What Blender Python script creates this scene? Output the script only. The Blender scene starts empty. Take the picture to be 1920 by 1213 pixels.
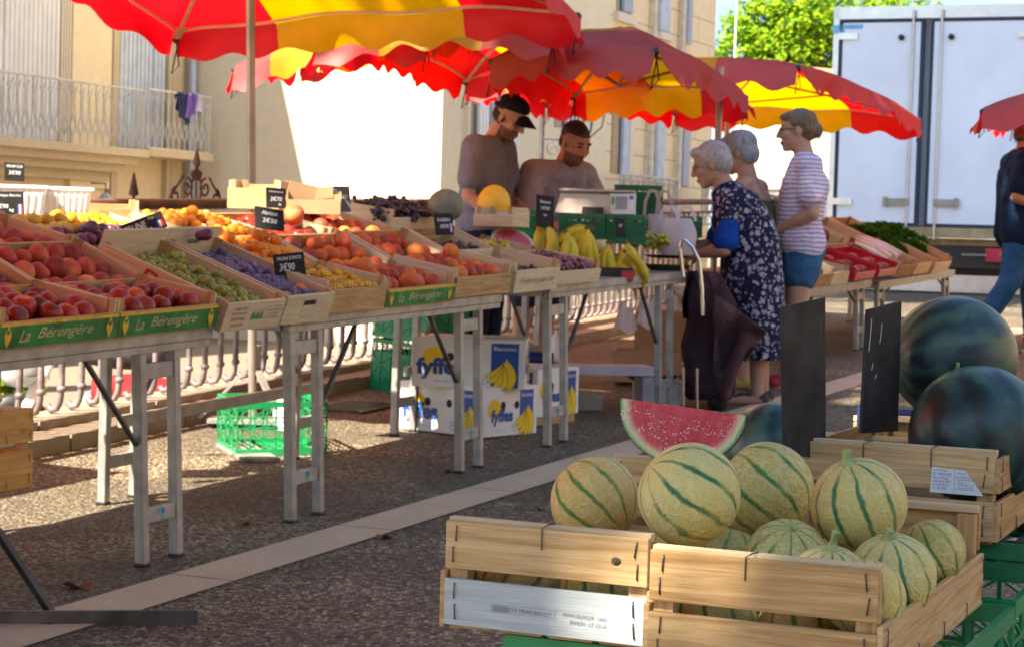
import bpy, bmesh, math, random
from mathutils import Vector, Matrix, noise as mnoise
random.seed(7)
sc = bpy.context.scene
COL = sc.collection

# ------------------------------------------------------------------ camera, sky, sun, exposure
FPX, CXP, CYP, SL, HC, CZ, K = 3733., 960., 606.5, .0297, 443., 1.2, .0275
ROLL = math.atan(SL); PITCH = math.atan2((CYP - HC) * math.cos(ROLL), FPX)
cam_d = bpy.data.cameras.new("camera"); cam = bpy.data.objects.new("camera", cam_d); COL.objects.link(cam)
cam_d.sensor_width = 36; cam_d.lens = FPX / 1920 * 36; cam_d.clip_end = 500; cam_d.clip_start = .05
cam.matrix_world = Matrix.Translation((0, 0, CZ)) @ Matrix.Rotation(math.pi / 2 - PITCH, 4, 'X') @ Matrix.Rotation(ROLL, 4, 'Z')
cam_d.dof.use_dof = True; cam_d.dof.focus_distance = 2.55; cam_d.dof.aperture_fstop = 21
sc.camera = cam

TX, TY = .39692, .91785                      # direction the stalls run in; N points behind the stalls
T2 = Vector((TX, TY, 0)); N2 = Vector((-TY, TX, 0))
SUN = Vector((T2 * -.85 + N2 * .27) + Vector((0, 0, 1.0))).normalized()
w = bpy.data.worlds.new("World"); sc.world = w; w.use_nodes = True
nt = w.node_tree; bg = nt.nodes['Background']
sky = nt.nodes.new('ShaderNodeTexSky'); sky.sky_type = 'NISHITA'; sky.sun_disc = False; sky.dust_density = .25; sky.ozone_density = 2.2
sky.sun_elevation = math.asin(SUN.z); sky.sun_rotation = math.atan2(SUN.x, SUN.y)
nt.links.new(sky.outputs[0], bg.inputs[0]); bg.inputs[1].default_value = .115
sl = bpy.data.lights.new("sun", 'SUN'); sl.energy = 5; sl.angle = math.radians(.5); sl.color = (1, .93, .82)
so = bpy.data.objects.new("sun", sl); COL.objects.link(so); so.rotation_euler = SUN.to_track_quat('Z', 'Y').to_euler()
so.location = SUN * 40
vs = sc.view_settings; vs.view_transform = 'Standard'; vs.look = 'None'; vs.gamma = 1; vs.use_curve_mapping = False
vs.exposure = 1.95
vs.use_white_balance = True; vs.white_balance_temperature = 7050; vs.white_balance_tint = 8
try: sc.cycles.use_denoising = True
except Exception: pass
sc.cycles.max_bounces = 8; sc.cycles.transparent_max_bounces = 16

# ------------------------------------------------------------------ pixel / stall geometry helpers
def ray(px, py):
    a = px - CXP; b = -(py - CYP); c, s = math.cos(ROLL), math.sin(ROLL)
    x = a * c - b * s; y = a * s + b * c
    return Vector((x, FPX * math.cos(PITCH) + y * math.sin(PITCH), -FPX * math.sin(PITCH) + y * math.cos(PITCH))) / FPX
def Pd(px, py, d):
    q = ray(px, py); return Vector((0, 0, CZ)) + q / q.y * d
def gz(x, y): return K * (TX * x + TY * y)
def G(px, py, h=0):
    q = ray(px, py); k = (CZ - h) / (K * (TX * q.x + TY * q.y) - q.z); return Vector((0, 0, CZ)) + q * k
OX, OY = -1.0814, 6.2050
def S(s, t, h=0):
    x = OX + TX * s + N2.x * t; y = OY + TY * s + N2.y * t
    return Vector((x, y, gz(x, y) + h))
T3 = Vector((TX, TY, K)).normalized(); N3 = N2.copy(); U3 = T3.cross(N3).normalized()
def frame(o, x, y, z=None):
    x = Vector(x); y = Vector(y); z = Vector(z) if z is not None else x.cross(y)
    return Matrix(((x.x, y.x, z.x, o[0]), (x.y, y.y, z.y, o[1]), (x.z, y.z, z.z, o[2]), (0, 0, 0, 1)))
def stall_frame(s, t, h, tilt=0, yaw=0):
    return frame(S(s, t, h), T3, N3, U3) @ Matrix.Rotation(yaw, 4, 'Z') @ Matrix.Rotation(tilt, 4, 'X')
def plane_hit(px, py, o, n):
    q = ray(px, py); c = Vector((0, 0, CZ)); return c + q * ((Vector(o) - c).dot(n) / q.dot(n))

# ------------------------------------------------------------------ mesh buffer
class MB:
    def __init__(self): self.v = []; self.f = []; self.m = []; self.uv = []; self.sm = []
    def add(self, vs, fs, mat=0, uvs=None, smooth=False, M=None):
        o = len(self.v)
        for p in vs:
            p = Vector(p)
            if M is not None: p = M @ p
            self.v.append(p[:])
        for i, f in enumerate(fs):
            self.f.append([o + k for k in f]); self.m.append(mat); self.sm.append(smooth)
            self.uv.append(uvs[i] if uvs else [(vs[k][0], vs[k][1]) for k in f])
        return self
    def box(self, c, s, mat=0, M=None):
        x, y, z = s[0] / 2, s[1] / 2, s[2] / 2
        vs = [(c[0] + i * x, c[1] + j * y, c[2] + k * z) for i in (-1, 1) for j in (-1, 1) for k in (-1, 1)]
        fs = [(0, 1, 3, 2), (4, 6, 7, 5), (0, 4, 5, 1), (2, 3, 7, 6), (0, 2, 6, 4), (1, 5, 7, 3)]
        L = max(range(3), key=lambda i: s[i]); ru, rv = random.random() * 7, random.random() * 7
        uvs = []
        for fi, f in enumerate(fs):
            ax = fi // 2; other = [a for a in range(3) if a != ax]
            if L in other: a = L; b = [q for q in other if q != L][0]
            else: a, b = other
            uvs.append([(vs[k][a] + ru, vs[k][b] + rv + fi * .37) for k in f])
        return self.add(vs, fs, mat, uvs, False, M)
    def bar(self, p, q, wx, wy, mat=0, up=(0, 0, 1)):
        p = Vector(p); q = Vector(q); z = (q - p); L = z.length; z.normalize(); u = Vector(up)
        if abs(z.dot(u)) > .98: u = Vector((1, 0, 0))
        x = u.cross(z).normalized(); y = z.cross(x)
        return self.box((0, 0, L / 2), (wx, wy, L), mat, frame(p, x, y, z))
    def tube(self, pts, r, n=8, mat=0, caps=True, closed=False, smooth=True):
        pts = [Vector(p) for p in pts]; N = len(pts); vs = []; fs = []; uvs = []
        rr = r if isinstance(r, (list, tuple)) else [r] * N
        prev = None; acc = 0
        for i, p in enumerate(pts):
            if closed: d = pts[(i + 1) % N] - pts[i - 1]
            else: d = pts[min(i + 1, N - 1)] - pts[max(i - 1, 0)]
            d.normalize()
            if prev is None:
                u = Vector((0, 0, 1)) if abs(d.z) < .9 else Vector((1, 0, 0))
                x = u.cross(d).normalized()
            else: x = (prev - d * prev.dot(d)).normalized()
            prev = x; y = d.cross(x)
            for k in range(n):
                a = 2 * math.pi * k / n; vs.append(p + (x * math.cos(a) + y * math.sin(a)) * rr[i])
        for i in range(N if closed else N - 1):
            j = (i + 1) % N
            for k in range(n):
                l = (k + 1) % n; fs.append((i * n + k, i * n + l, j * n + l, j * n + k))
                uvs.append([(i * .1, k * .05), (i * .1, k * .05 + .05), (i * .1 + .1, k * .05 + .05), (i * .1 + .1, k * .05)])
        self.add(vs, fs, mat, uvs, smooth)
        if caps and not closed:
            self.add(vs[:n], [list(range(n))[::-1]], mat); self.add(vs[-n:], [list(range(n))], mat)
        return self
    def lathe(self, prof, n=16, mat=0, M=None, smooth=True, sx=1, sy=1):
        vs = []; fs = []; uvs = []
        for r, z in prof:
            for k in range(n):
                a = 2 * math.pi * k / n; vs.append((r * math.cos(a) * sx, r * math.sin(a) * sy, z))
        for i in range(len(prof) - 1):
            for k in range(n):
                l = (k + 1) % n; fs.append((i * n + k, i * n + l, (i + 1) * n + l, (i + 1) * n + k))
                uvs.append([(k / n, i), ((k + 1) / n, i), ((k + 1) / n, i + 1), (k / n, i + 1)])
        return self.add(vs, fs, mat, uvs, smooth, M)
    def ball(self, c, r, nu=12, nv=8, mat=0, M=None, fn=None):
        if not isinstance(r, (tuple, list)): r = (r, r, r)
        vs = []; fs = []
        vs.append((0, 0, -1))
        for j in range(1, nv):
            t = math.pi * j / nv
            for i in range(nu):
                a = 2 * math.pi * i / nu; vs.append((math.sin(t) * math.cos(a), math.sin(t) * math.sin(a), -math.cos(t)))
        vs.append((0, 0, 1)); e = len(vs) - 1
        for i in range(nu):
            k = (i + 1) % nu; fs.append((0, 1 + k, 1 + i)); fs.append((e, e - nu + i, e - nu + k))
            for j in range(nv - 2):
                a = 1 + j * nu; fs.append((a + i, a + k, a + nu + k, a + nu + i))
        if fn: vs = [fn(Vector(p)) for p in vs]
        vs = [(c[0] + p[0] * r[0], c[1] + p[1] * r[1], c[2] + p[2] * r[2]) for p in vs]
        return self.add(vs, fs, mat, None, True, M)
    def prism(self, pts, z0, z1, mat=0, M=None, mtop=None):
        n = len(pts); vs = [(p[0], p[1], z0) for p in pts] + [(p[0], p[1], z1) for p in pts]
        fs = [list(range(n))[::-1], list(range(n, 2 * n))]; self.add(vs, [fs[0]], mat, None, False, M)
        self.add(vs, [fs[1]], mat if mtop is None else mtop, None, False, M)
        for i in range(n):
            j = (i + 1) % n; self.add(vs, [(i, j, n + j, n + i)], mat, None, False, M)
        return self
    def grid(self, fn, nu, nv, mat=0, smooth=True, matfn=None, M=None):
        vs = [fn(i / nu, j / nv) for j in range(nv + 1) for i in range(nu + 1)]; W = nu + 1
        for j in range(nv):
            for i in range(nu):
                pass
        fs = [(j * W + i, j * W + i + 1, (j + 1) * W + i + 1, (j + 1) * W + i) for j in range(nv) for i in range(nu)]
        uvs = [[(i / nu, j / nv), ((i + 1) / nu, j / nv), ((i + 1) / nu, (j + 1) / nv), (i / nu, (j + 1) / nv)] for j in range(nv) for i in range(nu)]
        o = len(self.f); self.add(vs, fs, mat, uvs, smooth, M)
        if matfn:
            k = o
            for j in range(nv):
                for i in range(nu): self.m[k] = matfn((i + .5) / nu, (j + .5) / nv); k += 1
        return self
    def mesh(self, name, mats):
        me = bpy.data.meshes.new(name); me.from_pydata(self.v, [], self.f); me.update()
        me.polygons.foreach_set('material_index', self.m); me.polygons.foreach_set('use_smooth', self.sm)
        ul = me.uv_layers.new(name='UVMap'); flat = []
        for u in self.uv:
            for q in u: flat += [q[0], q[1]]
        ul.data.foreach_set('uv', flat)
        for m in (mats if isinstance(mats, (list, tuple)) else [mats]): me.materials.append(m)
        me.update(); return me
    def build(self, name, mats, parent=None, M=None, bevel=0, label=None):
        return put(name, self.mesh(name, mats), parent, M, bevel, label)
def put(name, me, parent=None, M=None, bevel=0, label=None):
    o = bpy.data.objects.new(name, me); COL.objects.link(o)
    if parent is not None: o.parent = parent
    if M is not None: o.matrix_local = M
    if bevel:
        b = o.modifiers.new('bevel', 'BEVEL'); b.width = bevel; b.segments = 2; b.limit_method = 'ANGLE'
    if label: o['label'] = label
    return o
def tag(o, label=None, cat=None, group=None, kind=None):
    if label: o['label'] = label
    if cat: o['category'] = cat
    if group: o['group'] = group
    if kind: o['kind'] = kind
    return o
def thing(name, label, cat, M=None, group=None):
    o = bpy.data.objects.new(name, None); COL.objects.link(o); o.empty_display_size = .05
    if M is not None: o.matrix_world = M
    return tag(o, label, cat, group)
def copy_tree(o, M=None, parent=None, label=None, group=None):
    c = o.copy(); COL.objects.link(c)
    if parent is not None: c.parent = parent
    if M is not None: c.matrix_local = M
    if label: c['label'] = label
    if group: c['group'] = group
    for ch in list(o.children): copy_tree(ch, ch.matrix_local.copy(), c)
    return c
def tr(x, y, z): return Matrix.Translation((x, y, z))
def RX(a): return Matrix.Rotation(a, 4, 'X')
def RY(a): return Matrix.Rotation(a, 4, 'Y')
def RZ(a): return Matrix.Rotation(a, 4, 'Z')
_TXT = {}
def text_geo(s, shear=0, bold=0):
    k = (s, shear, bold)
    if k not in _TXT:
        cu = bpy.data.curves.new('tmp', 'FONT'); cu.body = s; cu.shear = shear; cu.offset = bold; cu.resolution_u = 3; cu.size = 1
        cu.align_x = 'CENTER'; cu.align_y = 'CENTER'
        o = bpy.data.objects.new('tmp', cu); COL.objects.link(o)
        dg = bpy.context.evaluated_depsgraph_get(); me = bpy.data.meshes.new_from_object(o.evaluated_get(dg))
        vs = [v.co[:] for v in me.vertices]; fs = [list(p.vertices) for p in me.polygons]
        xs = [v[0] for v in vs] or [0]; wd = max(xs) - min(xs); cx = (max(xs) + min(xs)) / 2
        ys = [v[1] for v in vs] or [0]; cy = (max(ys) + min(ys)) / 2
        vs = [(v[0] - cx, v[1] - cy, 0) for v in vs]
        bpy.data.objects.remove(o); bpy.data.curves.remove(cu); bpy.data.meshes.remove(me)
        _TXT[k] = (vs, fs, wd, max(ys) - min(ys))
    return _TXT[k]
def put_text(mb, s, M, width=None, height=None, mat=0, shear=0, bold=0):
    vs, fs, wd, ht = text_geo(s, shear, bold)
    if width and height: sx, sy = width / wd, height / ht
    elif width: sx = sy = width / wd
    else: sx = sy = height / ht
    mb.add([(v[0] * sx, v[1] * sy, 0) for v in vs], fs, mat, None, False, M)

# ------------------------------------------------------------------ materials
def newmat(name):
    m = bpy.data.materials.new(name); m.use_nodes = True; t = m.node_tree; b = t.nodes['Principled BSDF']; return m, t, b
def nd(t, kind, **kw):
    n = t.nodes.new(kind)
    for k, v in kw.items(): setattr(n, k, v)
    return n
def ramp(t, src, stops):
    r = t.nodes.new('ShaderNodeValToRGB'); e = r.color_ramp.elements
    while len(e) < len(stops): e.new(.5)
    for i, (p, c) in enumerate(stops): e[i].position = p; e[i].color = (*c, 1) if len(c) == 3 else c
    t.links.new(src, r.inputs[0]); return r.outputs[0]
def mixc(t, fac, a, b, mode='MIX'):
    n = t.nodes.new('ShaderNodeMix'); n.data_type = 'RGBA'; n.blend_type = mode
    for i, x in ((0, fac), (6, a), (7, b)):
        if hasattr(x, 'is_linked') or hasattr(x, 'links'): t.links.new(x, n.inputs[i])
        else: n.inputs[i].default_value = (*x, 1) if isinstance(x, (tuple, list)) and len(x) == 3 else x
    return n.outputs[2]
def math_(t, op, a, b=0, c=None, clamp=False):
    n = t.nodes.new('ShaderNodeMath'); n.operation = op; n.use_clamp = clamp
    for i, x in enumerate((a, b, c)):
        if x is None: continue
        if hasattr(x, 'is_linked'): t.links.new(x, n.inputs[i])
        else: n.inputs[i].default_value = x
    return n.outputs[0]
def ocoord(t, rnd=True, which='Object'):
    c = t.nodes.new('ShaderNodeTexCoord').outputs[which]
    if not rnd: return c
    i = t.nodes.new('ShaderNodeObjectInfo').outputs['Random']
    a = t.nodes.new('ShaderNodeVectorMath'); a.operation = 'ADD'; t.links.new(c, a.inputs[0])
    k = math_(t, 'MULTIPLY', i, 37.); t.links.new(k, a.inputs[1]); return a.outputs[0]
def noise(t, vec, scale, detail=4, rough=.55, dist=0, out='Fac'):
    n = t.nodes.new('ShaderNodeTexNoise'); n.inputs['Scale'].default_value = scale; n.inputs['Detail'].default_value = detail
    n.inputs['Roughness'].default_value = rough; n.inputs['Distortion'].default_value = dist
    t.links.new(vec, n.inputs['Vector']); return n.outputs[out]
def bump(t, b, h, strength=.3, dist=.01):
    n = t.nodes.new('ShaderNodeBump'); n.inputs['Strength'].default_value = strength; n.inputs['Distance'].default_value = dist
    t.links.new(h, n.inputs['Height']); t.links.new(n.outputs[0], b.inputs['Normal'])
_M = {}
def pmat(name, col, rough=.6, metal=0, var=.18, scale=6, bmp=0, bscale=60, col2=None, spec=.5):
    if name in _M: return _M[name]
    m, t, b = newmat(name); v = ocoord(t)
    f = noise(t, v, scale, 5)
    c2 = col2 or tuple(max(0, c * (1 - var * 1.6)) for c in col); c1 = tuple(min(1, c * (1 + var * .6)) for c in col)
    t.links.new(ramp(t, f, [(.3, c2), (.7, c1)]), b.inputs['Base Color'])
    b.inputs['Roughness'].default_value = rough; b.inputs['Metallic'].default_value = metal
    b.inputs['Specular IOR Level'].default_value = spec
    if bmp: bump(t, b, noise(t, v, bscale, 3), bmp, .004)
    _M[name] = m; return m
def fabric(name, outer, inner, trans=.4, scale=7):
    m, t, b = newmat(name); v = ocoord(t)
    geo = t.nodes.new('ShaderNodeNewGeometry').outputs['Backfacing']
    f = noise(t, v, scale, 4)
    o2 = tuple(c * .82 for c in outer); i2 = tuple(c * .85 for c in inner)
    ca = ramp(t, f, [(.3, o2), (.7, outer)]); cb = ramp(t, f, [(.3, i2), (.7, inner)])
    c = mixc(t, geo, ca, cb)
    t.nodes.remove(b); d = t.nodes.new('ShaderNodeBsdfDiffuse'); tl = t.nodes.new('ShaderNodeBsdfTranslucent')
    t.links.new(c, d.inputs[0]); t.links.new(cb, tl.inputs[0])
    mx = t.nodes.new('ShaderNodeMixShader'); mx.inputs[0].default_value = trans
    t.links.new(d.outputs[0], mx.inputs[1]); t.links.new(tl.outputs[0], mx.inputs[2])
    gl = t.nodes.new('ShaderNodeBsdfGlossy'); gl.inputs['Roughness'].default_value = .55
    m2 = t.nodes.new('ShaderNodeMixShader'); m2.inputs[0].default_value = .03
    t.links.new(mx.outputs[0], m2.inputs[1]); t.links.new(gl.outputs[0], m2.inputs[2])
    t.links.new(m2.outputs[0], t.nodes['Material Output'].inputs[0])
    bp = t.nodes.new('ShaderNodeBump'); bp.inputs['Strength'].default_value = .5; bp.inputs['Distance'].default_value = .03
    t.links.new(noise(t, v, 5, 3), bp.inputs['Height'])
    t.links.new(bp.outputs[0], d.inputs['Normal'])
    return m
def wood(name, light, dark, knots=True, rough=.7, grain=1.):
    m, t, b = newmat(name); uv = t.nodes.new('ShaderNodeUVMap').outputs[0]
    oi = t.nodes.new('ShaderNodeObjectInfo').outputs['Random']
    ad = t.nodes.new('ShaderNodeVectorMath'); ad.operation = 'ADD'; t.links.new(uv, ad.inputs[0]); t.links.new(math_(t, 'MULTIPLY', oi, 13.), ad.inputs[1])
    mp = t.nodes.new('ShaderNodeMapping'); mp.inputs['Scale'].default_value = (1.6, 26, 1); t.links.new(ad.outputs[0], mp.inputs[0])
    g1 = noise(t, mp.outputs[0], 2.2 * grain, 6, .6, 1.2)
    mp2 = t.nodes.new('ShaderNodeMapping'); mp2.inputs['Scale'].default_value = (6, 240, 1); t.links.new(ad.outputs[0], mp2.inputs[0])
    g2 = noise(t, mp2.outputs[0], 2.2, 3, .7)
    big = noise(t, ad.outputs[0], 5, 3)
    c = ramp(t, g1, [(.32, dark), (.5, tuple((a + d) / 2 for a, d in zip(light, dark))), (.66, light)])
    c = mixc(t, .28, c, ramp(t, g2, [(.3, tuple(x * .55 for x in dark)), (.7, tuple(min(1, x * 1.12) for x in light))]))
    c = mixc(t, math_(t, 'MULTIPLY', big, .5), c, mixc(t, .5, c, (.62, .56, .47), 'MULTIPLY'))
    if knots:
        mk = t.nodes.new('ShaderNodeMapping'); mk.inputs['Scale'].default_value = (5.5, 15, 1); t.links.new(ad.outputs[0], mk.inputs[0])
        vo = t.nodes.new('ShaderNodeTexVoronoi'); vo.inputs['Scale'].default_value = 1.; t.links.new(mk.outputs[0], vo.inputs['Vector'])
        km = ramp(t, vo.outputs['Distance'], [(.05, (1, 1, 1)), (.13, (0, 0, 0))])
        rare = math_(t, 'GREATER_THAN', nd(t, 'ShaderNodeSeparateColor').outputs[0], .72)
        sp = rare.node.inputs[0].links[0].from_node; t.links.new(vo.outputs['Color'], sp.inputs[0])
        c = mixc(t, math_(t, 'MULTIPLY', km, math_(t, 'MULTIPLY', rare, .8)), c, tuple(x * .35 for x in dark))
    t.links.new(c, b.inputs['Base Color']); b.inputs['Roughness'].default_value = rough; b.inputs['Specular IOR Level'].default_value = .25
    bump(t, b, g2, .25, .002); return m
WOOD = wood('pale crate wood', (.64, .42, .20), (.28, .14, .05))
WOODL = wood('white poplar wood', (.72, .57, .37), (.52, .37, .20), knots=False)
WOODF = wood('poplar melon crate wood', (.72, .51, .27), (.36, .20, .075))
WOODY = wood('yellow pine wood', (.64, .38, .11), (.38, .18, .05))
SKYTINTWOOD = wood('sky tinted pale slat', (.52, .57, .58), (.36, .40, .41))  # pale wood with the sky's reflection painted into its colour
PALEWOOD = wood('bleached poplar wood', (.72, .60, .41), (.54, .41, .25))
GALV = pmat('galvanised steel', (.37, .355, .335), .5, .4, .2, 14, .1, 90)
DARKSTEEL = pmat('dark painted steel', (.045, .045, .045), .5, .5, .3, 12, .15, 80)
RUST = pmat('brown painted iron', (.16, .085, .07), .6, .3, .35, 9, .2, 60)
CHROME = pmat('chromed tube', (.7, .7, .72), .18, 1, .05)
WHITEPL = pmat('white plastic', (.82, .82, .82), .4, 0, .05)
BLACK = pmat('black plastic', (.02, .02, .022), .45, 0, .2)
SLATE = pmat('slate board', (.012, .012, .013), .7, 0, .5, 18, .1, 120, (.028, .027, .027), .2)
CHALK = pmat('chalk', (.75, .75, .72), .9, 0, .1)
GREENPL = pmat('green crate plastic', (.005, .27, .09), .38, 0, .15, 9)
DGREENPL = pmat('dark green crate plastic', (.006, .16, .06), .4, 0, .2, 9)
CREAM_WEB = pmat('cream webbing', (.66, .48, .33), .8, 0, .1)
def ground_mat():
    m, t, b = newmat('exposed aggregate paving'); v = ocoord(t, False)
    vo = nd(t, 'ShaderNodeTexVoronoi'); vo.inputs['Scale'].default_value = 80; t.links.new(v, vo.inputs['Vector'])
    sp = t.nodes.new('ShaderNodeSeparateColor'); t.links.new(vo.outputs['Color'], sp.inputs[0])
    c = ramp(t, sp.outputs[0], [(0, (.055, .036, .020)), (.22, (.14, .098, .056)), (.5, (.245, .18, .105)), (.8, (.39, .31, .20)), (.97, (.66, .57, .43))])
    big = noise(t, v, 1.3, 5); c = mixc(t, ramp(t, big, [(.35, (.0, .0, .0)), (.75, (.55, .55, .55))]), c, (.070, .056, .036))
    gap = ramp(t, vo.outputs['Distance'], [(.35, (0, 0, 0)), (.75, (1, 1, 1))])
    c = mixc(t, math_(t, 'MULTIPLY', gap, .72), c, (.032, .026, .017))
    pt = noise(t, v, .55, 6, .65, .8); c = mixc(t, ramp(t, pt, [(.46, (0, 0, 0)), (.54, (.45, .45, .45))]), c, (.06, .05, .038))
    sp_ = noise(t, v, 3.1, 5, .7); c = mixc(t, ramp(t, sp_, [(.66, (0, 0, 0)), (.74, (.35, .35, .35))]), c, (.34, .29, .22))  # pale spots painted into the colour as dapples of light
    t.links.new(c, b.inputs['Base Color']); b.inputs['Roughness'].default_value = .75; b.inputs['Specular IOR Level'].default_value = .35
    bump(t, b, math_(t, 'MULTIPLY', vo.outputs['Distance'], -1.), .9, .012); return m
def plaster(name, col, stain, sc_=.6, joints=None, rough=.9, patches=.5):
    m, t, b = newmat(name); v = ocoord(t, False)
    f = noise(t, v, sc_, 6, .62); g = noise(t, v, sc_ * 14, 4)
    c = mixc(t, ramp(t, f, [(.42, (0, 0, 0)), (.72, (patches,) * 3)]), col, stain)
    c = mixc(t, .25, c, ramp(t, g, [(.3, tuple(x * .75 for x in col)), (.7, tuple(min(1, x * 1.1) for x in col))]))
    if joints:
        sx = t.nodes.new('ShaderNodeSeparateXYZ'); t.links.new(v, sx.inputs[0]); cx = t.nodes.new('ShaderNodeCombineXYZ')
        t.links.new(sx.outputs[0], cx.inputs[0]); t.links.new(sx.outputs[2], cx.inputs[1])
        br = t.nodes.new('ShaderNodeTexBrick'); br.inputs['Scale'].default_value = 1; br.inputs['Mortar Size'].default_value = .012
        br.inputs['Brick Width'].default_value = joints[0]; br.inputs['Row Height'].default_value = joints[1]; br.inputs['Mortar Smooth'].default_value = .2
        t.links.new(cx.outputs[0], br.inputs['Vector'])
        c = mixc(t, math_(t, 'MULTIPLY', br.outputs['Fac'], .7), c, tuple(x * .55 for x in stain))
    t.links.new(c, b.inputs['Base Color']); b.inputs['Roughness'].default_value = rough; bump(t, b, g, .2, .01); return m
# ================================================================== the setting
def struct(name, mb, mats, M=None): return tag(mb.build(name, mats, None, M), kind='structure')
RAILT = lambda s: 1.77 + .05 * (s - 1.7)
gm = MB()
gm.add([S(-14, -40, 0), S(34, -40, 0), S(34, RAILT(34) + .12, 0), S(-14, RAILT(-14) + .12, 0)], [(0, 1, 2, 3)])
struct('ground', gm, ground_mat())
st = MB(); st.add([(-140, -60, -.32), (170, -60, -.32), (170, 260, -.32), (-140, 260, -.32)], [(0, 1, 2, 3)])
struct('street', st, plaster('pale street paving', (.21, .165, .12), (.15, .115, .085), .5))
def sky_mat():
    m, t, b = newmat('summer sky with thin cloud'); t.nodes.remove(b); v = ocoord(t, False); sp = t.nodes.new('ShaderNodeSeparateXYZ'); t.links.new(v, sp.inputs[0])
    g = ramp(t, math_(t, 'DIVIDE', sp.outputs[2], 110.), [(.0, (.36, .50, .62)), (.14, (.20, .36, .56)), (.5, (.10, .22, .46))]); mp = t.nodes.new('ShaderNodeMapping'); mp.inputs['Scale'].default_value = (.012, .012, .04); t.links.new(v, mp.inputs[0])
    c = mixc(t, ramp(t, noise(t, mp.outputs[0], 1.6, 7, .6), [(.46, (0, 0, 0)), (.68, (.9, .9, .9))]), g, (.62, .66, .70)); e = t.nodes.new('ShaderNodeEmission'); t.links.new(c, e.inputs[0]); e.inputs[1].default_value = .62; t.links.new(e.outputs[0], t.nodes['Material Output'].inputs[0]); return m
skm = MB(); skm.grid(lambda u, v: (260 * math.sin((u - .5) * 2.2) * math.cos(v * .5 - .03), 260 * math.cos((u - .5) * 2.2) * math.cos(v * .5 - .03), 260 * math.sin(v * .5 - .03)), 32, 10)
struct('sky', skm, sky_mat())
stone = plaster('pale paving stone', (.58, .44, .30), (.30, .21, .14), 2.6, rough=.7)
sb = MB()
for k in range(16):
    a, b2 = -3.2 + k * 1.02, -3.2 + k * 1.02 + 1.013
    sb.add([S(a, -.14 - .025 * a, .004), S(a, -.36 - .025 * a, .004), S(b2, -.36 - .025 * b2, .004), S(b2, -.14 - .025 * b2, .004)], [(0, 1, 2, 3)])
struct('paving_strip', sb, stone)
kb = MB()
for k in range(24):
    a = -5 + k * 1.0; b2 = a + .985
    for (t0, t1, z0, z1) in ((0, .17, -.05, .075), (.172, .40, -.3, .115)):
        p = [S(a, RAILT(a) + t0, 0), S(b2, RAILT(b2) + t0, 0), S(b2, RAILT(b2) + t1, 0), S(a, RAILT(a) + t1, 0)]
        vs = [q + Vector((0, 0, z0)) for q in p] + [q + Vector((0, 0, z1 + random.uniform(-.004, .004))) for q in p]
        kb.add(vs, [(4, 5, 6, 7), (0, 1, 5, 4), (1, 2, 6, 5), (2, 3, 7, 6), (3, 0, 4, 7)])
struct('kerb', kb, plaster('kerb stone', (.30, .235, .17), (.19, .135, .095), 3, rough=.8))
# drain grid let into the paving
dg_ = thing('drain_grate', 'flat steel drain grate set in the paving between green crate and banana boxes', 'drain', stall_frame(4.15, 1.52, .006))
mb = MB()
for k in range(12): mb.box((-.22 + k * .04, 0, .004), (.012, .3, .008))
mb.box((0, .16, .004), (.5, .02, .009)); mb.box((0, -.16, .004), (.5, .02, .009))
mb.build('grating', DARKSTEEL, dg_)

# ------------------------------------------------------------------ iron railing on the plaza edge
rl = thing('railing', 'brown iron railing with curled bar feet along the plaza edge behind the stall', 'railing', tr(*S(0, RAILT(0) + .24, .115)))
inv = rl.matrix_world.inverted()
RP = lambda s, dt, h: inv @ S(s, RAILT(s) + .24 + dt, .115 + h)
mb = MB(); mb.tube([RP(-4, 0, .96), RP(18, 0, .96)], .028, 8); mb.build('top_rail', RUST, rl)
mb = MB(); mb.tube([RP(-4, 0, .86), RP(18, 0, .86)], .014, 6); mb.build('middle_rail', RUST, rl)
mb = MB(); b0 = [RP(3, 0, .86), RP(3, 0, .12), RP(3, .008, .06), RP(3, .025, .028), RP(3, .055, .02), RP(3, .075, .04)]
o0 = b0[0].copy()
mb.tube([p - o0 for p in b0], .0155, 8)
mb.lathe([(.015, -.014), (.022, -.009), (.023, 0), (.022, .009), (.015, .014)], 8, 0, tr(*(b0[1] - o0)))
BAL = mb.mesh('baluster', pmat('faded mauve painted iron', (.24, .19, .185), .5, .2, .35, 12, .2, 60))
s = -1.2
while s < 13.2:
    put('baluster', BAL, rl, tr(*RP(s, 0, .86))); s += .165
mb = MB()                                                         # scrolled finial crest on the gate in the railing
def scroll(cx, cz, r, turns, sgn, a0):
    pts = []
    for i in range(26):
        q = i / 25; a = a0 + sgn * q * turns * 2 * math.pi; rr = r * (1 - .8 * q)
        pts.append((cx + rr * math.cos(a), 0, cz + rr * math.sin(a)))
    return pts
for sg in (1, -1):
    mb.tube(scroll(sg * .09, .10, .055, 1.3, sg, math.pi / 2), .007, 6)
    mb.tube(scroll(sg * .20, .055, .045, 1.2, -sg, math.pi / 2), .007, 6)
    mb.tube([(sg * .03, 0, 0), (sg * .055, 0, .10), (sg * .02, 0, .19), (0, 0, .21)], .007, 6)
    mb.tube([(sg * .28, 0, .0), (sg * .25, 0, .05), (sg * .19, 0, .10), (sg * .13, 0, .16)], .007, 6)
    mb.tube(scroll(sg * .035, .17, .03, 1.1, -sg, -math.pi / 2), .006, 6)
mb.lathe([(.005, .2), (.022, .235), (.004, .31)], 6); mb.lathe([(.014, 0), (.014, .03), (.006, .05), (.006, .2)], 6)
cp = Pd(367, 388, 10.75)
mb.build('finial_crest', RUST, rl, inv @ frame(cp, T2, N2))
mb = MB(); mb.lathe([(.008, 0), (.008, .05), (.026, .06), (.004, .17)], 8)
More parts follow.
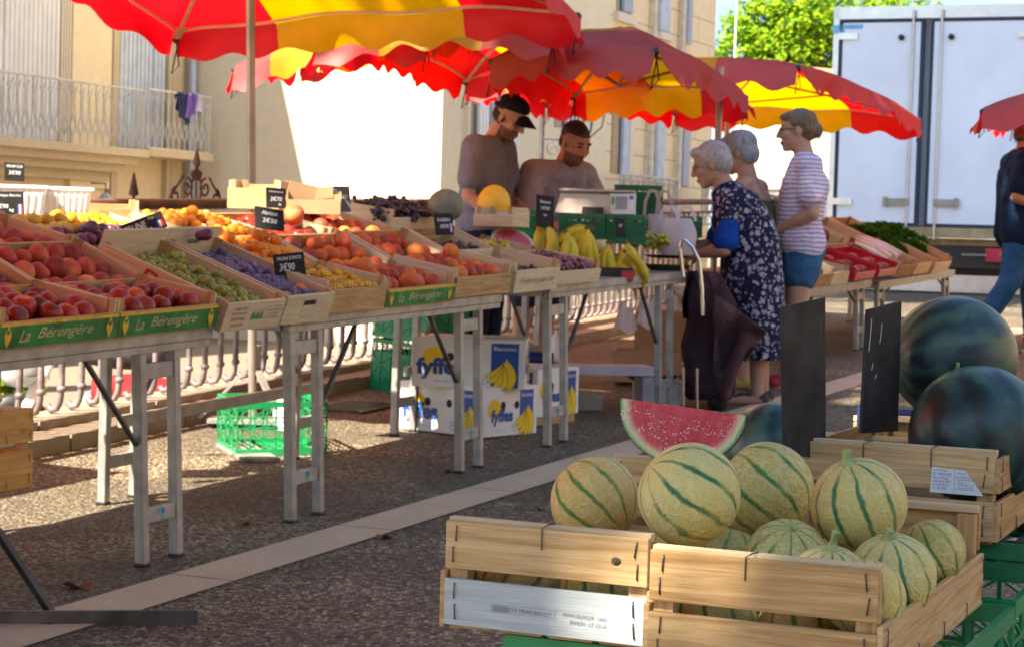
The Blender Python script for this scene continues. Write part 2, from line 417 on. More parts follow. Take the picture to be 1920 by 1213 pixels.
cp = Pd(250, 388, 9.9); mb.build('spear_finial', RUST, rl, inv @ tr(*cp))

# ------------------------------------------------------------------ buildings
def facade(o): return frame(o, T2, N2, (0, 0, 1))
BLUEGREY = pmat('blue grey shutter paint', (.56, .62, .70), .6, 0, .12, 5)
GREYSH = pmat('grey louvre paint', (.42, .46, .52), .6, 0, .1, 5)
WHITESH = pmat('pale shutter paint', (.80, .77, .73), .6, 0, .08, 3)
GLASS = pmat('dark window glass', (.06, .07, .07), .12, 0, .4, 2)
STONE = plaster('window stone', (.74, .64, .50), (.58, .47, .34), 1.5)
TRIMSTONE = plaster('carved stone', (.60, .48, .31), (.38, .28, .16), 1.2)
IRON = pmat('pale painted iron', (.62, .58, .52), .6, .2, .1)
DIRON = pmat('dark wrought iron', (.12, .11, .12), .5, .5, .2)
def louvre(mb, x0, x1, z0, z1, y, mat=0):
    mb.box(((x0 + x1) / 2, y - .02, (z0 + z1) / 2), (x1 - x0, .04, z1 - z0), mat)
    n = max(2, int((x1 - x0) / .09))
    for k in range(n): mb.box((x0 + (k + .5) * (x1 - x0) / n, y - .046, (z0 + z1) / 2), ((x1 - x0) / n * .72, .012, (z1 - z0) * .985), mat)
def irongrid(mb, x0, x1, z0, z1, y, dx=.13, r=.009):
    mb.tube([(x0, y, z1), (x1, y, z1)], r * 1.9, 6); mb.tube([(x0, y, z0), (x1, y, z0)], r * 1.6, 6)
    mb.tube([(x0, y, z0), (x0, y, z1)], r * 1.5, 6); mb.tube([(x1, y, z0), (x1, y, z1)], r * 1.5, 6)
    n = max(2, int((x1 - x0) / dx)); d = (x1 - x0) / n; h = z1 - z0
    for k in range(n):
        x = x0 + (k + .5) * d
        mb.tube([(x, y, z0), (x, y, z0 + h * .12), (x + d * .32, y, z0 + h * .3), (x, y, z0 + h * .48), (x, y, z1)], r, 5)
        mb.tube([(x, y, z0 + h * .12), (x - d * .32, y, z0 + h * .3), (x, y, z0 + h * .48)], r, 5)
        mb.tube([(x + d * .5, y, z0 + h * .2), (x + d * .1, y, z0 + h * .7), (x + d * .5, y, z1 - .05)], r * .8, 5)
        mb.tube(scroll(x, 0, d * .3, 1, 1, 0) and [(p[0], y, z1 - .13 + p[2]) for p in scroll(x, 0, d * .3, 1, 1, 0)], r * .7, 4)
# left building: facade runs along T and looks at the stalls
CORN = Vector((-4.53, 27.5, 0))
def FH(px, py):                         # hit on that facade, in facade coordinates (x along T measured from the corner, z up)
    p = plane_hit(px, py, CORN, N2); return (p - CORN).dot(T2), p.z
FL = facade(CORN)
lb = thing('corner_house', 'old cream house with pale shutters and two iron balconies left of the drainpipe', 'house', FL)
PL1 = plaster('ochre cream plaster', (.76, .61, .38), (.46, .33, .18), .55, patches=.6)
mb = MB(); mb.box((-9, 4, 3.1), (18, 8, 7.0)); mb.build('wall', PL1, lb)
def fx(px, py=200): return FH(px, py)[0]
zt, zb = 5.2, FH(60, 262)[1]
mb = MB(); louvre(mb, fx(-60), fx(-2), zb, zt, 0); louvre(mb, fx(0), fx(104), zb, zt, 0); mb.build('shutter', WHITESH, lb)
mb = MB(); mb.box(((fx(104) + fx(126)) / 2, -.004, (zb + zt) / 2), (fx(126) - fx(104), .01, zt - zb)); mb.build('window', pmat('shadowed window reveal', (.20, .16, .13), .8), lb)
mb = MB()
for k in (108, 113, 118, 123): mb.box((fx(k), -.03, (zb + zt) / 2), (.035, .05, zt - zb))
mb.build('door_frame', STONE, lb)
mb = MB(); mb.box(((fx(127) + fx(201)) / 2, -.03, 3.9), (fx(201) - fx(127), .06, 4.5)); mb.build('plaster_panel', plaster('bright cream plaster', (.88, .73, .46), (.76, .58, .33), .8), lb)
mb = MB()
for a, b2 in ((202, 213), (306, 313), (314, 330)): mb.box(((fx(a) + fx(b2)) / 2, -.04, 3.9), (fx(b2) - fx(a), .08, 5.0))
mb.build('pilaster', TRIMSTONE, lb)
mb = MB(); louvre(mb, fx(217), fx(279), FH(230, 276)[1], zt, 0); louvre(mb, fx(281), fx(303), FH(230, 276)[1], zt, 0); mb.build('shutter', BLUEGREY, lb)
mb = MB(); z1 = FH(0, 266)[1]
for i, (dy, h0, h1) in enumerate(((.62, 0, .10), (.5, -.10, 0), (.36, -.20, -.10), (.18, -.32, -.2))):
    mb.box(((fx(-120) + fx(206)) / 2 - i * .03, -dy / 2, z1 + (h0 + h1) / 2 - .08), (fx(206) - fx(-120) - i * .1, dy, h1 - h0))
mb.box(((fx(213) + fx(330)) / 2 + .05, -.28, FH(280, 291)[1]), (fx(340) - fx(218), .56, .10))
mb.build('balcony_slab', TRIMSTONE, lb)
mb = MB(); irongrid(mb, fx(-120), fx(197), z1 - .0, FH(100, 158)[1], -.58, .15); mb.build('balcony_rail', IRON, lb)
mb = MB(); irongrid(mb, fx(213), fx(332), FH(290, 284)[1], FH(290, 178)[1], -.52, .13); mb.build('balcony_rail', IRON, lb)
mb = MB(); mb.tube([(fx(346), -.12, -.3), (fx(346), -.12, 6.6)], .055, 10); mb.build('drainpipe', pmat('pale blue grey zinc', (.52, .57, .66), .45, .3, .1), lb)
mb = MB(); mb.box((-9, 3.75, 6.75), (18.0, 8.4, .35)); mb.build('roof', TRIMSTONE, lb)
# towels on the balcony rail
tw = thing('hung_laundry', 'dark blue and lilac clothes hung over the balcony rail', 'laundry', FL)
zr = FH(300, 177)[1] + .02
def cloth(x0, x1, drop, ph):
    def f(u, v):
        x = x0 + (x1 - x0) * u; q = v * (drop + .25) - .25
        y = -.52 - (.035 + .02 * math.sin(u * 9 + ph)) * (1 if q > 0 else -1)
        return (x + .03 * math.sin(v * 4 + ph), y, zr - abs(q) * (1 + .12 * math.sin(u * 5 + ph)))
    return f
for (a, b2, dr, cl, nm) in ((268, 286, .40, (.02, .03, .11), 'trousers'), (283, 302, .33, (.20, .10, .42), 'shirt'), (298, 316, .28, (.62, .55, .80), 'towel')):
    mb = MB(); mb.grid(cloth(fx(a), fx(b2), dr, a), 8, 14); mb.build(nm, pmat('laundry ' + nm, cl, .9, 0, .3, 3), tw)
# small grey lamp hood on a bracket under the balcony
ln = thing('wall_lamp', 'small grey lamp hood on a bent bracket under the balcony', 'lamp', tr(*Pd(198, 366, 23)))
mb = MB(); mb.lathe([(.02, .02), (.05, 0), (.10, -.10), (.10, -.13)], 14); mb.build('lamp_shade', GALV, ln)
mb = MB(); mb.tube([(0, 0, .02), (0, 0, .13), (-.17, 0, .13), (-.17, .2, .13)], .01, 6); mb.build('bracket', DIRON, ln)
# white gable between the two houses, looks down the stalls into the sun
gw = thing('gable_house', 'plain windowless white gable wall, half in blazing sun', 'house', frame(CORN, -N2, T2, (0, 0, 1)))
mb = MB(); mb.box((1.93, 3, 4.6), (3.86, 6, 10.4)); mb.build('wall', plaster('white limewash', (.80, .67, .46), (.70, .56, .36), .5), gw)
# cream building with shutters, receding to the right
CR = Vector((-.975, 26.0, 0)); FR = facade(CR)
def RH(px, py):
    p = plane_hit(px, py, CR, N2); return (p - CR).dot(T2), p.z
rb = thing('stone_house', 'long cream stone house with grey shutters and coursed joints', 'house', FR)
L_R = RH(1336, 200)[0]
mb = MB(); mb.box((L_R / 2, 4, 6.2), (L_R, 8, 13.2)); mb.build('wall', plaster('cream cut stone', (.84, .68, .43), (.66, .49, .28), .5, (1.3, .43)), rb)
def rwin(name, px0, px1, py0, py1, mat, dy=.05, lou=True):
    x0 = RH(px0, (py0 + py1) / 2)[0]; x1 = RH(px1, (py0 + py1) / 2)[0]; za = RH((px0 + px1) / 2, py1)[1]; zc = RH((px0 + px1) / 2, py0)[1]
    mb = MB()
    if lou: louvre(mb, x0, x1, za, zc, -dy + .04)
    else: mb.box(((x0 + x1) / 2, -dy / 2, (za + zc) / 2), (x1 - x0, dy, zc - za))
    return mb.build(name, mat, rb)
rwin('window', 1156, 1165, -40, 22, GLASS, .012, False); rwin('shutter', 1165, 1182, -40, 25, GREYSH)
rwin('window_sill', 1150, 1186, 27, 44, STONE, .09, False)
rwin('shutter', 1235, 1253, -60, 61, BLUEGREY); rwin('window_sill', 1232, 1256, 63, 76, STONE, .08, False)
rwin('shutter', 1287, 1294, -60, 84, GREYSH)
rwin('window', 1146, 1162, 195, 326, GLASS, .012, False); rwin('shutter', 1163, 1174, 195, 336, BLUEGREY)
rwin('door_frame', 1175, 1182, 195, 334, STONE, .06, False)
rwin('shutter', 1227, 1242, 210, 344, BLUEGREY)
rwin('window', 1275, 1290, 215, 352, GLASS, .012, False); rwin('shutter', 1277, 1289, 215, 350, GREYSH)
rwin('door_frame', 868, 872, 180, 400, STONE, .07, False)
rwin('window', 872, 924, 190, 400, GLASS, .012, False); rwin('shutter', 890, 908, 192, 400, WHITESH); rwin('shutter', 912, 922, 192, 400, GREYSH)
rwin('window', 1040, 1058, 160, 240, GLASS, .012, False); rwin('shutter', 1058, 1075, 160, 240, BLUEGREY)
rwin('shutter', 948, 966, 225, 400, WHITESH)
mb = MB()
for px in (1213, 1267): mb.tube([(RH(px, 200)[0], -.09, -.3), (RH(px, 200)[0], -.09, 12)], .05, 8)
mb.build('drainpipe', pmat('pale cream pipe', (.70, .62, .52), .5), rb)
mb = MB(); mb.tube([(RH(1273, 40)[0], -.09, RH(1273, 150)[1]), (RH(1273, 40)[0], -.09, 12)], .045, 8); mb.build('cable_duct', DIRON, rb)
for a, b2, p0, p1 in ((1116, 1226, 332, 420), (946, 1000, 318, 400), (1275, 1300, 352, 420)):
    mb = MB(); xm = (a + b2) / 2; irongrid(mb, RH(a, 340)[0], RH(b2, 340)[0], RH(xm, p1)[1], RH(xm, p0)[1], -.42, .3, .014); mb.build('balcony_rail', pmat('pale grey iron', (.5, .49, .47), .6, .3), rb)
mb = MB(); mb.box((L_R / 2, 3.5, 12.9), (L_R + .5, 8.4, .4)); mb.build('roof', TRIMSTONE, rb)
# street lantern on that house
lp = thing('street_lantern', 'four sided glass street lantern on a scrolled iron bracket', 'street lamp', tr(*Pd(1098, 222, 24)))
mb = MB(); mb.lathe([(.085, -.17), (.14, .13)], 4, 0, RZ(.7), False); mb.build('glass', pmat('white lantern glass', (.9, .92, .95), .1), lp)
mb = MB(); mb.lathe([(.15, .13), (.16, .15), (.06, .27), (.02, .33)], 4, 0, RZ(.7), False); mb.lathe([(.09, -.19), (.09, -.17), (.03, -.22), (.012, -.3)], 4, 0, RZ(.7), False)
for k in range(4):
    a = .7 + k * math.pi / 2; mb.tube([(.087 * math.cos(a), .087 * math.sin(a), -.17), (.142 * math.cos(a), .142 * math.sin(a), .13)], .009, 5)
mb.build('lantern_frame', DIRON, lp)
mb = MB(); mb.tube([(0, 0, -.2), (-.05, 0, -.28), (-.5, 0, -.26)], .014, 6); mb.tube([(.1, 0, .2), (.23, 0, .1), (.2, 0, -.1), (.02, 0, -.27)], .01, 6)
mb.tube([(-.52, .03, -.55), (-.52, .03, .15)], .03, 8)
mb.tube([(p[0], 0, p[2]) for p in scroll(-.38, -.38, .09, 1.3, 1, math.pi / 2)], .009, 5); mb.build('bracket', DIRON, lp)
# sunlit house far down the street
fh = thing('sunlit_house', 'low far house glaring white in the sun beyond the stalls', 'house', frame(Pd(1372, 440, 46), -N2, T2, (0, 0, 1)))
mb = MB(); mb.box((2.4, 3, .9), (4.8, 6, 5.0)); mb.build('wall', plaster('sunlit cream render', (.80, .72, .58), (.62, .52, .40), .4), fh)
mb = MB(); mb.prism([(-.3, 3.3), (5.1, 3.3), (5.1, 3.55), (-.3, 4.0)], -.4, 6, 0, RX(math.pi / 2) @ tr(0, 0, -6)); mb.build('roof', pmat('clay roof tile', (.55, .33, .22), .8, 0, .3, 3), fh)
for k in range(3):
    mb = MB(); mb.box((.9 + k * 1.4, -.03, 1.5), (.5, .07, .9)); mb.build('shutter', STONE, fh)
mb = MB(); mb.tube([(.02, -.3, 3.3), (.02, -.3, 6.0)], .02, 6); mb.box((.1, -.3, 5.9), (.6, .02, .02)); mb.ball((.0, -.35, 3.5), .12); mb.build('aerial', pmat('white aerial', (.8, .8, .8), .5), fh)

# unseen house rows, added behind and right of the camera to block low skylight
for (nm, o, xx, L, D, Hh, cl) in (('cream plastered house row across the square, behind the camera', (-26, -20, 0), (1, 0, 0), 54, 8, 10.5, (.58, .44, .27)), ('tall ochre house row closing the right side of the square', (22, 58, 0), (0, -1, 0), 72, 8, 11, (.52, .36, .20))):
    x = Vector(xx); hb = thing('unseen_house_row', nm, 'houses', frame(o, x, Vector((-x.y, x.x, 0)) * -1 if xx[0] else Vector((1, 0, 0)), (0, 0, 1)))
    sy = 1
    mb = MB(); mb.box((L / 2, sy * D / 2, Hh / 2 - .3), (L, D, Hh)); mb.build('wall', plaster('ochre render ' + nm[:5], cl, tuple(c * .7 for c in cl), .4), hb)
    for k in range(int(L / 3)):
        for z in (1.5, 4.6, 7.6):
            if (k + int(z)) % 2: continue
            mb = MB(); mb.box((k * 3 + 1.5, -.03, z), (1.1, .07, 1.9)); mb.build('shutter', BLUEGREY, hb)
    mb = MB(); mb.box((L / 2, D / 2, Hh - .2), (L + .4, D + .8, .3)); mb.build('roof', TRIMSTONE, hb)

# ------------------------------------------------------------------ trees
def leaf_mat(name, c1, c2, c3):
    m, t, b = newmat(name); g = t.nodes.new('ShaderNodeNewGeometry').outputs['Random Per Island']
    c = ramp(t, g, [(0, c1), (.5, c2), (1, c3)]); t.nodes.remove(b)
    d = t.nodes.new('ShaderNodeBsdfDiffuse'); tl = t.nodes.new('ShaderNodeBsdfTranslucent'); t.links.new(c, d.inputs[0]); t.links.new(c, tl.inputs[0])
    mx = t.nodes.new('ShaderNodeMixShader'); mx.inputs[0].default_value = .4; t.links.new(d.outputs[0], mx.inputs[1]); t.links.new(tl.outputs[0], mx.inputs[2])
    t.links.new(mx.outputs[0], t.nodes['Material Output'].inputs[0]); return m
LEAF = leaf_mat('plane tree leaves', (.08, .20, .012), (.19, .34, .02), (.36, .46, .03))
BARK = pmat('plane tree bark', (.26, .20, .14), .9, 0, .4, 4, .5, 20)
def tree(name, label, base, clumps, nleaf, leaf, trunk_r, rnd, hollow=.5):
    t = thing(name, label, 'tree', tr(*base)); mb = MB()
    tot = sum(c[1] ** 2 for c in clumps)
    for c, r, sq in clumps:
        for k in range(int(nleaf * r * r / tot)):
            d = Vector((rnd.gauss(0, 1), rnd.gauss(0, 1), rnd.gauss(0, 1))).normalized()
            if mnoise.noise(d * 2.2 + Vector(c)) < -.12: continue
            p = Vector(c) + Vector((d.x * r, d.y * r, d.z * r * sq)) * (hollow + (1 - hollow) * rnd.random() ** .6) * (1 + .25 * mnoise.noise(d * 3 + Vector(c) * 2))
            x = Vector((rnd.gauss(0, 1), rnd.gauss(0, 1), rnd.gauss(0, .6))).normalized(); y = x.cross(d + Vector((0, 0, rnd.random()))).normalized()
            s = leaf * rnd.uniform(.6, 1.35)
            mb.add([p - x * s, p - y * s * .55, p + x * s, p + y * s * .6], [(0, 1, 2, 3)])
    mb.build('crown', LEAF, t)
    mb = MB(); top = Vector(clumps[0][0])
    mb.tube([(0, 0, 0), (top.x * .1, top.y * .1, top.z * .35), (top.x * .4, top.y * .4, top.z * .7), top], [trunk_r * 1.2, trunk_r, trunk_r * .7, trunk_r * .3], 10)
    for c, r, sq in clumps[1:]:
        c = Vector(c); m = Vector((top.x * .3, top.y * .3, top.z * .55)); mb.tube([m, (m + c) / 2 + Vector((0, 0, .25)), c], [trunk_r * .5, trunk_r * .3, trunk_r * .12], 7)
    mb.build('trunk', BARK, t); return t
R_ = random.Random(3)
bc = Pd(1440, 60, 52); base = Vector((bc.x, bc.y, -.3))
cl = []
for (px, py, r, dd) in ((1450, 60, 1.35, 0), (1385, 105, .8, -.3), (1420, 50, .9, .4), (1500, 40, 1.1, -.4), (1540, 100, 1.3, 0), (1470, 110, .9, -.8), (1600, 60, 1.6, .5), (1360, 140, .7, 0), (1515, 10, .85, .5), (1450, 150, 1.2, .2), (1540, 170, 1.2, .2), (1680, 60, 1.5, .3)):
    q = Pd(px, py, 52 + dd) - base; cl.append((tuple(q), r, .85))
tree('plane_tree', 'bright yellow green leafy tree rising beyond the truck', base, cl, 24000, .085, .3, R_, .45)
def shade_tree(base, cen, rx, ry, rz, n, leaf, seed, label):
    rr = random.Random(seed); cl = []
    for k in range(n):
        a = rr.uniform(0, 6.28); q = math.sqrt(rr.random())
        cl.append((Vector(cen) - Vector(base) + Vector((rx * q * math.cos(a), ry * q * math.sin(a), rz * rr.uniform(-.6, .6))), rr.uniform(.9, 1.5), .7))
    cl.insert(0, (Vector(cen) - Vector(base), 1.2, .7))
    cl = [(tuple(c[0]), c[1], c[2]) for c in cl]
    tree('plane_tree', label, base, cl, n * 420, leaf, .28, rr, .2)
shade_tree((-7.5, -2.5, -.2), (-2.2, 1.1, 11), 3.5, 9.0, 1.6, 84, .17, 29, 'big spreading plane tree shading the front of the market, beside the camera')
shade_tree((-6.8, 15.6, -.3), (-.6, 17.9, 11.6), 3.0, 2.6, 1.2, 27, .19, 12, 'tall plane tree in the street shading the white truck')

# ------------------------------------------------------------------ parasols
RED = fabric('red parasol canvas', (.56, .13, .12), (.80, .003, .012), .55)
YEL = fabric('yellow parasol canvas', (.85, .48, .03), (.95, .43, .0), .68)
POLE = pmat('grey parasol pole', (.42, .36, .31), .4, .5, .15)
RIBM = pmat('wooden parasol rib', (.50, .34, .20), .7, 0, .2)
def parasol(label, near_l, near_r, far_r, far_l, pole_px, base_st, peak=.42, fl=.20, stripe=(.27, .73), pole=True, seed=1, axis=0, rise=.055):
    # corners in metres; stripes run from the near edge to the far edge
    c = [Vector(p) for p in (near_l, near_r, far_r, far_l)]; cen = sum(c, Vector()) / 4
    t = thing('market_parasol', label, 'parasol', tr(*cen), 'red and yellow market parasols'); c = [p - cen for p in c]
    rr = random.Random(seed); ph = rr.uniform(0, 6)
    lx = ((c[1] - c[0]).length + (c[2] - c[3]).length) / 2; ly = ((c[3] - c[0]).length + (c[2] - c[1]).length) / 2
    def base(u, v):
        p = c[0] * (1 - u) * (1 - v) + c[1] * u * (1 - v) + c[2] * u * v + c[3] * (1 - u) * v
        a, b = abs(2 * u - 1), abs(2 * v - 1); e = 1 - max(a, b)
        z = peak * (e ** .9) + rise * (1 - min(a, b) ** 2) * max(a, b) + .012 * math.sin(u * 17 + ph) * math.sin(v * 13 + ph)
        return p + Vector((0, 0, z))
    mf = lambda u, v: (1 if stripe[0] < u < stripe[1] else 0) if not axis else (1 if v > .3 and .08 < u < .74 else 0)
    mb = MB()
    NU = 30; mb.grid(base, NU, NU, 0, True, mf)
    out = [((c[1] - c[2]).normalized(), 0), ((c[1] - c[0]).normalized(), 1), ((c[2] - c[1]).normalized(), 2), ((c[0] - c[1]).normalized(), 3)]
    for e in range(4):
        L = lx if e in (0, 2) else ly; ns = max(5, round(L / .36)); o = out[e][0]
        def fn(q, h):
            u, v = ((q, 0), (1, q), (1 - q, 1), (0, 1 - q))[e]
            p = base(u, v); sc_ = fl * (.87 + .13 * math.cos(q * ns * 2 * math.pi + math.pi)) * h
            wv = .05 * math.sin(q * 9 + ph + e) + .03 * math.sin(q * 21 + e)
            return p + o * (.02 * min(1, 6 * h) + wv * h * h + .05 * h * h) + Vector((0, 0, -sc_))
        def mfe(q, h):
            u, v = ((q, 0), (1, q), (1 - q, 1), (0, 1 - q))[e]; return (0 if e != 2 else mf(u, 1)) if axis else mf(u, v)
        mb.grid(lambda q, h: fn(1 - q, h), ns * 8, 5, 0, True, lambda q, h: mfe(1 - q, h))
    mb.build('canopy', [RED, YEL], t)
    mb = MB()
    for e in range(4):
        pts = []
        for i in range(25):
            q = i / 24; u, v = ((q, .012), (.988, q), (1 - q, .988), (.012, 1 - q))[e]; pts.append(base(u, v) - Vector((0, 0, .012)))
        mb.tube(pts, .009, 6)
    mb.build('edge_webbing', CREAM_WEB, t)
    for i in range(4):
        mb = MB(); k = [(0, 0), (1, 0), (1, 1), (0, 1)][i]; tip = c[i] - Vector((0, 0, .02)); hub = base(.5, .5) - Vector((0, 0, .10))
        mid = (tip + hub) / 2 + Vector((0, 0, .02)); mb.tube([hub, mid, tip], .011, 6)
        pole and mb.tube([hub - Vector((0, 0, .25)), mid], .009, 6)
        d = (tip - hub).normalized(); mb.bar(tip - d * .16, tip - d * .01, .045, .006)
        mb.build('rib', RIBM, t)
    for i in range(4):
        mb = MB(); tip = c[i] - Vector((0, 0, .02)); mb.ball(tip, .022, 8, 6); mb.tube([tip, tip + Vector((.02, 0, -.14)), tip + Vector((-.02, 0, -.19)), tip + Vector((.01, .01, -.02))], .004, 4)
        mb.build('corner_tip', BLACK, t)
    if pole:
        hub = base(.5, .5) - Vector((0, 0, .02)); hw = cen + hub; foot = (Vector(base_st) if base_st is not None else Vector((hw.x, hw.y, gz(hw.x, hw.y)))) - cen
        if pole == 'side': hub = Vector((foot.x, foot.y, (c[1].z + c[2].z) / 2 + .12))
        mb = MB(); mb.tube([foot, hub], .021, 12); mb.build('pole', POLE, t)
        mb = MB(); f = foot
        for k in range(3):
            a = 1.2 + k * 2.1; mb.bar(f + Vector((0, 0, .30)), f + Vector((.26 * math.cos(a), .26 * math.sin(a), .02)), .035, .012)
        mb.lathe([(.034, .24), (.034, .38)], 12, 0, tr(*f)); mb.box((f.x, f.y, f.z + .012), (.42, .2, .02)); mb.build('stand', GALV, t)
    return t
A1 = Pd(330, 68, 11.0); B1 = Pd(1083, 24, 9.9)
parasol('large red and yellow parasol over the peach crates, seen from underneath', A1 - T2 * 2.4 + Vector((0, 0, .55)), B1 - T2 * 2.4 + Vector((0, 0, .30)), B1, A1, None, S(3.15, 1.55, .02), seed=1, fl=.165)
parasol('parasol with faded pink front edge and a yellow middle, over the two vendors', Pd(922, 110, 10.9), Pd(1230, 90, 10.1), Pd(1398, 178, 12.9), Pd(1075, 178, 13.7), None, Vector((1.245, 12.4, gz(1.245, 12.4))), pole='side', peak=.30, seed=2, axis=1, fl=.20, stripe=(.20, .72))
parasol('yellow parasol with red ends hanging in front of the white gable, behind the first parasol', Pd(596, 84, 10.9), Pd(1035, 62, 10.3), Pd(1240, 150, 13.9), Pd(872, 150, 14.6), None, None, pole=False, peak=.26, seed=9, rise=.10, fl=.17)
parasol('pale sunlit parasol tip with a small red end in front of the gable', Pd(440, 126, 13.0), Pd(800, 70, 12.0), Pd(900, 66, 14.2), Pd(562, 118, 15.2), None, None, pole=False, peak=.2, seed=12, rise=.08, fl=.2, stripe=(.2, .8))
parasol('parasol with salmon side flounce standing in front of the white truck', Pd(969, 125, 15.8), Pd(1497, 122, 14.3), Pd(1724, 222, 17.5), Pd(1265, 210, 19), None, None, peak=.26, seed=3)
parasol('small far parasol whose red corner hangs beside the cap of the vendor', Pd(880, 152, 17), Pd(1150, 165, 15.6), Pd(1310, 185, 19.5), Pd(1026, 196, 20.5), None, None, peak=.2, seed=4)
parasol('parasol at the right edge of the view, above the man in blue', Pd(1842, 205, 14.2), Pd(2600, 140, 12.4), Pd(2500, 200, 16.2), Pd(1900, 220, 17.4), None, Vector((7.2, 15, .4)), peak=.3, seed=5)
parasol('red and yellow parasol over the near end of the fruit table, mostly out of view', S(-4.4, 1.2, 2.25), S(-4.4, -1.9, 2.3), S(-.35, -1.9, 2.3), S(-.35, 1.15, 2.25), None, S(-2.6, -.3, 0), seed=6)
parasol('red and yellow parasol by the railing left of the stall, out of view', S(-3.9, 3.9, 2.2), S(-3.9, 1.85, 2.2), S(-.25, 1.80, 2.2), S(-.25, 3.9, 2.2), None, S(-2.2, 1.95, 0), seed=8)

# ------------------------------------------------------------------ delivery truck
TL = Vector((3.855, 24.6, gz(3.855, 24.6))); TM = frame(TL, -N2, T2, (0, 0, 1))
tk = thing('delivery_truck', 'white box truck parked with its closed rear doors facing the market', 'truck', TM)
def TH(px, py):
    p = plane_hit(px, py, TL, T2); return (p - TL).dot(-N2), p.z - TL.z
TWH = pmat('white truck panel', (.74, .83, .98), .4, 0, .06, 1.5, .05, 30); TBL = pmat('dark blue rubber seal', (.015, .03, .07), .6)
ALU = pmat('brushed aluminium', (.6, .61, .62), .35, .8, .08); TGREY = pmat('grey truck steel', (.34, .32, .28), .55, .4, .2)
zT = TH(1700, 13)[1]; zD = TH(1700, 424)[1]
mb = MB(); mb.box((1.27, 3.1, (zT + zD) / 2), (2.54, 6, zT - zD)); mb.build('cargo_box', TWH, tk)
mb = MB()
mb.box((1.27, .05, zT - .07), (2.56, .16, .15)); mb.box((.03, .05, (zT + zD) / 2), (.07, .16, zT - zD)); mb.box((2.51, .05, (zT + zD) / 2), (.07, .16, zT - zD)); mb.build('door_frame', ALU, tk)
xg = TH(1735, 220)[0]
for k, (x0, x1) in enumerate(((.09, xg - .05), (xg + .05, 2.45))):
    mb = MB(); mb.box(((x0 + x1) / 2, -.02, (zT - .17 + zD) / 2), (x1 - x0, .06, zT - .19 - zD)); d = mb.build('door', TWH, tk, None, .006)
    mb = MB()
    for a, b2 in ((x0 - .012, x0 + .03), (x1 - .03, x1 + .012)): mb.box(((a + b2) / 2, -.022, (zT - .17 + zD) / 2), (b2 - a, .07, zT - .19 - zD))
    mb.box(((x0 + x1) / 2, -.022, zT - .175), (x1 - x0, .072, .035)); mb.box(((x0 + x1) / 2, -.022, zD + .015), (x1 - x0, .072, .035)); mb.build('rubber_seal', TBL, d)
    xr = (x1 - .12, x0 + .12)[k]
    mb = MB(); mb.tube([(xr, -.075, zD - .16), (xr, -.075, zT - .05)], .017, 8); mb.build('locking_bar', ALU, d)
    mb = MB(); zz = TH(1700, 380)[1]; xs = (-1, 1)[k]
    mb.box((xr + xs * .13, -.075, zz), (.30, .04, .085)); mb.box((xr + xs * .26, -.10, zz), (.05, .03, .12)); mb.build('latch', TGREY, d)
    xh = (x0 + .1, x1 - .1)[k]
    for zz in (TH(1560, 70)[1], TH(1560, 378)[1]):
        mb = MB(); mb.box((xh, -.065, zz), (.24, .03, .08)); mb.build('hinge', ALU, d)
    mb = MB(); mb.lathe([(.035, 0), (.035, .05), (.0, .06)], 14, 0, tr((x1 - .26, x0 + .24)[k], -.05, zT - .38) @ RX(math.pi / 2)); mb.build('door_buffer', BLACK, d)
x0, z0 = TH(1564, 54); x1, z1 = TH(1620, 47)
mb = MB(); mb.box(((x0 + x1) / 2, -.054, z1 - .03), (x1 - x0, .006, .05)); mb.box((x0 + .07, -.054, z1 - .085), (.15, .006, .045)); mb.build('blue_decal', pmat('light blue decal', (.16, .48, .75), .5), tk)
mb = MB(); mb.box((1.27, .1, zD - .07), (2.54, .3, .12)); mb.box((1.27, .25, zD - .18), (2.5, .2, .08)); mb.build('rear_beam', pmat('weathered ochre steel', (.40, .33, .20), .6, .3, .25), tk)
mb = MB(); mb.box((1.27, 3, zD - .34), (2.1, 5.6, .30)); mb.box((1.27, .9, zD - .5), (2.2, .9, .4)); mb.build('chassis', BLACK, tk)
for x in (.38, 2.16):
    mb = MB(); mb.lathe([(.18, -.14), (.40, -.13), (.45, -.08), (.45, .08), (.40, .13), (.18, .14)], 24, 0, tr(x, 1.7, .45) @ RY(math.pi / 2)); mb.build('wheel', BLACK, tk)
for a, b2 in ((1845, 1892), (1560, 1600)):
    xa, za = TH(a, 491); xb, zc = TH(b2, 467); mb = MB(); mb.box(((xa + xb) / 2, .1, (za + zc) / 2), (xb - xa, .06, zc - za)); mb.build('tail_light', pmat('red tail lamp', (.55, .02, .06), .3), tk)
xa, za = TH(1600, 541); xb, zc = TH(1900, 520); mb = MB(); mb.box((1.4, .0, (za + zc) / 2), (2.2, .09, zc - za)); mb.build('bumper', ALU, tk)
mb = MB()
for k in range(4): mb.box((.9 + k * .45, .05, (zc + .25)), (.3, .05, .02))
mb.build('step', TGREY, tk)
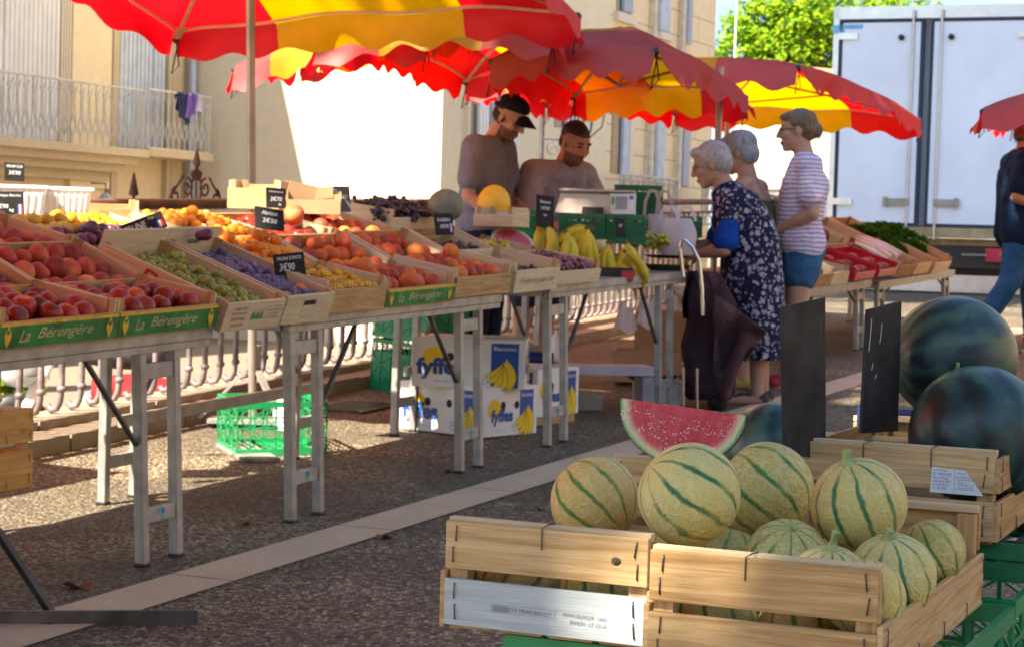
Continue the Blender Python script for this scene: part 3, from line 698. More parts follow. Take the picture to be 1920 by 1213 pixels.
# ================================================================== fruit stall: tables
BRACE = pmat('dull steel brace', (.13, .125, .12), .5, .4, .3, 20)
def trestle(label, s0, s1, ztop, depth=.82, seed=0, h0=.0, brace=True):
    L = s1 - s0
    t = thing('trestle_table', label, 'table', stall_frame(s0, 0, 0), 'grey folding market tables')
    mb = MB(); mb.box((L / 2, depth / 2, ztop - .008), (L - .004, depth - .06, .016)); mb.build('tabletop', GALV, t)
    for y in (.012, depth - .012):
        mb = MB(); mb.box((L / 2, y, ztop - .018), (L, .036, .036)); mb.box((L / 2, y + .004, ztop - .049), (L - .01, .03, .024)); mb.build('edge_beam', GALV, t, None, .002)
    for x in (.012, L - .012):
        mb = MB(); mb.box((x, depth / 2, ztop - .03), (.03, depth - .065, .05)); mb.build('edge_beam', GALV, t)
    zl = ztop - .06
    for e, (xa, xb) in enumerate(((.06, .26), (L - .36, L - .17))):
        for y, lean in ((.03, -.012), (depth - .03, .02)):
            for x in (xa, xb):
                mb = MB(); mb.bar((x - .008, y, zl), (x, y + lean, 0), .034, .034); mb.box((x, y + lean, .006), (.04, .04, .012), 1); mb.build('leg', [GALV, BLACK], t, None, .003)
            for z, hh in ((zl - .06, .05), (.155, .048)):
                mb = MB(); mb.box(((xa + xb) / 2, y + lean * (1 - z / zl), z), (xb - xa - .03, .022, hh))
                c = mb.build('crossbar', GALV, t, None, .003)
                if z < .3 and y < .3:
                    m2 = MB(); x = (xa + xb) / 2; yy = y + lean * .8 - .0125
                    q = [(x + .018 * math.cos(a), x * 0 + .018 * math.sin(a)) for a in (0, .4, .8, 1.2, 1.571)]
                    m2.add([(x - .004, yy, z)] + [(p[0] - .004, yy, z + p[1]) for p in q], [(0, 1, 2, 3, 4, 5)], 0)
                    m2.add([(x - .006, yy, z)] + [(x - .006 - (p[0] - x), yy, z + p[1]) for p in q], [(0, 1, 2, 3, 4, 5)], 1)
                    m2.add([(x - .004, yy, z - .002)] + [(p[0] - .004, yy, z - .002 - p[1]) for p in q], [(0, 1, 2, 3, 4, 5)], 1)
                    m2.build('sticker', [pmat('blue sticker', (.02, .12, .40), .5), pmat('teal sticker', (.02, .42, .36), .5)], c)
        if brace:
            sg = 1 if e == 0 else -1
            for y in (.03, depth - .03):
                xl = xb if e == 0 else xa
                mb = MB(); mb.bar((xl + sg * .30, y, zl + .01), (xl, y, .36), .018, .008); mb.build('brace', BRACE, t)
    mb = MB(); mb.box((L / 2, depth - .02, .30), (L - .3, .02, .045)); mb.build('stretcher', GALV, t)
    return t
trestle('grey steel folding table under the nectarine crates, nearest of its row', -1.72, .29, .725)
trestle('grey steel folding table under the greengage, mirabelle and peach crates', .79, 2.62, .735)
trestle('grey steel folding table at the bananas and scale, far end of the fruit stall', 3.16, 5.12, .75)
# sloping wooden riser boards carrying the second and third rows
for (s0, s1, nm) in ((-1.5, .29, 'behind the nectarines'), (.8, 2.66, 'behind the mirabelles'), (2.7, 3.8, 'behind the grapes')):
    t = thing('display_riser', 'sloping wooden riser under the upper crates ' + nm, 'riser', stall_frame(s0, .26, .728))
    L = s1 - s0
    mb = MB(); mb.bar((L / 2, .30, .155), (L / 2, .02, .015), L - .02, .012, 0, (0, 0, 1)); mb.build('sloping_board', WOOD, t)
    mb = MB(); mb.box((L / 2, .46, .135), (L - .02, .26, .014)); mb.build('top_board', WOOD, t)
    for x in (.04, L - .04):
        mb = MB(); mb.box((x, .34, .09), (.02, .02, .17)); mb.box((x, .57, .065), (.02, .02, .125)); mb.build('support', WOOD, t)
    mb = MB(); mb.box((L / 2, .66, .19), (L - .02, .10, .014)); mb.box((.04, .66, .092), (.02, .02, .185)); mb.box((L - .04, .66, .092), (.02, .02, .185)); mb.build('rear_shelf', WOOD, t)

# ------------------------------------------------------------------ crates
PRINTG = pmat('green printed label', (.02, .22, .05), .5, 0, .35, 12); PRINTY = pmat('yellow print', (.72, .48, .04), .5, 0, .2, 30)
PRINTC = pmat('cream print', (.55, .46, .22), .6); INK = pmat('black ink', (.05, .05, .06), .8); INKR = pmat('red ink', (.45, .03, .05), .8); INKG = pmat('green ink', (.03, .30, .10), .8)
def crate_label(fp, kind, L, H):
    M = tr(L / 2, -.0075, H / 2) @ RX(math.pi / 2); mb = MB()
    if kind == 'green':
        mb.box((0, 0, 0), (L - .004, H - .008, .002), 0, M); mb.box((0, H / 2 - .007, .0005), (L - .004, .008, .003), 1, M)
        put_text(mb, 'La', M @ tr(-L * .30, -.002, .0022), None, H * .46, 2, .4, .0)
        put_text(mb, 'B\u00e9reng\u00e8re', M @ tr(L * .04, -.002, .0022), L * .47, H * .50, 2, .4, .0)
        for x in (-L * .44, L * .42):
            mb.lathe([(.0, .003), (.5, .003)], 4, 1, M @ tr(x, .004, 0) @ Matrix.Diagonal((.034, H * .7, 1, 1)), False)
            mb.lathe([(.0, .0036), (.5, .0036)], 7, 0, M @ tr(x, .012, 0) @ Matrix.Diagonal((.014, .016, 1, 1)), False)
            mb.add([(x - .016, -.004, .0034), (x, -H * .42, .0034), (x + .016, -.004, .0034)], [(0, 1, 2)], 1, None, False, M)
        mats = [PRINTG, PRINTY, PRINTC]
    elif kind == 'info':
        for k, (tx, ww, yy, mi) in enumerate((('- EARL CHY', .09, .03, 0), ('ALSON Jean-Marc', .10, .012, 0), ('82000 MOISSAC', .09, -.006, 0), ('REINE CLAUDE', .08, -.026, 2))):
            put_text(mb, tx, M @ tr(-L * .27, yy, .001), ww, .010, mi, .1)
        for k in range(9):
            mb.add([(-.02 + k * .008, -.012, .001), (-.014 + k * .008, .018 + .012 * math.sin(k * 1.9), .001), (-.010 + k * .008, -.012, .001)], [(0, 1, 2)], 1, None, False, M)
        for k, tx in enumerate(('Calibre  Categorie', '24  26  28  30', 'I   II   EXTRA', 'N  LOT  POIDS')): put_text(mb, tx, M @ tr(L * .30, .030 - k * .014, .001), .10, .007, 0)
        mats = [INK, INKG, INKR]
    elif kind == 'script':
        put_text(mb, 'Fruits de plein air', M @ tr(0, 0, .001), L * .8, H * .30, 0, .4); mats = [pmat('faded brown ink', (.30, .20, .10), .8)]
    return mb.build('printed_label', mats, fp)
_CR = {}
def fruit_crate(label, s, t, h, tilt, L, W, H=.085, yaw=0, kind=None, mat=None, handle=False, fronth=None, M=None, back_h=None):
    mat = mat or WOOD; th = .012
    r = thing('fruit_crate', label, 'crate', M if M is not None else stall_frame(s, t, h, tilt, yaw), 'wooden fruit crates')
    fh = fronth or H
    def panel(nm, c, sz, m=mat):
        mb = MB()
        if nm == 'front_panel' and handle:
            a = L / 2 - .045; hz = sz[2]
            mb.box((a / 2, 0, hz / 2), (a, th, hz)); mb.box((L - a / 2, 0, hz / 2), (a, th, hz)); mb.box((L / 2, 0, hz * .3), (.09, th, hz * .6)); mb.box((L / 2, 0, hz * .9), (.09, th, hz * .2)); mb.box((L / 2, .003, hz * .7), (.09, .004, hz * .2), 1)
        else: mb.box(c, sz)
        return mb.build(nm, [m, BLACK], r, None, .0015)
    fp = panel('front_panel', (L / 2, 0, fh / 2), (L, th, fh))
    panel('back_panel', (L / 2, W, (back_h or H + .02) / 2), (L, th, back_h or H + .02), PALEWOOD if kind == 'info' or handle else mat)
    for x in (th / 2, L - th / 2): panel('side_panel', (x, W / 2, (H + .034) / 2), (th, W - th, H + .034), WOODL)
    for x in (.018, L - .018):
        for y in (.016, W - .016):
            mb = MB(); k = 1 if x < L / 2 else -1; q = 1 if y < W / 2 else -1
            mb.prism([(x - .006 * k, y - .008 * q), (x + .016 * k, y - .008 * q), (x - .006 * k, y + .018 * q)], .004, H + (.026 if q < 0 and False else .038)); mb.build('corner_post', WOOD, r)
    mb = MB(); n = 5
    for k in range(n): mb.box((L / 2, W * (k + .5) / n, .004), (L - .01, W / n * .92, .006))
    mb.build('floor', mat, r)
    mb = MB(); mb.box((L / 2, W / 2, .012), (L - .05, W - .05, .006)); mb.build('liner', BLACK, r)
    if kind: crate_label(fp, kind, L, fh)
    return r
# ------------------------------------------------------------------ fruit
def fruit_mat(name, stops, rough=.45, sc_=9, bloom=None, bumpy=0, spec=.4, rs=.45):
    m, t, b = newmat(name); v = ocoord(t); oi = t.nodes.new('ShaderNodeObjectInfo').outputs['Random']
    f = noise(t, v, sc_, 3, .5, .6); f = math_(t, 'ADD', math_(t, 'MULTIPLY', f, 1 - rs * .5), math_(t, 'MULTIPLY', math_(t, 'SUBTRACT', oi, .25), rs))
    c = ramp(t, f, stops)
    g = noise(t, v, sc_ * 14, 3); c = mixc(t, .16, c, ramp(t, g, [(.35, tuple(x * .6 for x in stops[0][1])), (.65, tuple(min(1, x * 1.0) for x in stops[-1][1]))]))
    if bloom: c = mixc(t, ramp(t, noise(t, v, sc_ * 2.5, 4), [(.4, (0, 0, 0)), (.7, (.7, .7, .7))]), c, bloom)
    t.links.new(c, b.inputs['Base Color']); b.inputs['Roughness'].default_value = rough; b.inputs['Specular IOR Level'].default_value = spec
    if bumpy: bump(t, b, g, bumpy, .002)
    return m
def cleft(depth):
    def fn(p):
        r = p.length; a = math.atan2(p.y, p.x); k = math.exp(-(a / .28) ** 2) * max(0, 1 - abs(p.z) ** 3) * depth
        top = math.exp(-((1 - p.z) / .09)) * .22 + math.exp(-((1 + p.z) / .06)) * .08 * -1
        q = p * (1 - k); return Vector((q.x, q.y, q.z - (top if p.z > 0 else -top)))
    return fn
def fruit_mesh(name, r, mat, cd=.07, sz=.95, stem=False, n=(18, 12)):
    mb = MB(); mb.ball((0, 0, 0), (r, r, r * sz), n[0], n[1], 0, None, cleft(cd))
    if stem: mb.tube([(0, 0, r * .75), (.003, 0, r * 1.12)], .0016, 5, 1)
    return mb.mesh(name, [mat, pmat('fruit stem', (.12, .08, .03), .8)])
FM = {
 'nectarine': (fruit_mat('nectarine skin', [(.30, (.10, .004, .009)), (.52, (.27, .008, .016)), (.72, (.45, .03, .018)), (.88, (.68, .20, .035))], .32, 16), .0365, 'nectarine'),
 'peach': (fruit_mat('peach skin', [(.28, (.20, .008, .015)), (.50, (.40, .028, .028)), (.68, (.60, .11, .045)), (.84, (.78, .32, .09))], .62, 15), .038, 'peach'),
 'orange_peach': (fruit_mat('orange peach skin', [(.28, (.24, .010, .010)), (.50, (.46, .040, .015)), (.68, (.64, .13, .022)), (.84, (.78, .28, .05))], .6, 15), .038, 'peach'),
 'apricot': (fruit_mat('apricot skin', [(.25, (.56, .11, .004)), (.5, (.72, .20, .008)), (.75, (.82, .32, .02))], .55, 20), .024, 'apricot'),
 'plum': (fruit_mat('purple plum skin', [(.3, (.05, .01, .03)), (.55, (.14, .02, .05)), (.75, (.25, .05, .08))], .3, 18, (.20, .13, .22)), .025, 'plum'),
 'damson': (fruit_mat('damson skin', [(.3, (.035, .02, .06)), (.6, (.09, .05, .13)), (.8, (.2, .1, .14))], .5, 22, (.22, .19, .32)), .0175, 'damson'),
 'greengage': (fruit_mat('greengage skin', [(.28, (.12, .13, .01)), (.5, (.22, .24, .015)), (.72, (.36, .36, .04))], .5, 24, (.32, .34, .12)), .0185, 'greengage'),
 'mirabelle': (fruit_mat('mirabelle skin', [(.28, (.42, .15, .004)), (.5, (.60, .28, .006)), (.75, (.70, .42, .02))], .4, 30), .013, 'mirabelle'),
 'golden_apple': (fruit_mat('yellow apple skin', [(.3, (.55, .25, .01)), (.55, (.70, .40, .02)), (.78, (.76, .52, .05))], .4, 12), .034, 'apple'),
}
FMESH = {}
for k, (m, r, c) in FM.items():
    small = r < .02
    FMESH[k] = [fruit_mesh(c, r * q, m, .085 if 'peach' in k or k == 'nectarine' else .05, z, k in ('golden_apple', 'greengage'), (12, 8) if small else (18, 12)) for q, z in ((1, .95), (.93, .9), (1.07, .97))]
FR_ = random.Random(21)
def rrot(rr): return Matrix.Rotation(rr.uniform(0, 6.28), 4, 'Z') @ Matrix.Rotation(rr.uniform(-.9, .9), 4, 'X') @ Matrix.Rotation(rr.uniform(-.9, .9), 4, 'Y')
def fill(crate, kind, L, W, z0, label, group, cover=(0, 1, 0, 1), heap=.3, drop=.0, gap=1.03):
    heap *= (.45 if FM[kind][1] > .03 else .8); z0 += (-.006 if FM[kind][1] > .03 else .022)
    m, r, cat = FM[kind]; M = crate.matrix_world; rr = FR_
    x0, x1, y0, y1 = .016 + (L - .032) * cover[0], .016 + (L - .032) * cover[1], .014 + (W - .028) * cover[2], .014 + (W - .028) * cover[3]
    d = r * 2.02 * gap; nx = max(1, int((x1 - x0) / d)); ny = max(1, int((y1 - y0 - 2 * r) / (d * .88)) + 1)
    for j in range(ny):
        off = (j % 2) * d * .5
        for i in range(nx):
            x = x0 + r + off + i * (x1 - x0 - 2 * r - d * .5) / max(1, nx - 1); y = y0 + r + j * (y1 - y0 - 2 * r) / max(1, ny - 1)
            if x > x1 - r * .9: continue
            if rr.random() < drop + (.07 if r > .03 else 0): continue
            x += rr.uniform(-.12, .12) * r; y += rr.uniform(-.12, .12) * r
            q = (1 - abs(2 * (x - x0) / (x1 - x0) - 1) ** 2) * (1 - abs(2 * (y - y0) / (y1 - y0) - 1) ** 2)
            z = z0 + r + rr.uniform(0, .3) * r + heap * r * 2 * q
            o = put(cat, rr.choice(FMESH[kind]), None, M @ tr(x, y, z) @ rrot(rr)); tag(o, label, cat, group)
            if rr.random() < .12 * heap * 3 and q > .35:
                o = put(cat, rr.choice(FMESH[kind]), None, M @ tr(x + d * .4, y + d * .3, z + r * 1.35) @ rrot(rr)); tag(o, label, cat, group)
TL1 = math.radians(10); TL2 = math.radians(25); TL3 = math.radians(14)
def sl_(s): return .725 if s < .5 else (.735 if s < 2.9 else .752)
ZF = .012
# --- front row
c = fruit_crate('green labelled crate of nectarines at the near end of the front row', -.86, -.02, .726, TL1, .555, .305, .078, kind='green'); fill(c, 'nectarine', .555, .305, .032, 'dark red nectarine in the green labelled crate at the near end', 'nectarines in the nearest green labelled crate', heap=.45)
c = fruit_crate('green labelled crate of nectarines at the table corner, beside the greengages', -.30, -.02, .726, TL1, .55, .305, .078, kind='green'); fill(c, 'nectarine', .55, .305, .03, 'red nectarine in the green labelled crate beside the greengages', 'nectarines in the corner green labelled crate', heap=.5, drop=.06)
c = fruit_crate('long pale crate of greengages with printed end board and red lettering inside', .262, -.03, .71, math.radians(20), .372, .52, .072, fronth=.10, kind='info', mat=PALEWOOD, back_h=.15); fill(c, 'greengage', .372, .52, .022, 'greengage in the long pale crate', 'greengages in the long crate', heap=.55, cover=(0, 1, 0, .93))
mb = MB(); put_text(mb, 'Duc', tr(.0135, .30, .062) @ Matrix(((0, 0, 1, 0), (1, 0, 0, 0), (0, 1, 0, 0), (0, 0, 0, 1))), .17, .055, 0, .3, .02); mb.build('red_lettering', INKR, c)
mb = MB(); put_text(mb, 'Duc', tr(-.0015, .26, .062) @ Matrix(((0, 0, -1, 0), (-1, 0, 0, 0), (0, 1, 0, 0), (0, 0, 0, 1))), .17, .06, 0, .3, .02); mb.build('red_lettering', INKR, c)
c = fruit_crate('long pale crate of damsons with a hand hole in its end board', .645, -.03, .712, math.radians(20), .335, .52, .074, fronth=.105, handle=True, mat=PALEWOOD, back_h=.15); fill(c, 'damson', .335, .52, .028, 'bloomy damson in the long crate with a hand hole', 'damsons in the long crate', heap=.4, cover=(0, 1, 0, .9))
mb = MB(); put_text(mb, 'AGRI-MED', tr(.17, .513, .10) @ RX(math.pi / 2), .08, .016, 0, .1, .02); mb.build('stamp', INK, c)
o = put('apricot', FMESH['apricot'][2], None, c.matrix_world @ tr(.27, .10, .075) @ RX(.4)); tag(o, 'single orange apricot lying on the damsons', 'apricot')
c = fruit_crate('crate of small yellow mirabelles in the front row', .985, -.02, .727, TL1, .455, .30, .09); fill(c, 'mirabelle', .455, .30, .05, 'small yellow mirabelle in the front row crate', 'mirabelles in the front row crate', heap=.8)
c = fruit_crate('green labelled crate of peaches in the front row, right of the mirabelles', 1.45, -.02, .73, TL1, .60, .305, .072, kind='green'); fill(c, 'orange_peach', .60, .305, .03, 'peach in the green labelled crate right of the mirabelles', 'peaches in the green labelled crate', heap=.35, drop=.05)
c = fruit_crate('plain crate of flat orange peaches in the front row, left of the lettered crate', 2.065, -.02, .74, TL1, .56, .305, .085); fill(c, 'orange_peach', .56, .305, .042, 'orange peach in the plain front crate left of the lettered crate', 'peaches in the plain front crate', heap=.4)
c = fruit_crate('pale crate with faded script lettering on its front board', 2.645, -.03, .735, TL1, .495, .33, .10, kind='script', mat=PALEWOOD)
cG1 = c
c = fruit_crate('pale crate of red grapes at the far end of the front row', 3.15, -.03, .752, TL1, .53, .33, .062, mat=PALEWOOD)
cG2 = c
# --- second row
z2 = lambda s: sl_(s) + .062
c = fruit_crate('crate of peaches in the second row at the near end', -.86, .285, .762, TL2, .555, .31, .085); fill(c, 'nectarine', .555, .31, .035, 'nectarine in the near second row crate', 'nectarines in the near second row crate', heap=.3)
c = fruit_crate('second row crate of big blushed peaches beside the greengages', -.30, .285, .762, TL2, .56, .31, .085); fill(c, 'peach', .56, .31, .04, 'big blushed peach in the second row crate beside the greengages', 'big peaches in the second row', heap=.25)
c = fruit_crate('second row crate of apricots between damsons and peaches', .985, .285, .762, TL2, .50, .31, .085); fill(c, 'apricot', .50, .31, .045, 'apricot in the second row crate', 'apricots in the second row crate', heap=.6)
c = fruit_crate('second row crate of orange red peaches right of the apricots', 1.50, .285, .762, TL2, .58, .31, .085); fill(c, 'orange_peach', .58, .31, .04, 'orange red peach in the second row crate right of the apricots', 'peaches right of the apricots', heap=.4, drop=.08)
c = fruit_crate('second row crate of red peaches at the right end of the peaches', 2.10, .285, .768, TL2, .58, .31, .085); fill(c, 'orange_peach', .58, .31, .035, 'red peach in the right end second row crate', 'peaches in the right end second row crate', heap=.3, drop=.1)
c = fruit_crate('plain second row crate behind the lettered crate', 2.70, .30, .775, TL2, .50, .31, .085); cG3 = c
c = fruit_crate('plain second row crate with yellow grapes behind the red grapes', 3.22, .30, .79, TL1, .46, .31, .08); cG4 = c
# --- third row
c = fruit_crate('third row crate of pink peaches at the near end', -.86, .60, .882, TL3, .60, .31, .085); fill(c, 'peach', .60, .31, .035, 'pink peach in the third row near end crate', 'peaches in the third row near end crate', heap=.3)
c = fruit_crate('third row crate of pink peaches under the purple plums', -.25, .60, .882, TL3, .57, .31, .085); fill(c, 'peach', .57, .31, .035, 'pink peach in the third row crate under the white tubs', 'peaches in the third row crate under the tubs', heap=.3)
c = fruit_crate('third row crate of purple plums and yellow apples', .34, .62, .885, TL3, .64, .34, .08); fill(c, 'plum', .64, .34, .04, 'dark purple plum among yellow apples', 'purple plums in the third row', cover=(0, 1, 0, .42), heap=.5, drop=.25); fill(c, 'golden_apple', .64, .34, .05, 'yellow apple behind the purple plums', 'yellow apples in the third row', cover=(0, 1, .42, 1), heap=.5)
c = fruit_crate('third row crate of apricots behind the black price board', 1.08, .60, .888, TL3, .47, .31, .085); fill(c, 'apricot', .47, .31, .055, 'apricot in the third row crate', 'apricots in the third row crate', heap=.7, drop=.15)
c = fruit_crate('third row crate of dark nectarines, its far side board in the sun', 1.57, .60, .888, TL3, .53, .31, .085); fill(c, 'nectarine', .53, .31, .03, 'dark nectarine in the third row crate', 'nectarines in the third row crate', heap=.3)
c = fruit_crate('third row crate of red peaches left of the black grapes', 2.12, .60, .888, TL3, .57, .31, .085); fill(c, 'orange_peach', .57, .31, .035, 'red peach in the third row crate left of the black grapes', 'peaches in the third row crate', heap=.3)
# two black plums resting on a back board, one lit peach on the wood
for k, (px, py) in enumerate(((377, 441), (387, 440))):
    o = put('plum', FMESH['plum'][1], None, tr(*Pd(px, py, 7.05)) @ RX(k)); tag(o, 'dark plum resting on the back board of the damson crate', 'plum', 'two plums on the back board')
o = put('peach', fruit_mesh('peach', .046, FM['peach'][0]), None, tr(*Pd(551, 403, 8.3)) @ RX(.5)); tag(o, 'large sunlit pink peach standing against the cardboard box', 'peach')
# ------------------------------------------------------------------ grapes
def grape_mesh(name, n, L, W, H, r, mat, seed):
    rr = random.Random(seed); mb = MB()
    for k in range(n):
        a = rr.uniform(0, 6.28); q = math.sqrt(rr.random()); x = rr.uniform(-1, 1)
        ww = (1 - abs(x) ** 2 * .6)
        mb.ball((x * L / 2, q * math.cos(a) * W / 2 * ww, q * math.sin(a) * H / 2 * ww + H / 2), r * rr.uniform(.88, 1.08), 8, 6)
    mb.tube([(-L * .6, 0, H * .8), (-L * .3, .01, H * .7), (0, 0, H * .6)], .003, 5, 1)
    return mb.mesh(name, [mat, pmat('grape stalk', (.30, .26, .08), .7)])
GR_R = fruit_mat('red grape skin', [(.3, (.10, .015, .03)), (.55, (.20, .04, .06)), (.8, (.32, .08, .09))], .35, 40, (.25, .16, .2)); GR_B = fruit_mat('black grape skin', [(.3, (.015, .01, .015)), (.6, (.05, .025, .04)), (.8, (.12, .06, .06))], .4, 40, (.12, .10, .13)); GR_Y = fruit_mat('yellow grape skin', [(.3, (.36, .33, .03)), (.6, (.50, .46, .06)), (.8, (.6, .55, .12))], .3, 40)
def bunches(crate, cells, L, W, z, mat, label, group, r=.011, size=(.17, .11, .07), seed=0):
    for k, (x, y) in enumerate(cells):
        o = put('grape_bunch', grape_mesh('grape_bunch', 70, *size, r, mat, seed + k), None, crate.matrix_world @ tr(x * L, y * W, z) @ RZ(FR_.uniform(0, 3))); tag(o, label, 'grapes', group)
bunches(cG1, [(.2, .3), (.5, .35), (.8, .3), (.35, .7), (.7, .7)], .495, .33, .02, GR_B, 'bunch of black grapes in the lettered crate', 'black grapes in the lettered crate', seed=1)
bunches(cG2, [(.2, .3), (.5, .3), (.8, .3), (.3, .7), (.65, .7), (.88, .68)], .53, .33, .025, GR_R, 'bunch of dusty red grapes in the far front crate', 'red grapes in the far front crate', .012, seed=11)
bunches(cG3, [(.25, .5), (.6, .5), (.85, .5)], .5, .31, .03, GR_B, 'bunch of black grapes in the plain second row crate', 'black grapes in the second row', seed=21)
bunches(cG4, [(.2, .55), (.5, .6), (.8, .5)], .46, .31, .05, GR_Y, 'bunch of yellow grapes behind the red grapes', 'yellow grapes in the second row', seed=31)
c = fruit_crate('raised pale crate heaped with black grapes below the yellow melon', 2.86, .68, .945, math.radians(8), .56, .34, .10, mat=PALEWOOD)
bunches(c, [(.12, .25), (.35, .2), (.6, .25), (.85, .25), (.2, .65), (.45, .6), (.7, .65), (.9, .7)], .56, .34, .06, GR_B, 'bunch of black grapes heaped in the raised crate', 'black grapes in the raised crate', .012, (.2, .13, .10), 41)
cG5 = c
# ------------------------------------------------------------------ price boards
FLAG = [pmat('flag blue', (.02, .06, .35), .6), CHALK, pmat('flag red', (.6, .02, .03), .6)]
def slate(label, px, py, d, w_, h_, lines, yaw=0, roll=0, pitch=-.2, name='price_board', flag=False, mat=None, thick=.006):
    M = frame(Pd(px, py, d), T2 * .75 - N2 * .66, T2 * .66 + N2 * .75) @ RZ(yaw) @ RY(roll) @ RX(pitch)
    t = thing(name, label, 'price board', M)
    mb = MB(); mb.box((0, 0, 0), (w_, thick, h_)); mb.build('board', mat or SLATE, t, None, .001)
    mb = MB()
    for (tx, x, z, ww, hh) in lines: put_text(mb, tx, tr(x * w_, -thick / 2 - .001, z * h_) @ RX(math.pi / 2), ww * w_, hh * h_, 0, .15, .01)
    if lines: mb.build('chalk_writing', CHALK, t)
    if flag:
        for k in range(3):
            mb = MB(); mb.add([(w_ * (.28 + k * .055), -thick / 2 - .0012, -h_ * .38), (w_ * (.335 + k * .055), -thick / 2 - .0012, -h_ * .38), (w_ * (.335 + k * .055), -thick / 2 - .0012, h_ * .02), (w_ * (.28 + k * .055), -thick / 2 - .0012, h_ * .02)], [(0, 1, 2, 3)]); mb.build('flag_stripe', FLAG[k], t)
    return t
slate('tilted black price board reading PRUNE, with a small flag', 270, 425, 7.0, .155, .062, [('PRUNE', -.2, .1, .52, .38), ('2\u20ac30', 0, -.33, .32, .3), ('2kg', .2, .3, .14, .2)], roll=-.38, flag=True, pitch=-.25)
slate('black price board reading 3,90 stuck in the second row apricots', 543, 498, 7.15, .115, .088, [('PRUNE D\'ENTE', 0, .3, .8, .14), ('3\u20ac90', -.1, -.05, .5, .32), ('kg', .2, -.35, .16, .14)], roll=-.12, pitch=-.1)
slate('black price board leaning on the third row nectarines', 505, 411, 7.75, .12, .092, [('Abricot', 0, .25, .55, .18), ('2\u20ac50', 0, -.1, .5, .22)], roll=.12, pitch=-.45)
slate('brownish black price board in front of the cardboard box', 517, 372, 8.3, .085, .085, [('P\u00eache jaune', 0, .3, .75, .12), ('2\u20ac70', 0, -.05, .6, .22), ('kg', .2, -.32, .15, .12)], roll=.03)
slate('grey price board at the right end of the cardboard box', 641, 374, 8.8, .078, .115, [('3\u20ac50', 0, .1, .6, .16)], roll=-.03, mat=pmat('worn slate', (.10, .105, .10), .7))
slate('black price board hung on the raised grape crate', 832, 421, 9.0, .09, .098, [('RAISIN', 0, .2, .7, .16), ('3\u20ac90', 0, -.1, .5, .2)], roll=-.05, flag=True)
slate('tall black price board between the green crate and the scale', 1022, 397, 10.2, .10, .165, [('Banane', 0, .3, .6, .10), ('1\u20ac90', 0, .1, .5, .12), ('kg', 0, -.12, .2, .08)], roll=.08)
slate('small dark price board on the green crates behind the bananas', 1163, 427, 10.6, .055, .10, [('2\u20ac', 0, .1, .5, .16)], roll=.02)
slate('black price board under the white tubs at the left edge', 15, 385, 7.2, .115, .10, [('Pastèque Blanche', 0, .34, .8, .12), ('2\u20ac90', -.2, -.05, .4, .16), ('kg', .1, -.2, .15, .14)], roll=-.02, flag=True)
slate('smaller black price board standing behind the white tubs', 27, 323, 7.9, .078, .072, [('PROMTOUR', 0, .3, .8, .15), ('3\u20ac90', 0, -.05, .6, .24)], roll=.02)
# ------------------------------------------------------------------ things on the back row
def tub(label, px, py, d, L, W, H, yaw=0):
    t = thing('plastic_tub', label, 'tub', frame(Pd(px, py, d), T2 * .55 - N2 * .83, T2 * .83 + N2 * .55) @ RZ(yaw), 'white plastic tubs on the back row')
    mb = MB(); k = .86
    P = lambda q, z: [(-L / 2 * q, -W / 2 * q, z), (L / 2 * q, -W / 2 * q, z), (L / 2 * q, W / 2 * q, z), (-L / 2 * q, W / 2 * q, z)]
    mb.add(P(k, 0) + P(1, H) + P(.97, H) + P(k * .97, .006), [(3, 2, 1, 0), (0, 1, 5, 4), (1, 2, 6, 5), (2, 3, 7, 6), (3, 0, 4, 7), (4, 5, 9, 8), (5, 6, 10, 9), (6, 7, 11, 10), (7, 4, 8, 11), (8, 9, 13, 12), (9, 10, 14, 13), (10, 11, 15, 14), (11, 8, 12, 15), (12, 13, 14, 15)])
    n = 9
    for i in range(n):
        x = -L / 2 * .9 + L * .9 * i / (n - 1); mb.bar((x * .9, -W / 2 * k - .002, .01), (x, -W / 2 * .985 - .002, H * .8), .012, .006)
    for y in (-W / 2, W / 2): mb.box((0, y, H), (L + .02, .014, .012))
    for x in (-L / 2, L / 2): mb.box((x, 0, H), (.014, W, .012))
    return mb.build('tub_body', WHITEPL, t, None, .002) and t
tub('white ribbed plastic tub on the back row, right one of two', 118, 400, 7.55, .21, .16, .092)
tub('white plastic tub on the back row at the left edge of the view', 25, 406, 7.4, .24, .18, .11)
M = frame(Pd(482, 384, 8.75), -N2, T2)
c = fruit_crate('wooden crate standing on its side behind the apricots', 0, 0, 0, 0, .26, .12, .09, M=frame(Pd(427, 391, 8.75), -N2, T2))
CARD = pmat('brown cardboard', (.40, .25, .13), .8, 0, .15, 5); WCARD = pmat('white printed cardboard', (.74, .73, .70), .6, 0, .06, 3)
t = thing('cardboard_tray', 'open brown cardboard tray on the back row with a folded flap', 'box', frame(Pd(538, 400, 8.6), T2 * .5 - N2 * .86, T2 * .86 + N2 * .5))
mb = MB(); mb.box((.115, 0, .03), (.23, .006, .06)); mb.box((.115, .16, .045), (.23, .006, .09)); mb.box((0, .08, .05), (.006, .154, .10)); mb.box((.23, .08, .05), (.006, .154, .10)); mb.box((.115, .08, .003), (.224, .15, .006)); mb.build('tray', CARD, t)
mb = MB(); mb.bar((0, .03, .10), (.12, .06, .075), .09, .004, 0, (0, 1, 0)); mb.bar((.10, .16, .09), (.20, .155, .10), .004, .05); mb.build('flap', CARD, t)
for k, (px, py, d, L) in enumerate(((490, 400, 8.55, .14), (245, 414, 7.8, .2))): pass
c = fruit_crate('empty pale crate behind the yellow apples', 0, 0, 0, 0, .3, .12, .06, M=frame(Pd(112, 418, 7.7), T2 * .6 - N2 * .8, T2 * .8 + N2 * .6))
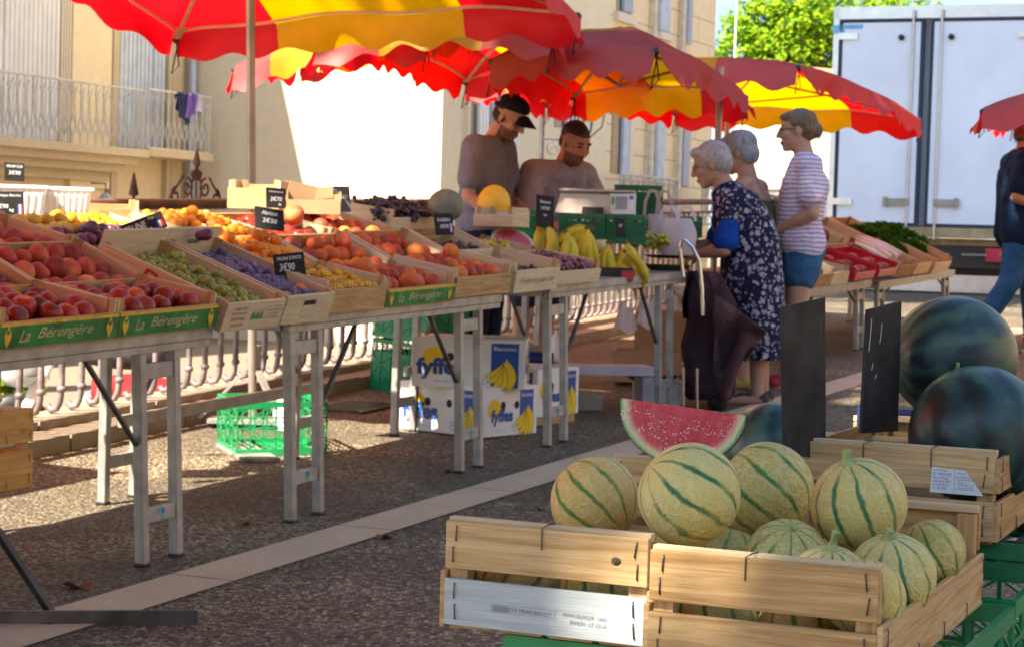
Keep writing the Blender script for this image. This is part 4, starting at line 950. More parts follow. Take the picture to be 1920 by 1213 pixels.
# ================================================================== foreground melon stall
FX = -N2; FY = T2
def fframe(p): return frame(p, FX, FY, (0, 0, 1))
STAPLE = pmat('steel staple wire', (.10, .10, .11), .35, .8, .2)
def plank(mb, c, s, mat=0, jit=.0015):
    mb.box((c[0] + random.uniform(-jit, jit), c[1], c[2] + random.uniform(-jit, jit)), s, mat)
def staples(pts, parent):
    mb = MB()
    for (x, y, z, nx, ny) in pts:
        tilt = random.uniform(-.25, .25); h = .009
        mb.tube([(x, y, z - h), (x + nx * .0022, y + ny * .0022, z - h), (x + nx * .0022 + ny * tilt * h, y + ny * .0022 + nx * tilt * h, z + h), (x + ny * tilt * h, y + nx * tilt * h, z + h)], .0009, 5)
    o = mb.build('staple', STAPLE, parent); return o
def melon_crate(label, M, W, L, H=.143, side=((-.004, .066),), mat=None, smat=None, end=((.070, .128), (-.0, .057)), hook=(), low=None):
    mat = mat or WOODF; smat = smat or WOODF
    r = thing('melon_crate', label, 'crate', M, 'wooden melon crates')
    for y, nm in ((0, 'front_slat'), (L, 'rear_slat')):
        sg = -1 if y == 0 else 1
        for k, (z0, z1) in enumerate(end):
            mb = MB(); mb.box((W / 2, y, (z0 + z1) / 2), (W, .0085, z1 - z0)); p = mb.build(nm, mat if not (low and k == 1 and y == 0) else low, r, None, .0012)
            pts = []
            for x in (.014, W - .014):
                for q in (.3, .75): pts.append((x + random.uniform(-.003, .003), y + sg * .0043, z0 + (z1 - z0) * q, 0, sg))
            staples(pts, p)
        mb = MB(); mb.box((W / 2, y - sg * .012, end[0][1] - .001), (W, .0145, .010)); mb.build('top_rail', WOODL, r, None, .001)
    if hook:
        mb = MB()
        for x in hook:
            z = end[0][1] + .005; mb.tube([(x + .006, .016, z), (x + .005, -.004, z + .0008), (x - .002, -.0058, z - .004), (x - .002, -.0058, z - .03)], .0009, 5)
        mb.build('wire_tie', STAPLE, r)
    for x, nm in ((0, 'side_slat'), (W, 'side_slat')):
        sg = -1 if x == 0 else 1
        for z0, z1 in side:
            mb = MB(); mb.box((x + sg * .003, L / 2, (z0 + z1) / 2), (.007, L + .006, z1 - z0)); p = mb.build(nm, smat, r, None, .001)
            staples([(x + sg * .0066, q, z0 + (z1 - z0) * w_, sg, 0) for q in (.012, L - .012) for w_ in (.25, .8)] + [(x + sg * .0066, L * q, z0 + .012, sg, 0) for q in (.3, .55, .8)], p)
    for x in (.0145, W - .0145):
        for y in (.0165, L - .0165):
            mb = MB(); mb.box((x, y, (end[0][1] - .006) / 2), (.024, .022, end[0][1] - .008)); mb.build('corner_post', WOOD, r, None, .001)
    mb = MB()
    for k in range(4): mb.box((W * (k + .5) / 4, L / 2, -.002), (W / 4 * .86, L - .01, .005))
    mb.build('floor', smat, r)
    return r
Z0 = .722
c2 = Pd(1222, 1015, 2.254); c2.z = Z0
c1 = Pd(840, 950, 2.434); c1.z = Z0
crate2 = melon_crate('wooden melon crate nearest the camera, worn amber front slats and one wire tie', fframe(c2), .263, .60, hook=(.115,), mat=WOOD, smat=WOODF)
crate1 = melon_crate('wooden melon crate with a pale stamped lower slat and a round knot', fframe(c1), .263, .56, mat=WOODF, smat=WOOD, hook=(.13,), low=SKYTINTWOOD)
mb = MB()
put_text(mb, 'ETS FRADIN-DT', tr(.115, -.0052, .026) @ RX(math.pi / 2) @ RZ(-.02), .058, .005, 0)
for (x0, x1, z0, z1) in ((.064, .148, .0215, .0218), (.064, .148, .0312, .0315), (.064, .0645, .0215, .0315), (.1475, .148, .0215, .0315)):
    mb.add([(x0, -.0052, z0), (x1, -.0052, z0), (x1, -.0052, z1), (x0, -.0052, z1)], [(0, 1, 2, 3)])
for k in range(16): mb.add([(.066 + k * .0013, -.0052, .023), (.0666 + k * .0013, -.0052, .023), (.0672 + k * .0013, -.0052, .030), (.0666 + k * .0013, -.0052, .030)], [(0, 1, 2, 3)])
put_text(mb, 'WWW.DELPAD.FR   14433', tr(.186, -.0052, .0275) @ RX(math.pi / 2) @ RZ(-.02), .056, .0045, 0)
put_text(mb, 'BANON   LT 122-16', tr(.191, -.0052, .0195) @ RX(math.pi / 2) @ RZ(-.02), .046, .0045, 0)
mb.build('ink_stamp', pmat('grey blue stamp ink', (.22, .23, .27), .9), crate1)
mb = MB(); mb.lathe([(.0, 0), (.0028, 0), (.0045, -.0004), (.0052, -.001)], 18, 0, tr(.2235, -.0052, .098) @ RX(math.pi / 2) @ Matrix.Diagonal((1.25, 1, 1, 1))); mb.build('knot', pmat('dark wood knot', (.10, .05, .02), .6, 0, .6, 300), crate1)
c4r = Pd(1868, 850, 2.85); c4 = c4r + N2 * .29; c4.z = c4r.z - .128
crate4 = melon_crate('wooden crate holding the dark watermelons, with a white paper label', fframe(c4), .29, .5, side=((.07, .12), (.0, .058)), mat=WOODF, smat=WOOD, hook=(.1, .2))
mb = MB(); mb.prism([(.198, .066), (.275, .066), (.248, .101), (.20, .103)], .0046, .0053, 0, RX(math.pi / 2)); lbl = mb.build('paper_label', pmat('white paper label', (.66, .72, .80), .6), crate4)
mb = MB()
for k, (tx, x, z, ww) in enumerate((('Société Agri.', .212, .099, .022), ('ST MICHEL', .2155, .0935, .028), ('Mas St Michel', .213, .088, .022), ('30300 BEAUCAIRE', .214, .083, .026), ('Tel 04 66 01', .213, .078, .022), ('Fr 30 032', .212, .073, .02), ('Origine', .242, .096, .012), ('PASTEQUE', .245, .090, .02), ('Cat I', .243, .083, .011), ('Lot 2216', .250, .076, .02))):
    put_text(mb, tx, tr(x, -.0054, z) @ RX(math.pi / 2), ww, .0034 if tx != 'ST MICHEL' else .0045, 0)
for z in (.0865, .0795, .0725): mb.add([(.236, -.0054, z), (.262, -.0054, z), (.262, -.0054, z + .0006), (.236, -.0054, z + .0006)], [(0, 1, 2, 3)])
mb.add([(.2325, -.0054, .068), (.2331, -.0054, .068), (.2331, -.0054, .101), (.2325, -.0054, .101)], [(0, 1, 2, 3)])
mb.build('label_print', pmat('navy print', (.05, .08, .22), .7), lbl)
c3 = Pd(1150, 856, 2.98); c3.z -= .128
crate3 = melon_crate('wooden crate under the cut watermelon, only its corner showing', fframe(c3), .263, .5, mat=WOODF, smat=WOOD)
c5 = Pd(1500, 812, 3.42); c5.z -= .10
crate5 = melon_crate('crate with a blue printed liner behind the two slate boards', fframe(c5), .27, .4, H=.11, end=((.055, .10), (.0, .045)), side=((.0, .06),), mat=WOODL)
mb = MB(); mb.box((.135, .37, .085), (.25, .004, .075)); ln_ = mb.build('blue_liner', pmat('navy printed card', (.012, .03, .13), .5), crate5)
mb = MB(); mb.box((.11, .366, .068), (.10, .003, .022)); mb.build('paper_label', pmat('white paper label', (.7, .74, .8)), ln_)
# ---- green plastic crates
def lattice(mb, o, ux, uz, L, H, nx, nz, th, diag=True, up=None):
    # wall lattice with origin o, along ux, height along uz
    o = Vector(o); ux = Vector(ux); uz = Vector(uz)
    nrm = ux.cross(uz)
    P = lambda x, z: o + ux * x + uz * z
    for z, hh in ((H - .012, .024), (.014, .028)): mb.bar(P(0, z), P(L, z), th * 1.8, hh, 0, nrm.cross(ux)) if False else mb.box(((P(0, z) + P(L, z)) / 2)[:], tuple(abs(ux[i]) * L + abs(uz[i]) * hh + abs(nrm[i]) * th * 1.8 for i in range(3)))
    for k in range(nx + 1):
        x = L * k / nx; mb.box((P(x, H / 2))[:], tuple(abs(ux[i]) * .007 + abs(uz[i]) * H * .98 + abs(nrm[i]) * th for i in range(3)))
    for k in range(1, nz):
        z = .028 + (H - .052) * k / nz; mb.box((P(L / 2, z))[:], tuple(abs(ux[i]) * L + abs(uz[i]) * .006 + abs(nrm[i]) * th for i in range(3)))
    if diag:
        for k in range(nx):
            for j in range(nz):
                x0, x1 = L * k / nx, L * (k + 1) / nx; z0 = .028 + (H - .052) * j / nz; z1 = .028 + (H - .052) * (j + 1) / nz
                a, b2 = ((x0, z0), (x1, z1)) if (k + j) % 2 else ((x0, z1), (x1, z0))
                mb.bar(P(*a), P(*b2), .004, .004, 0, nrm)
def green_crate(label, M, L=.56, W=.37, H=.22, mat=None, nx=7, nz=4, diag=True, group='green plastic crates', solid=False):
    r = thing('plastic_crate', label, 'crate', M, group); mat = mat or GREENPL
    mb = MB(); lattice(mb, (0, 0, 0), (1, 0, 0), (0, 0, 1), L, H, nx, nz, .005, diag); mb.build('side_wall', mat, r)
    mb = MB(); lattice(mb, (0, W, 0), (1, 0, 0), (0, 0, 1), L, H, nx, nz, .005, diag); mb.build('side_wall', mat, r)
    mb = MB(); lattice(mb, (0, 0, 0), (0, 1, 0), (0, 0, 1), W, H, max(3, nx - 2), nz, .005, diag); mb.build('end_wall', mat, r)
    mb = MB(); lattice(mb, (L, 0, 0), (0, 1, 0), (0, 0, 1), W, H, max(3, nx - 2), nz, .005, diag); mb.build('end_wall', mat, r)
    mb = MB()
    if solid:
        for (c_, sz) in (((L / 2, .004, H * .42), (L - .01, .002, H * .7)), ((L / 2, W - .004, H * .42), (L - .01, .002, H * .7)), ((.004, W / 2, H * .42), (.002, W - .01, H * .7)), ((L - .004, W / 2, H * .42), (.002, W - .01, H * .7))): mb.box(c_, sz)
    for k in range(8): mb.box((L * (k + .5) / 8, W / 2, .006), (L / 8 * .6, W, .006))
    for k in range(5): mb.box((L / 2, W * (k + .5) / 5, .0065), (L, .02, .006))
    mb.build('floor', mat, r); return r
for k, (dx, dy, zt, ww, ll, ds) in enumerate(((.075, .02, .716, .52, .56, 'first layer under the melon crates'), (.09, .60, .716, .50, .58, 'second layer, behind, under the watermelon crates'))):
    for j in range(3):
        base = c1 + FX * (dx + .012 * j) + FY * (dy + .01 * j); base.z = zt - .235 * (j + 1)
        green_crate('green lattice crate, %s, %s' % (ds, ('topmost of three', 'middle one of three', 'lowest of three')[j]), fframe(base), ww, ll - .02, .233 if j < 2 else .20, [GREENPL, DGREENPL][j % 2], 9, 5)
base = c4 + FX * -.02 + FY * .03; base.z = c4.z - .06
green_crate('low green tray directly under the watermelon crate', fframe(base), .36, .5, .056, DGREENPL, 8, 1, False)
# ---- melons
def melon_mat(name, base1, base2, stripe, nstr=10, net=.62):
    m, t, b = newmat(name); o = ocoord(t, False); sp = t.nodes.new('ShaderNodeSeparateXYZ'); t.links.new(o, sp.inputs[0])
    oi = t.nodes.new('ShaderNodeObjectInfo').outputs['Random']
    ang = math_(t, 'ARCTAN2', sp.outputs[1], sp.outputs[0])
    wob = math_(t, 'MULTIPLY', math_(t, 'SUBTRACT', noise(t, o, 22, 3), .5), .38)
    s_ = math_(t, 'ABSOLUTE', math_(t, 'SINE', math_(t, 'MULTIPLY', math_(t, 'ADD', ang, wob), nstr / 2.)))
    lat = math_(t, 'MULTIPLY', math_(t, 'ABSOLUTE', sp.outputs[2]), 4.5)
    mask = ramp(t, math_(t, 'ADD', s_, math_(t, 'MULTIPLY', lat, -.12)), [(.14, (1, 1, 1)), (.40, (0, 0, 0))])
    fade = ramp(t, noise(t, o, 13, 3), [(.34, (.25, .25, .25)), (.56, (1, 1, 1))])
    mask = math_(t, 'MULTIPLY', mask, fade)
    ov = t.nodes.new('ShaderNodeVectorMath'); ov.operation = 'ADD'; t.links.new(o, ov.inputs[0]); t.links.new(math_(t, 'MULTIPLY', oi, 9.), ov.inputs[1])
    big = math_(t, 'ADD', math_(t, 'MULTIPLY', noise(t, ov.outputs[0], 8, 3), .7), math_(t, 'MULTIPLY', oi, .3))
    base = ramp(t, big, [(.35, base1), (.65, base2)])
    dist = t.nodes.new('ShaderNodeMix'); dist.data_type = 'RGBA'; dist.inputs[0].default_value = .016; t.links.new(ov.outputs[0], dist.inputs[6]); t.links.new(noise(t, ov.outputs[0], 60, 2, out='Color'), dist.inputs[7])
    mp = t.nodes.new('ShaderNodeMapping'); mp.inputs['Scale'].default_value = (1, 1, .62); t.links.new(dist.outputs[2], mp.inputs[0])
    vo = t.nodes.new('ShaderNodeTexVoronoi'); vo.feature = 'DISTANCE_TO_EDGE'; vo.inputs['Scale'].default_value = 150; t.links.new(mp.outputs[0], vo.inputs['Vector'])
    vo2 = t.nodes.new('ShaderNodeTexVoronoi'); vo2.feature = 'DISTANCE_TO_EDGE'; vo2.inputs['Scale'].default_value = 75; t.links.new(mp.outputs[0], vo2.inputs['Vector'])
    n1 = ramp(t, vo.outputs['Distance'], [(.0, (1, 1, 1)), (.16, (0, 0, 0))]); n2 = ramp(t, vo2.outputs['Distance'], [(.0, (1, 1, 1)), (.11, (0, 0, 0))])
    netm = math_(t, 'MAXIMUM', math_(t, 'MULTIPLY', n1, .7), n2)
    netm = math_(t, 'MULTIPLY', netm, math_(t, 'SUBTRACT', 1., math_(t, 'MULTIPLY', mask, .85)))
    netm = math_(t, 'MULTIPLY', netm, ramp(t, noise(t, ov.outputs[0], 14, 3), [(.3, (.35, .35, .35)), (.6, (1, 1, 1))]))
    c = mixc(t, mask, base, stripe)
    c = mixc(t, math_(t, 'MULTIPLY', netm, net), c, (.78, .66, .38))
    t.links.new(c, b.inputs['Base Color']); b.inputs['Roughness'].default_value = .55; b.inputs['Specular IOR Level'].default_value = .35
    bump(t, b, netm, .6, .0024); return m
MEL = {'yellow': melon_mat('ripe yellow netted melon rind', (.56, .36, .09), (.64, .44, .13), (.05, .17, .02)),
       'green': melon_mat('green netted melon rind', (.40, .35, .08), (.56, .44, .12), (.03, .15, .03)),
       'pale': melon_mat('pale netted melon rind', (.50, .43, .13), (.62, .53, .19), (.012, .135, .05))}
STEM = pmat('melon stalk', (.32, .38, .14), .7, 0, .3, 60)
def melon_mesh(seed):
    rr = random.Random(seed); f1, f2 = rr.uniform(-.03, .03), rr.uniform(-.02, .02)
    def fn(p):
        a = math.atan2(p.y, p.x); s_ = abs(math.sin(5 * a)); k = 1 - .018 * (1 - s_) ** 2 * (1 - p.z * p.z)
        k *= 1 + f1 * p.x + f2 * p.z + .012 * mnoise.noise(p * 1.6 + Vector((seed, 0, 0)))
        d = math.exp(-((1 - abs(p.z)) / .03)) * .05
        return p * k * (1 - d)
    mb = MB(); mb.ball((0, 0, 0), 1, 80, 48, 0, None, fn); return mb
def melon(label, p, r, kind, axis, sz=.97, spin=0, group=None, stem=.4, seed=1):
    z = Vector(axis).normalized(); x = Vector((.3, -1, .2)); x = (x - z * x.dot(z)).normalized(); M = frame(p, x, z.cross(x), z) @ RZ(spin)
    mbm = melon_mesh(seed); mbm.v = [(q[0] * r, q[1] * r, q[2] * r * sz) for q in mbm.v]
    o = put('melon', mbm.mesh('melon', MEL[kind]), None, M); tag(o, label, 'melon', group)
    if stem:
        mb = MB(); h = r * stem; mb.tube([(0, 0, r * sz * .93), (0, 0, r * sz * .99), (.001, 0, r * sz + h * .3), (.003, .001, r * sz + h * .6)], [r * .22, r * .13, r * .085, r * .10], 10); mb.build('stalk', STEM, o)
    return o
Zv = Vector((0, 0, 1))
def AX(dx, dy, dz): return Vector((dx, dy, dz))          # x right, y away, z up
G1 = 'netted melons in the front crates'
melon('yellowish melon with slanting green stripes in the stamped crate, lowest left of the pile', Pd(1117, 938, 2.56), .0585, 'yellow', AX(-.62, .35, .62), spin=.3, seed=1, stem=0, group=G1)
melon('big netted melon straddling the two front crates, right in front of the cut watermelon', Pd(1292, 929, 2.44), .0645, 'pale', AX(-.72, -.10, .52), spin=.9, seed=2, stem=0, group=G1)
melon('greenish netted melon behind the big one, in front of the first slate', Pd(1437, 917, 2.64), .065, 'green', AX(-.62, .15, .62), spin=.5, seed=3, stem=0, group=G1)
melon('pale melon with bold dark green stripes and short stalk on top of the pile', Pd(1611, 944, 2.47), .0605, 'pale', AX(-.30, -.12, .92), .96, spin=.25, seed=4, stem=.35, group=G1)
melon('green striped melon seen from its stalk end behind the top rail', Pd(1474, 1052, 2.42), .053, 'green', AX(.02, -.45, .86), spin=.2, seed=5, stem=.15, group=G1)
melon('melon with a thick upright stalk half hidden by the worn top rail', Pd(1553, 1098, 2.31), .049, 'pale', AX(.02, -.25, .95), spin=.2, seed=6, stem=.75, group=G1)
melon('melon under the bold striped one, its stalk end up, beside the side slat', Pd(1674, 1078, 2.36), .0525, 'pale', AX(-.18, -.22, .95), spin=.4, seed=7, stem=.25, group=G1)
melon('yellow green melon at the back right corner of the worn crate', Pd(1748, 1036, 2.53), .0435, 'green', AX(-.45, .1, .85), spin=.2, seed=8, stem=0, group=G1)
melon('melon wedged against the right side slat at the front corner', Pd(1620, 1122, 2.24), .0465, 'green', AX(.1, .3, .9), spin=.6, seed=19, stem=0, group=G1)
melon('melon seen through the gap of the worn front slats, left one', Pd(1335, 1168, 2.31), .053, 'green', AX(0, .3, .9), spin=.1, seed=9, stem=0, group=G1)
melon('melon seen through the gap of the worn front slats, middle one', Pd(1500, 1182, 2.29), .050, 'yellow', AX(0, .3, .9), spin=.7, seed=10, stem=0, group=G1)
melon('melon seen through the left gap of the stamped crate', Pd(975, 1090, 2.51), .058, 'yellow', AX(.6, .3, .6), spin=.1, seed=11, stem=0, group=G1)
melon('melon seen through the right gap of the stamped crate', Pd(1130, 1112, 2.45), .054, 'green', AX(0, .3, .9), spin=.5, seed=12, stem=0, group=G1)
for k, (px, py, d) in enumerate(((1050, 1085, 2.68), (1180, 1080, 2.66), (1360, 1060, 2.55), (1420, 1075, 2.66), (1590, 1070, 2.58), (1700, 1075, 2.66), (1290, 1040, 2.68))):
    melon('hidden melon in the bottom layer of the front crates', Pd(px, py, d), .052, 'green', AX(.2, .2, .9), spin=k, seed=20 + k, stem=0, group='bottom layer melons')
# ---- dark watermelons
def wmelon_mat():
    m, t, b = newmat('dark watermelon rind'); o = ocoord(t); sp = t.nodes.new('ShaderNodeSeparateXYZ'); t.links.new(ocoord(t, False), sp.inputs[0])
    ang = math_(t, 'ARCTAN2', sp.outputs[1], sp.outputs[0]); n = noise(t, o, 6, 5); n2 = noise(t, o, 26, 4)
    s_ = math_(t, 'SINE', math_(t, 'ADD', math_(t, 'MULTIPLY', ang, 11.), math_(t, 'MULTIPLY', n2, 7.)))
    f = math_(t, 'ADD', math_(t, 'MULTIPLY', s_, .10), n)
    c = ramp(t, f, [(.34, (.002, .010, .012)), (.5, (.006, .036, .042)), (.66, (.035, .095, .065))])
    sc_ = ramp(t, noise(t, o, 70, 3, .7, 3), [(.70, (0, 0, 0)), (.76, (1, 1, 1))]); c = mixc(t, math_(t, 'MULTIPLY', sc_, .25), c, (.20, .22, .10))
    t.links.new(c, b.inputs['Base Color']); b.inputs['Roughness'].default_value = .44; b.inputs['Specular IOR Level'].default_value = .5
    b.inputs['Coat Weight'].default_value = .1; b.inputs['Coat Roughness'].default_value = .12
    bump(t, b, n2, .06, .004); return m
WML = wmelon_mat()
def watermelon(label, p, r, axis, sz=1.05, seed=1):
    z = Vector(axis).normalized(); x = Vector((.3, -1, .2)); x = (x - z * x.dot(z)).normalized()
    mbm = melon_mesh(seed + 50); mbm.v = [(q[0] * r, q[1] * r, q[2] * r * sz) for q in mbm.v]
    o = put('watermelon', mbm.mesh('watermelon', WML), None, frame(p, x, z.cross(x), z)); tag(o, label, 'watermelon', 'dark watermelons')
    mb = MB(); mb.tube([(0, 0, r * sz * .97), (0, 0, r * sz * 1.05), (.012, 0, r * sz * 1.12)], [.007, .004, .003], 6); mb.build('stalk', STEM, o)
watermelon('big glossy dark green watermelon, upper one of two', Pd(1788, 671, 3.22), .101, AX(.95, .2, .1), 1.02, 1)
watermelon('big dark green watermelon in front of and below the other one', Pd(1833, 815, 3.02), .106, AX(-.2, .5, .8), 1.0, 2)
watermelon('dark watermelon behind the cut slice, half hidden by a slate', Pd(1445, 845, 3.22), .078, AX(.3, .5, .8), 1.0, 3)
watermelon('dark watermelon deep in the crate under the two big ones', Pd(1960, 900, 3.2), .085, AX(.3, .5, .8), 1.0, 4)
# ---- cut watermelon
def flesh_mat(name, axes, gloss=.12):
    m, t, b = newmat(name); o = ocoord(t, False)
    mp = t.nodes.new('ShaderNodeMapping'); mp.inputs['Scale'].default_value = tuple(1 / a for a in axes); t.links.new(o, mp.inputs[0])
    ln2 = t.nodes.new('ShaderNodeVectorMath'); ln2.operation = 'LENGTH'; t.links.new(mp.outputs[0], ln2.inputs[0])
    n = noise(t, o, 55, 4, .6, 1.0); n3 = noise(t, o, 140, 4, .75); mp2 = t.nodes.new('ShaderNodeMapping'); mp2.inputs['Scale'].default_value = (70, 70, 16); mp2.inputs['Rotation'].default_value = (0, .35, 0); t.links.new(o, mp2.inputs[0]); fib = noise(t, mp2.outputs[0], 1, 4, .6)
    r = math_(t, 'ADD', ln2.outputs['Value'], math_(t, 'MULTIPLY', math_(t, 'SUBTRACT', n, .5), .05))
    c = ramp(t, r, [(.0, (.60, .022, .050)), (.62, (.52, .010, .032)), (.80, (.60, .04, .055)), (.875, (.70, .42, .30)), (.925, (.62, .66, .34)), (.975, (.22, .38, .10)), (1.0, (.02, .07, .03))])
    inner = ramp(t, ln2.outputs['Value'], [(.70, (1, 1, 1)), (.82, (0, 0, 0))])
    pale = math_(t, 'MULTIPLY', math_(t, 'MULTIPLY', inner, ramp(t, fib, [(.50, (0, 0, 0)), (.72, (1, 1, 1))])), .5)
    c = mixc(t, pale, c, (.66, .13, .16))
    dark = math_(t, 'MULTIPLY', inner, ramp(t, noise(t, o, 30, 4, .7), [(.58, (0, 0, 0)), (.70, (.7, .7, .7))]))
    c = mixc(t, dark, c, (.30, .01, .03))
    t.links.new(c, b.inputs['Base Color']); b.inputs['Roughness'].default_value = gloss; b.inputs['Specular IOR Level'].default_value = .6; b.inputs['Coat Weight'].default_value = .5; b.inputs['Coat Roughness'].default_value = .08
    b.inputs['Subsurface Weight'].default_value = .15; b.inputs['Subsurface Radius'].default_value = (.006, .002, .001)
    bump(t, b, math_(t, 'ADD', math_(t, 'MULTIPLY', n3, .5), fib), 1.0, .006); return m
def wedge(label, M, a, b_, ang0, ang1):
    t = thing('watermelon_slice', label, 'watermelon slice', M); FLESH = flesh_mat('wet watermelon flesh', (a, b_, b_))
    mb = MB()
    for an in (ang0, ang1):
        s_ = math.sin(an); c_ = math.cos(an)
        def fn(u, v): x = -math.cos(u * math.pi) * a; h = b_ * math.sin(u * math.pi) * v; k = .0012 * mnoise.noise(Vector((u * 30, v * 30, an))); return (x, c_ * h - s_ * k, -s_ * h + c_ * k)
        mb.grid(fn, 60, 22, 0)
    mb.build('flesh', FLESH, t)
    mb = MB()
    mb.grid(lambda u, v: (-math.cos(u * math.pi) * a * 1.004, math.cos(ang0 + (ang1 - ang0) * v) * b_ * 1.006 * math.sin(u * math.pi), -math.sin(ang0 + (ang1 - ang0) * v) * b_ * 1.006 * math.sin(u * math.pi)), 40, 16, 0)
    mb.build('rind', WML, t)
    mb = MB(); rr = random.Random(4)
    for k in range(620):
        u = -.95 + 1.8 * rr.random() ** 1.5; h = (.12 + .74 * rr.random() ** .7) * math.sqrt(1 - u * u) * b_; q = rr.uniform(.0003, .00095)
        if mnoise.noise(Vector((u * 5, h * 60, 1))) < -.05: continue
        mb.ball((u * a, math.cos(ang0) * h, -math.sin(ang0) * h), (q * rr.uniform(.8, 1.6), q * .7, q), 6, 4)
    mb.build('glint_specks', pmat('pale glint specks', (.95, .68, .74), .05, 0, .05), t); return t  # pale specks set on the cut face to stand in for wet sparkle
wp = Pd(1281, 762, 2.80)
xw = (Pd(1402, 779, 2.78) - Pd(1158, 745, 2.84)).normalized(); zw = (Vector((0, 0, 1)) - xw * xw.z).normalized()
wedge('large wedge of red watermelon wrapped in film, propped on the crate', frame(wp, xw, zw.cross(xw), zw), .0925, .083, math.radians(98), math.radians(22))
# ---- two tall slate boards
def tall_slate(label, quad, d0, d1):
    # quad: pixel corners (left-top, right-top, right-bottom, left-bottom)
    P = [Pd(*quad[0], d0), Pd(*quad[1], d1), Pd(*quad[2], d1), Pd(*quad[3], d0)]
    o = P[3].copy(); t = thing('slate_board', label, 'slate', tr(*o), 'tall slate boards in the watermelon crates')
    n = (P[1] - P[0]).cross(P[3] - P[0]).normalized(); q = [p - o for p in P]; b2 = [p + n * .006 for p in q]
    mb = MB(); mb.add(q + b2, [(3, 2, 1, 0), (4, 5, 6, 7), (0, 1, 5, 4), (1, 2, 6, 5), (2, 3, 7, 6), (3, 0, 4, 7)]); ob = mb.build('board', SL2, t, None, .0008)
    return t, q, n
def slate_scratched():
    m, t, b = newmat('scratched blackboard'); v = ocoord(t); mp = t.nodes.new('ShaderNodeMapping'); mp.inputs['Scale'].default_value = (60, 60, 4); t.links.new(v, mp.inputs[0])
    f = noise(t, mp.outputs[0], 1, 5, .7); g = noise(t, v, 14, 5, .65)
    c = ramp(t, g, [(.35, (.022, .019, .018)), (.7, (.05, .045, .043))]); c = mixc(t, ramp(t, f, [(.62, (0, 0, 0)), (.8, (.35, .35, .35))]), c, (.20, .18, .17))
    t.links.new(c, b.inputs['Base Color']); b.inputs['Roughness'].default_value = .7; b.inputs['Specular IOR Level'].default_value = .2; bump(t, b, f, .1, .002); return m
SL2 = slate_scratched()
tall_slate('tall blank blackboard nearest the cut watermelon, left one of two', [(1467, 576), (1548, 558), (1549, 860), (1473, 852)], 2.90, 2.99)
t, q, n = tall_slate('tall blackboard with faint chalk scratches, right one of two', [(1629, 581), (1691, 565), (1684, 808), (1616, 812)], 3.06, 3.16)
mb = MB()
ez = (q[0] - q[3]).normalized(); ex = (q[1] - q[0]).normalized()
for (a, b2, dx, h) in ((.66, .78, .006, .05), (.5, .70, .02, .01), (.42, .55, .035, .006), (.7, .74, .045, .03)): p0 = q[3] + ex * dx + ez * (q[0] - q[3]).length * a - n * .001; p1 = p0 + ez * h + ex * .004; mb.tube([p0, (p0 + p1) / 2 + ex * .001, p1], .0006, 4)
mb.build('chalk_scratch', CHALK, t)
# ------------------------------------------------------------------ stand and pine crate at the left edge
sd = thing('display_stand', 'dark steel folding stand with a flat foot bar at the left edge', 'stand', tr(*G(95, 1152)))
so_ = sd.matrix_world.translation
mb = MB(); mb.bar(G(-260, 1162, .014) - so_, G(371, 1160, .014) - so_, .012, .05, 0, (0, 0, 1)); mb.build('foot_bar', pmat('worn dark steel', (.16, .15, .14), .45, .6, .4, 10), sd, None, .002)
mb = MB(); mb.bar(G(97, 1150, .02) - so_, Vector((-1.62, 5.2, .80)) - so_, .014, .042, 0, (0, 1, 0)); mb.bar(G(97, 1150, .02) - so_, Vector((-1.22, 5.2, .06)) - so_, .03, .02); mb.build('leg', DARKSTEEL, sd)
mb = MB(); mb.bar(Vector((-2.2, 5.1, .14)) - so_, Vector((-1.75, 5.1, .76)) - so_, .014, .042, 0, (0, 1, 0)); mb.build('leg', DARKSTEEL, sd)
zc_ = Pd(20, 915, 4.7).z
mb = MB(); mb.box(tuple(Vector((-1.75, 4.75, zc_ - .012)) - so_), (.95, .95, .02)); mb.build('top', WOOD, sd)
mb = MB(); mb.bar(Vector((-1.60, 5.2, zc_ - .02)) - so_, Vector((-1.62, 5.2, .79)) - so_, .03, .03); mb.build('bracket', DARKSTEEL, sd)
pc = Pd(55, 915, 4.75); pc.z = zc_
melon_crate('yellow pine crate on the dark stand at the left edge', frame(pc - FY * .5 + N2 * .30, FX, FY, (0, 0, 1)), .30, .5, end=((.11, .185), (.0, .085)), side=((.108, .188), (.0, .09)), mat=WOODY, smat=WOODY)
melon('melon inside the pine crate at the left edge', pc - FY * .2 + N2 * .13 + Vector((0, 0, .075)), .062, 'green', AX(.1, .2, .9), seed=40, stem=0)
lf = MB(); lf.grid(lambda u, v: ((u - .5) * .09, (v - .5) * .05 * math.sin(u * math.pi) ** .6, .012 + .012 * math.sin(u * 5 + v * 3)), 8, 4); tag(lf.build('fallen_leaf', pmat('dry brown leaf', (.28, .11, .05), .8), None, tr(*G(142, 1103))), 'curled dry brown leaf lying on the shaded paving', 'leaf')
for k, (px, py) in enumerate(((598, 742), (838, 885), (1010, 955), (455, 985), (300, 965), (720, 1010))):
    lf = MB(); lf.grid(lambda u, v: ((u - .5) * .055, (v - .5) * .032 * max(0, math.sin(u * math.pi)) ** .6, .008 + .008 * math.sin(u * 5 + v * 3 + k)), 8, 4); tag(lf.build('fallen_leaf', pmat('dry brown leaf', (.28, .11, .05), .8), None, tr(*G(px, py)) @ RZ(k * 1.3)), 'small dry leaf scrap on the paving under and before the fruit tables', 'leaf', 'leaf scraps on the paving')
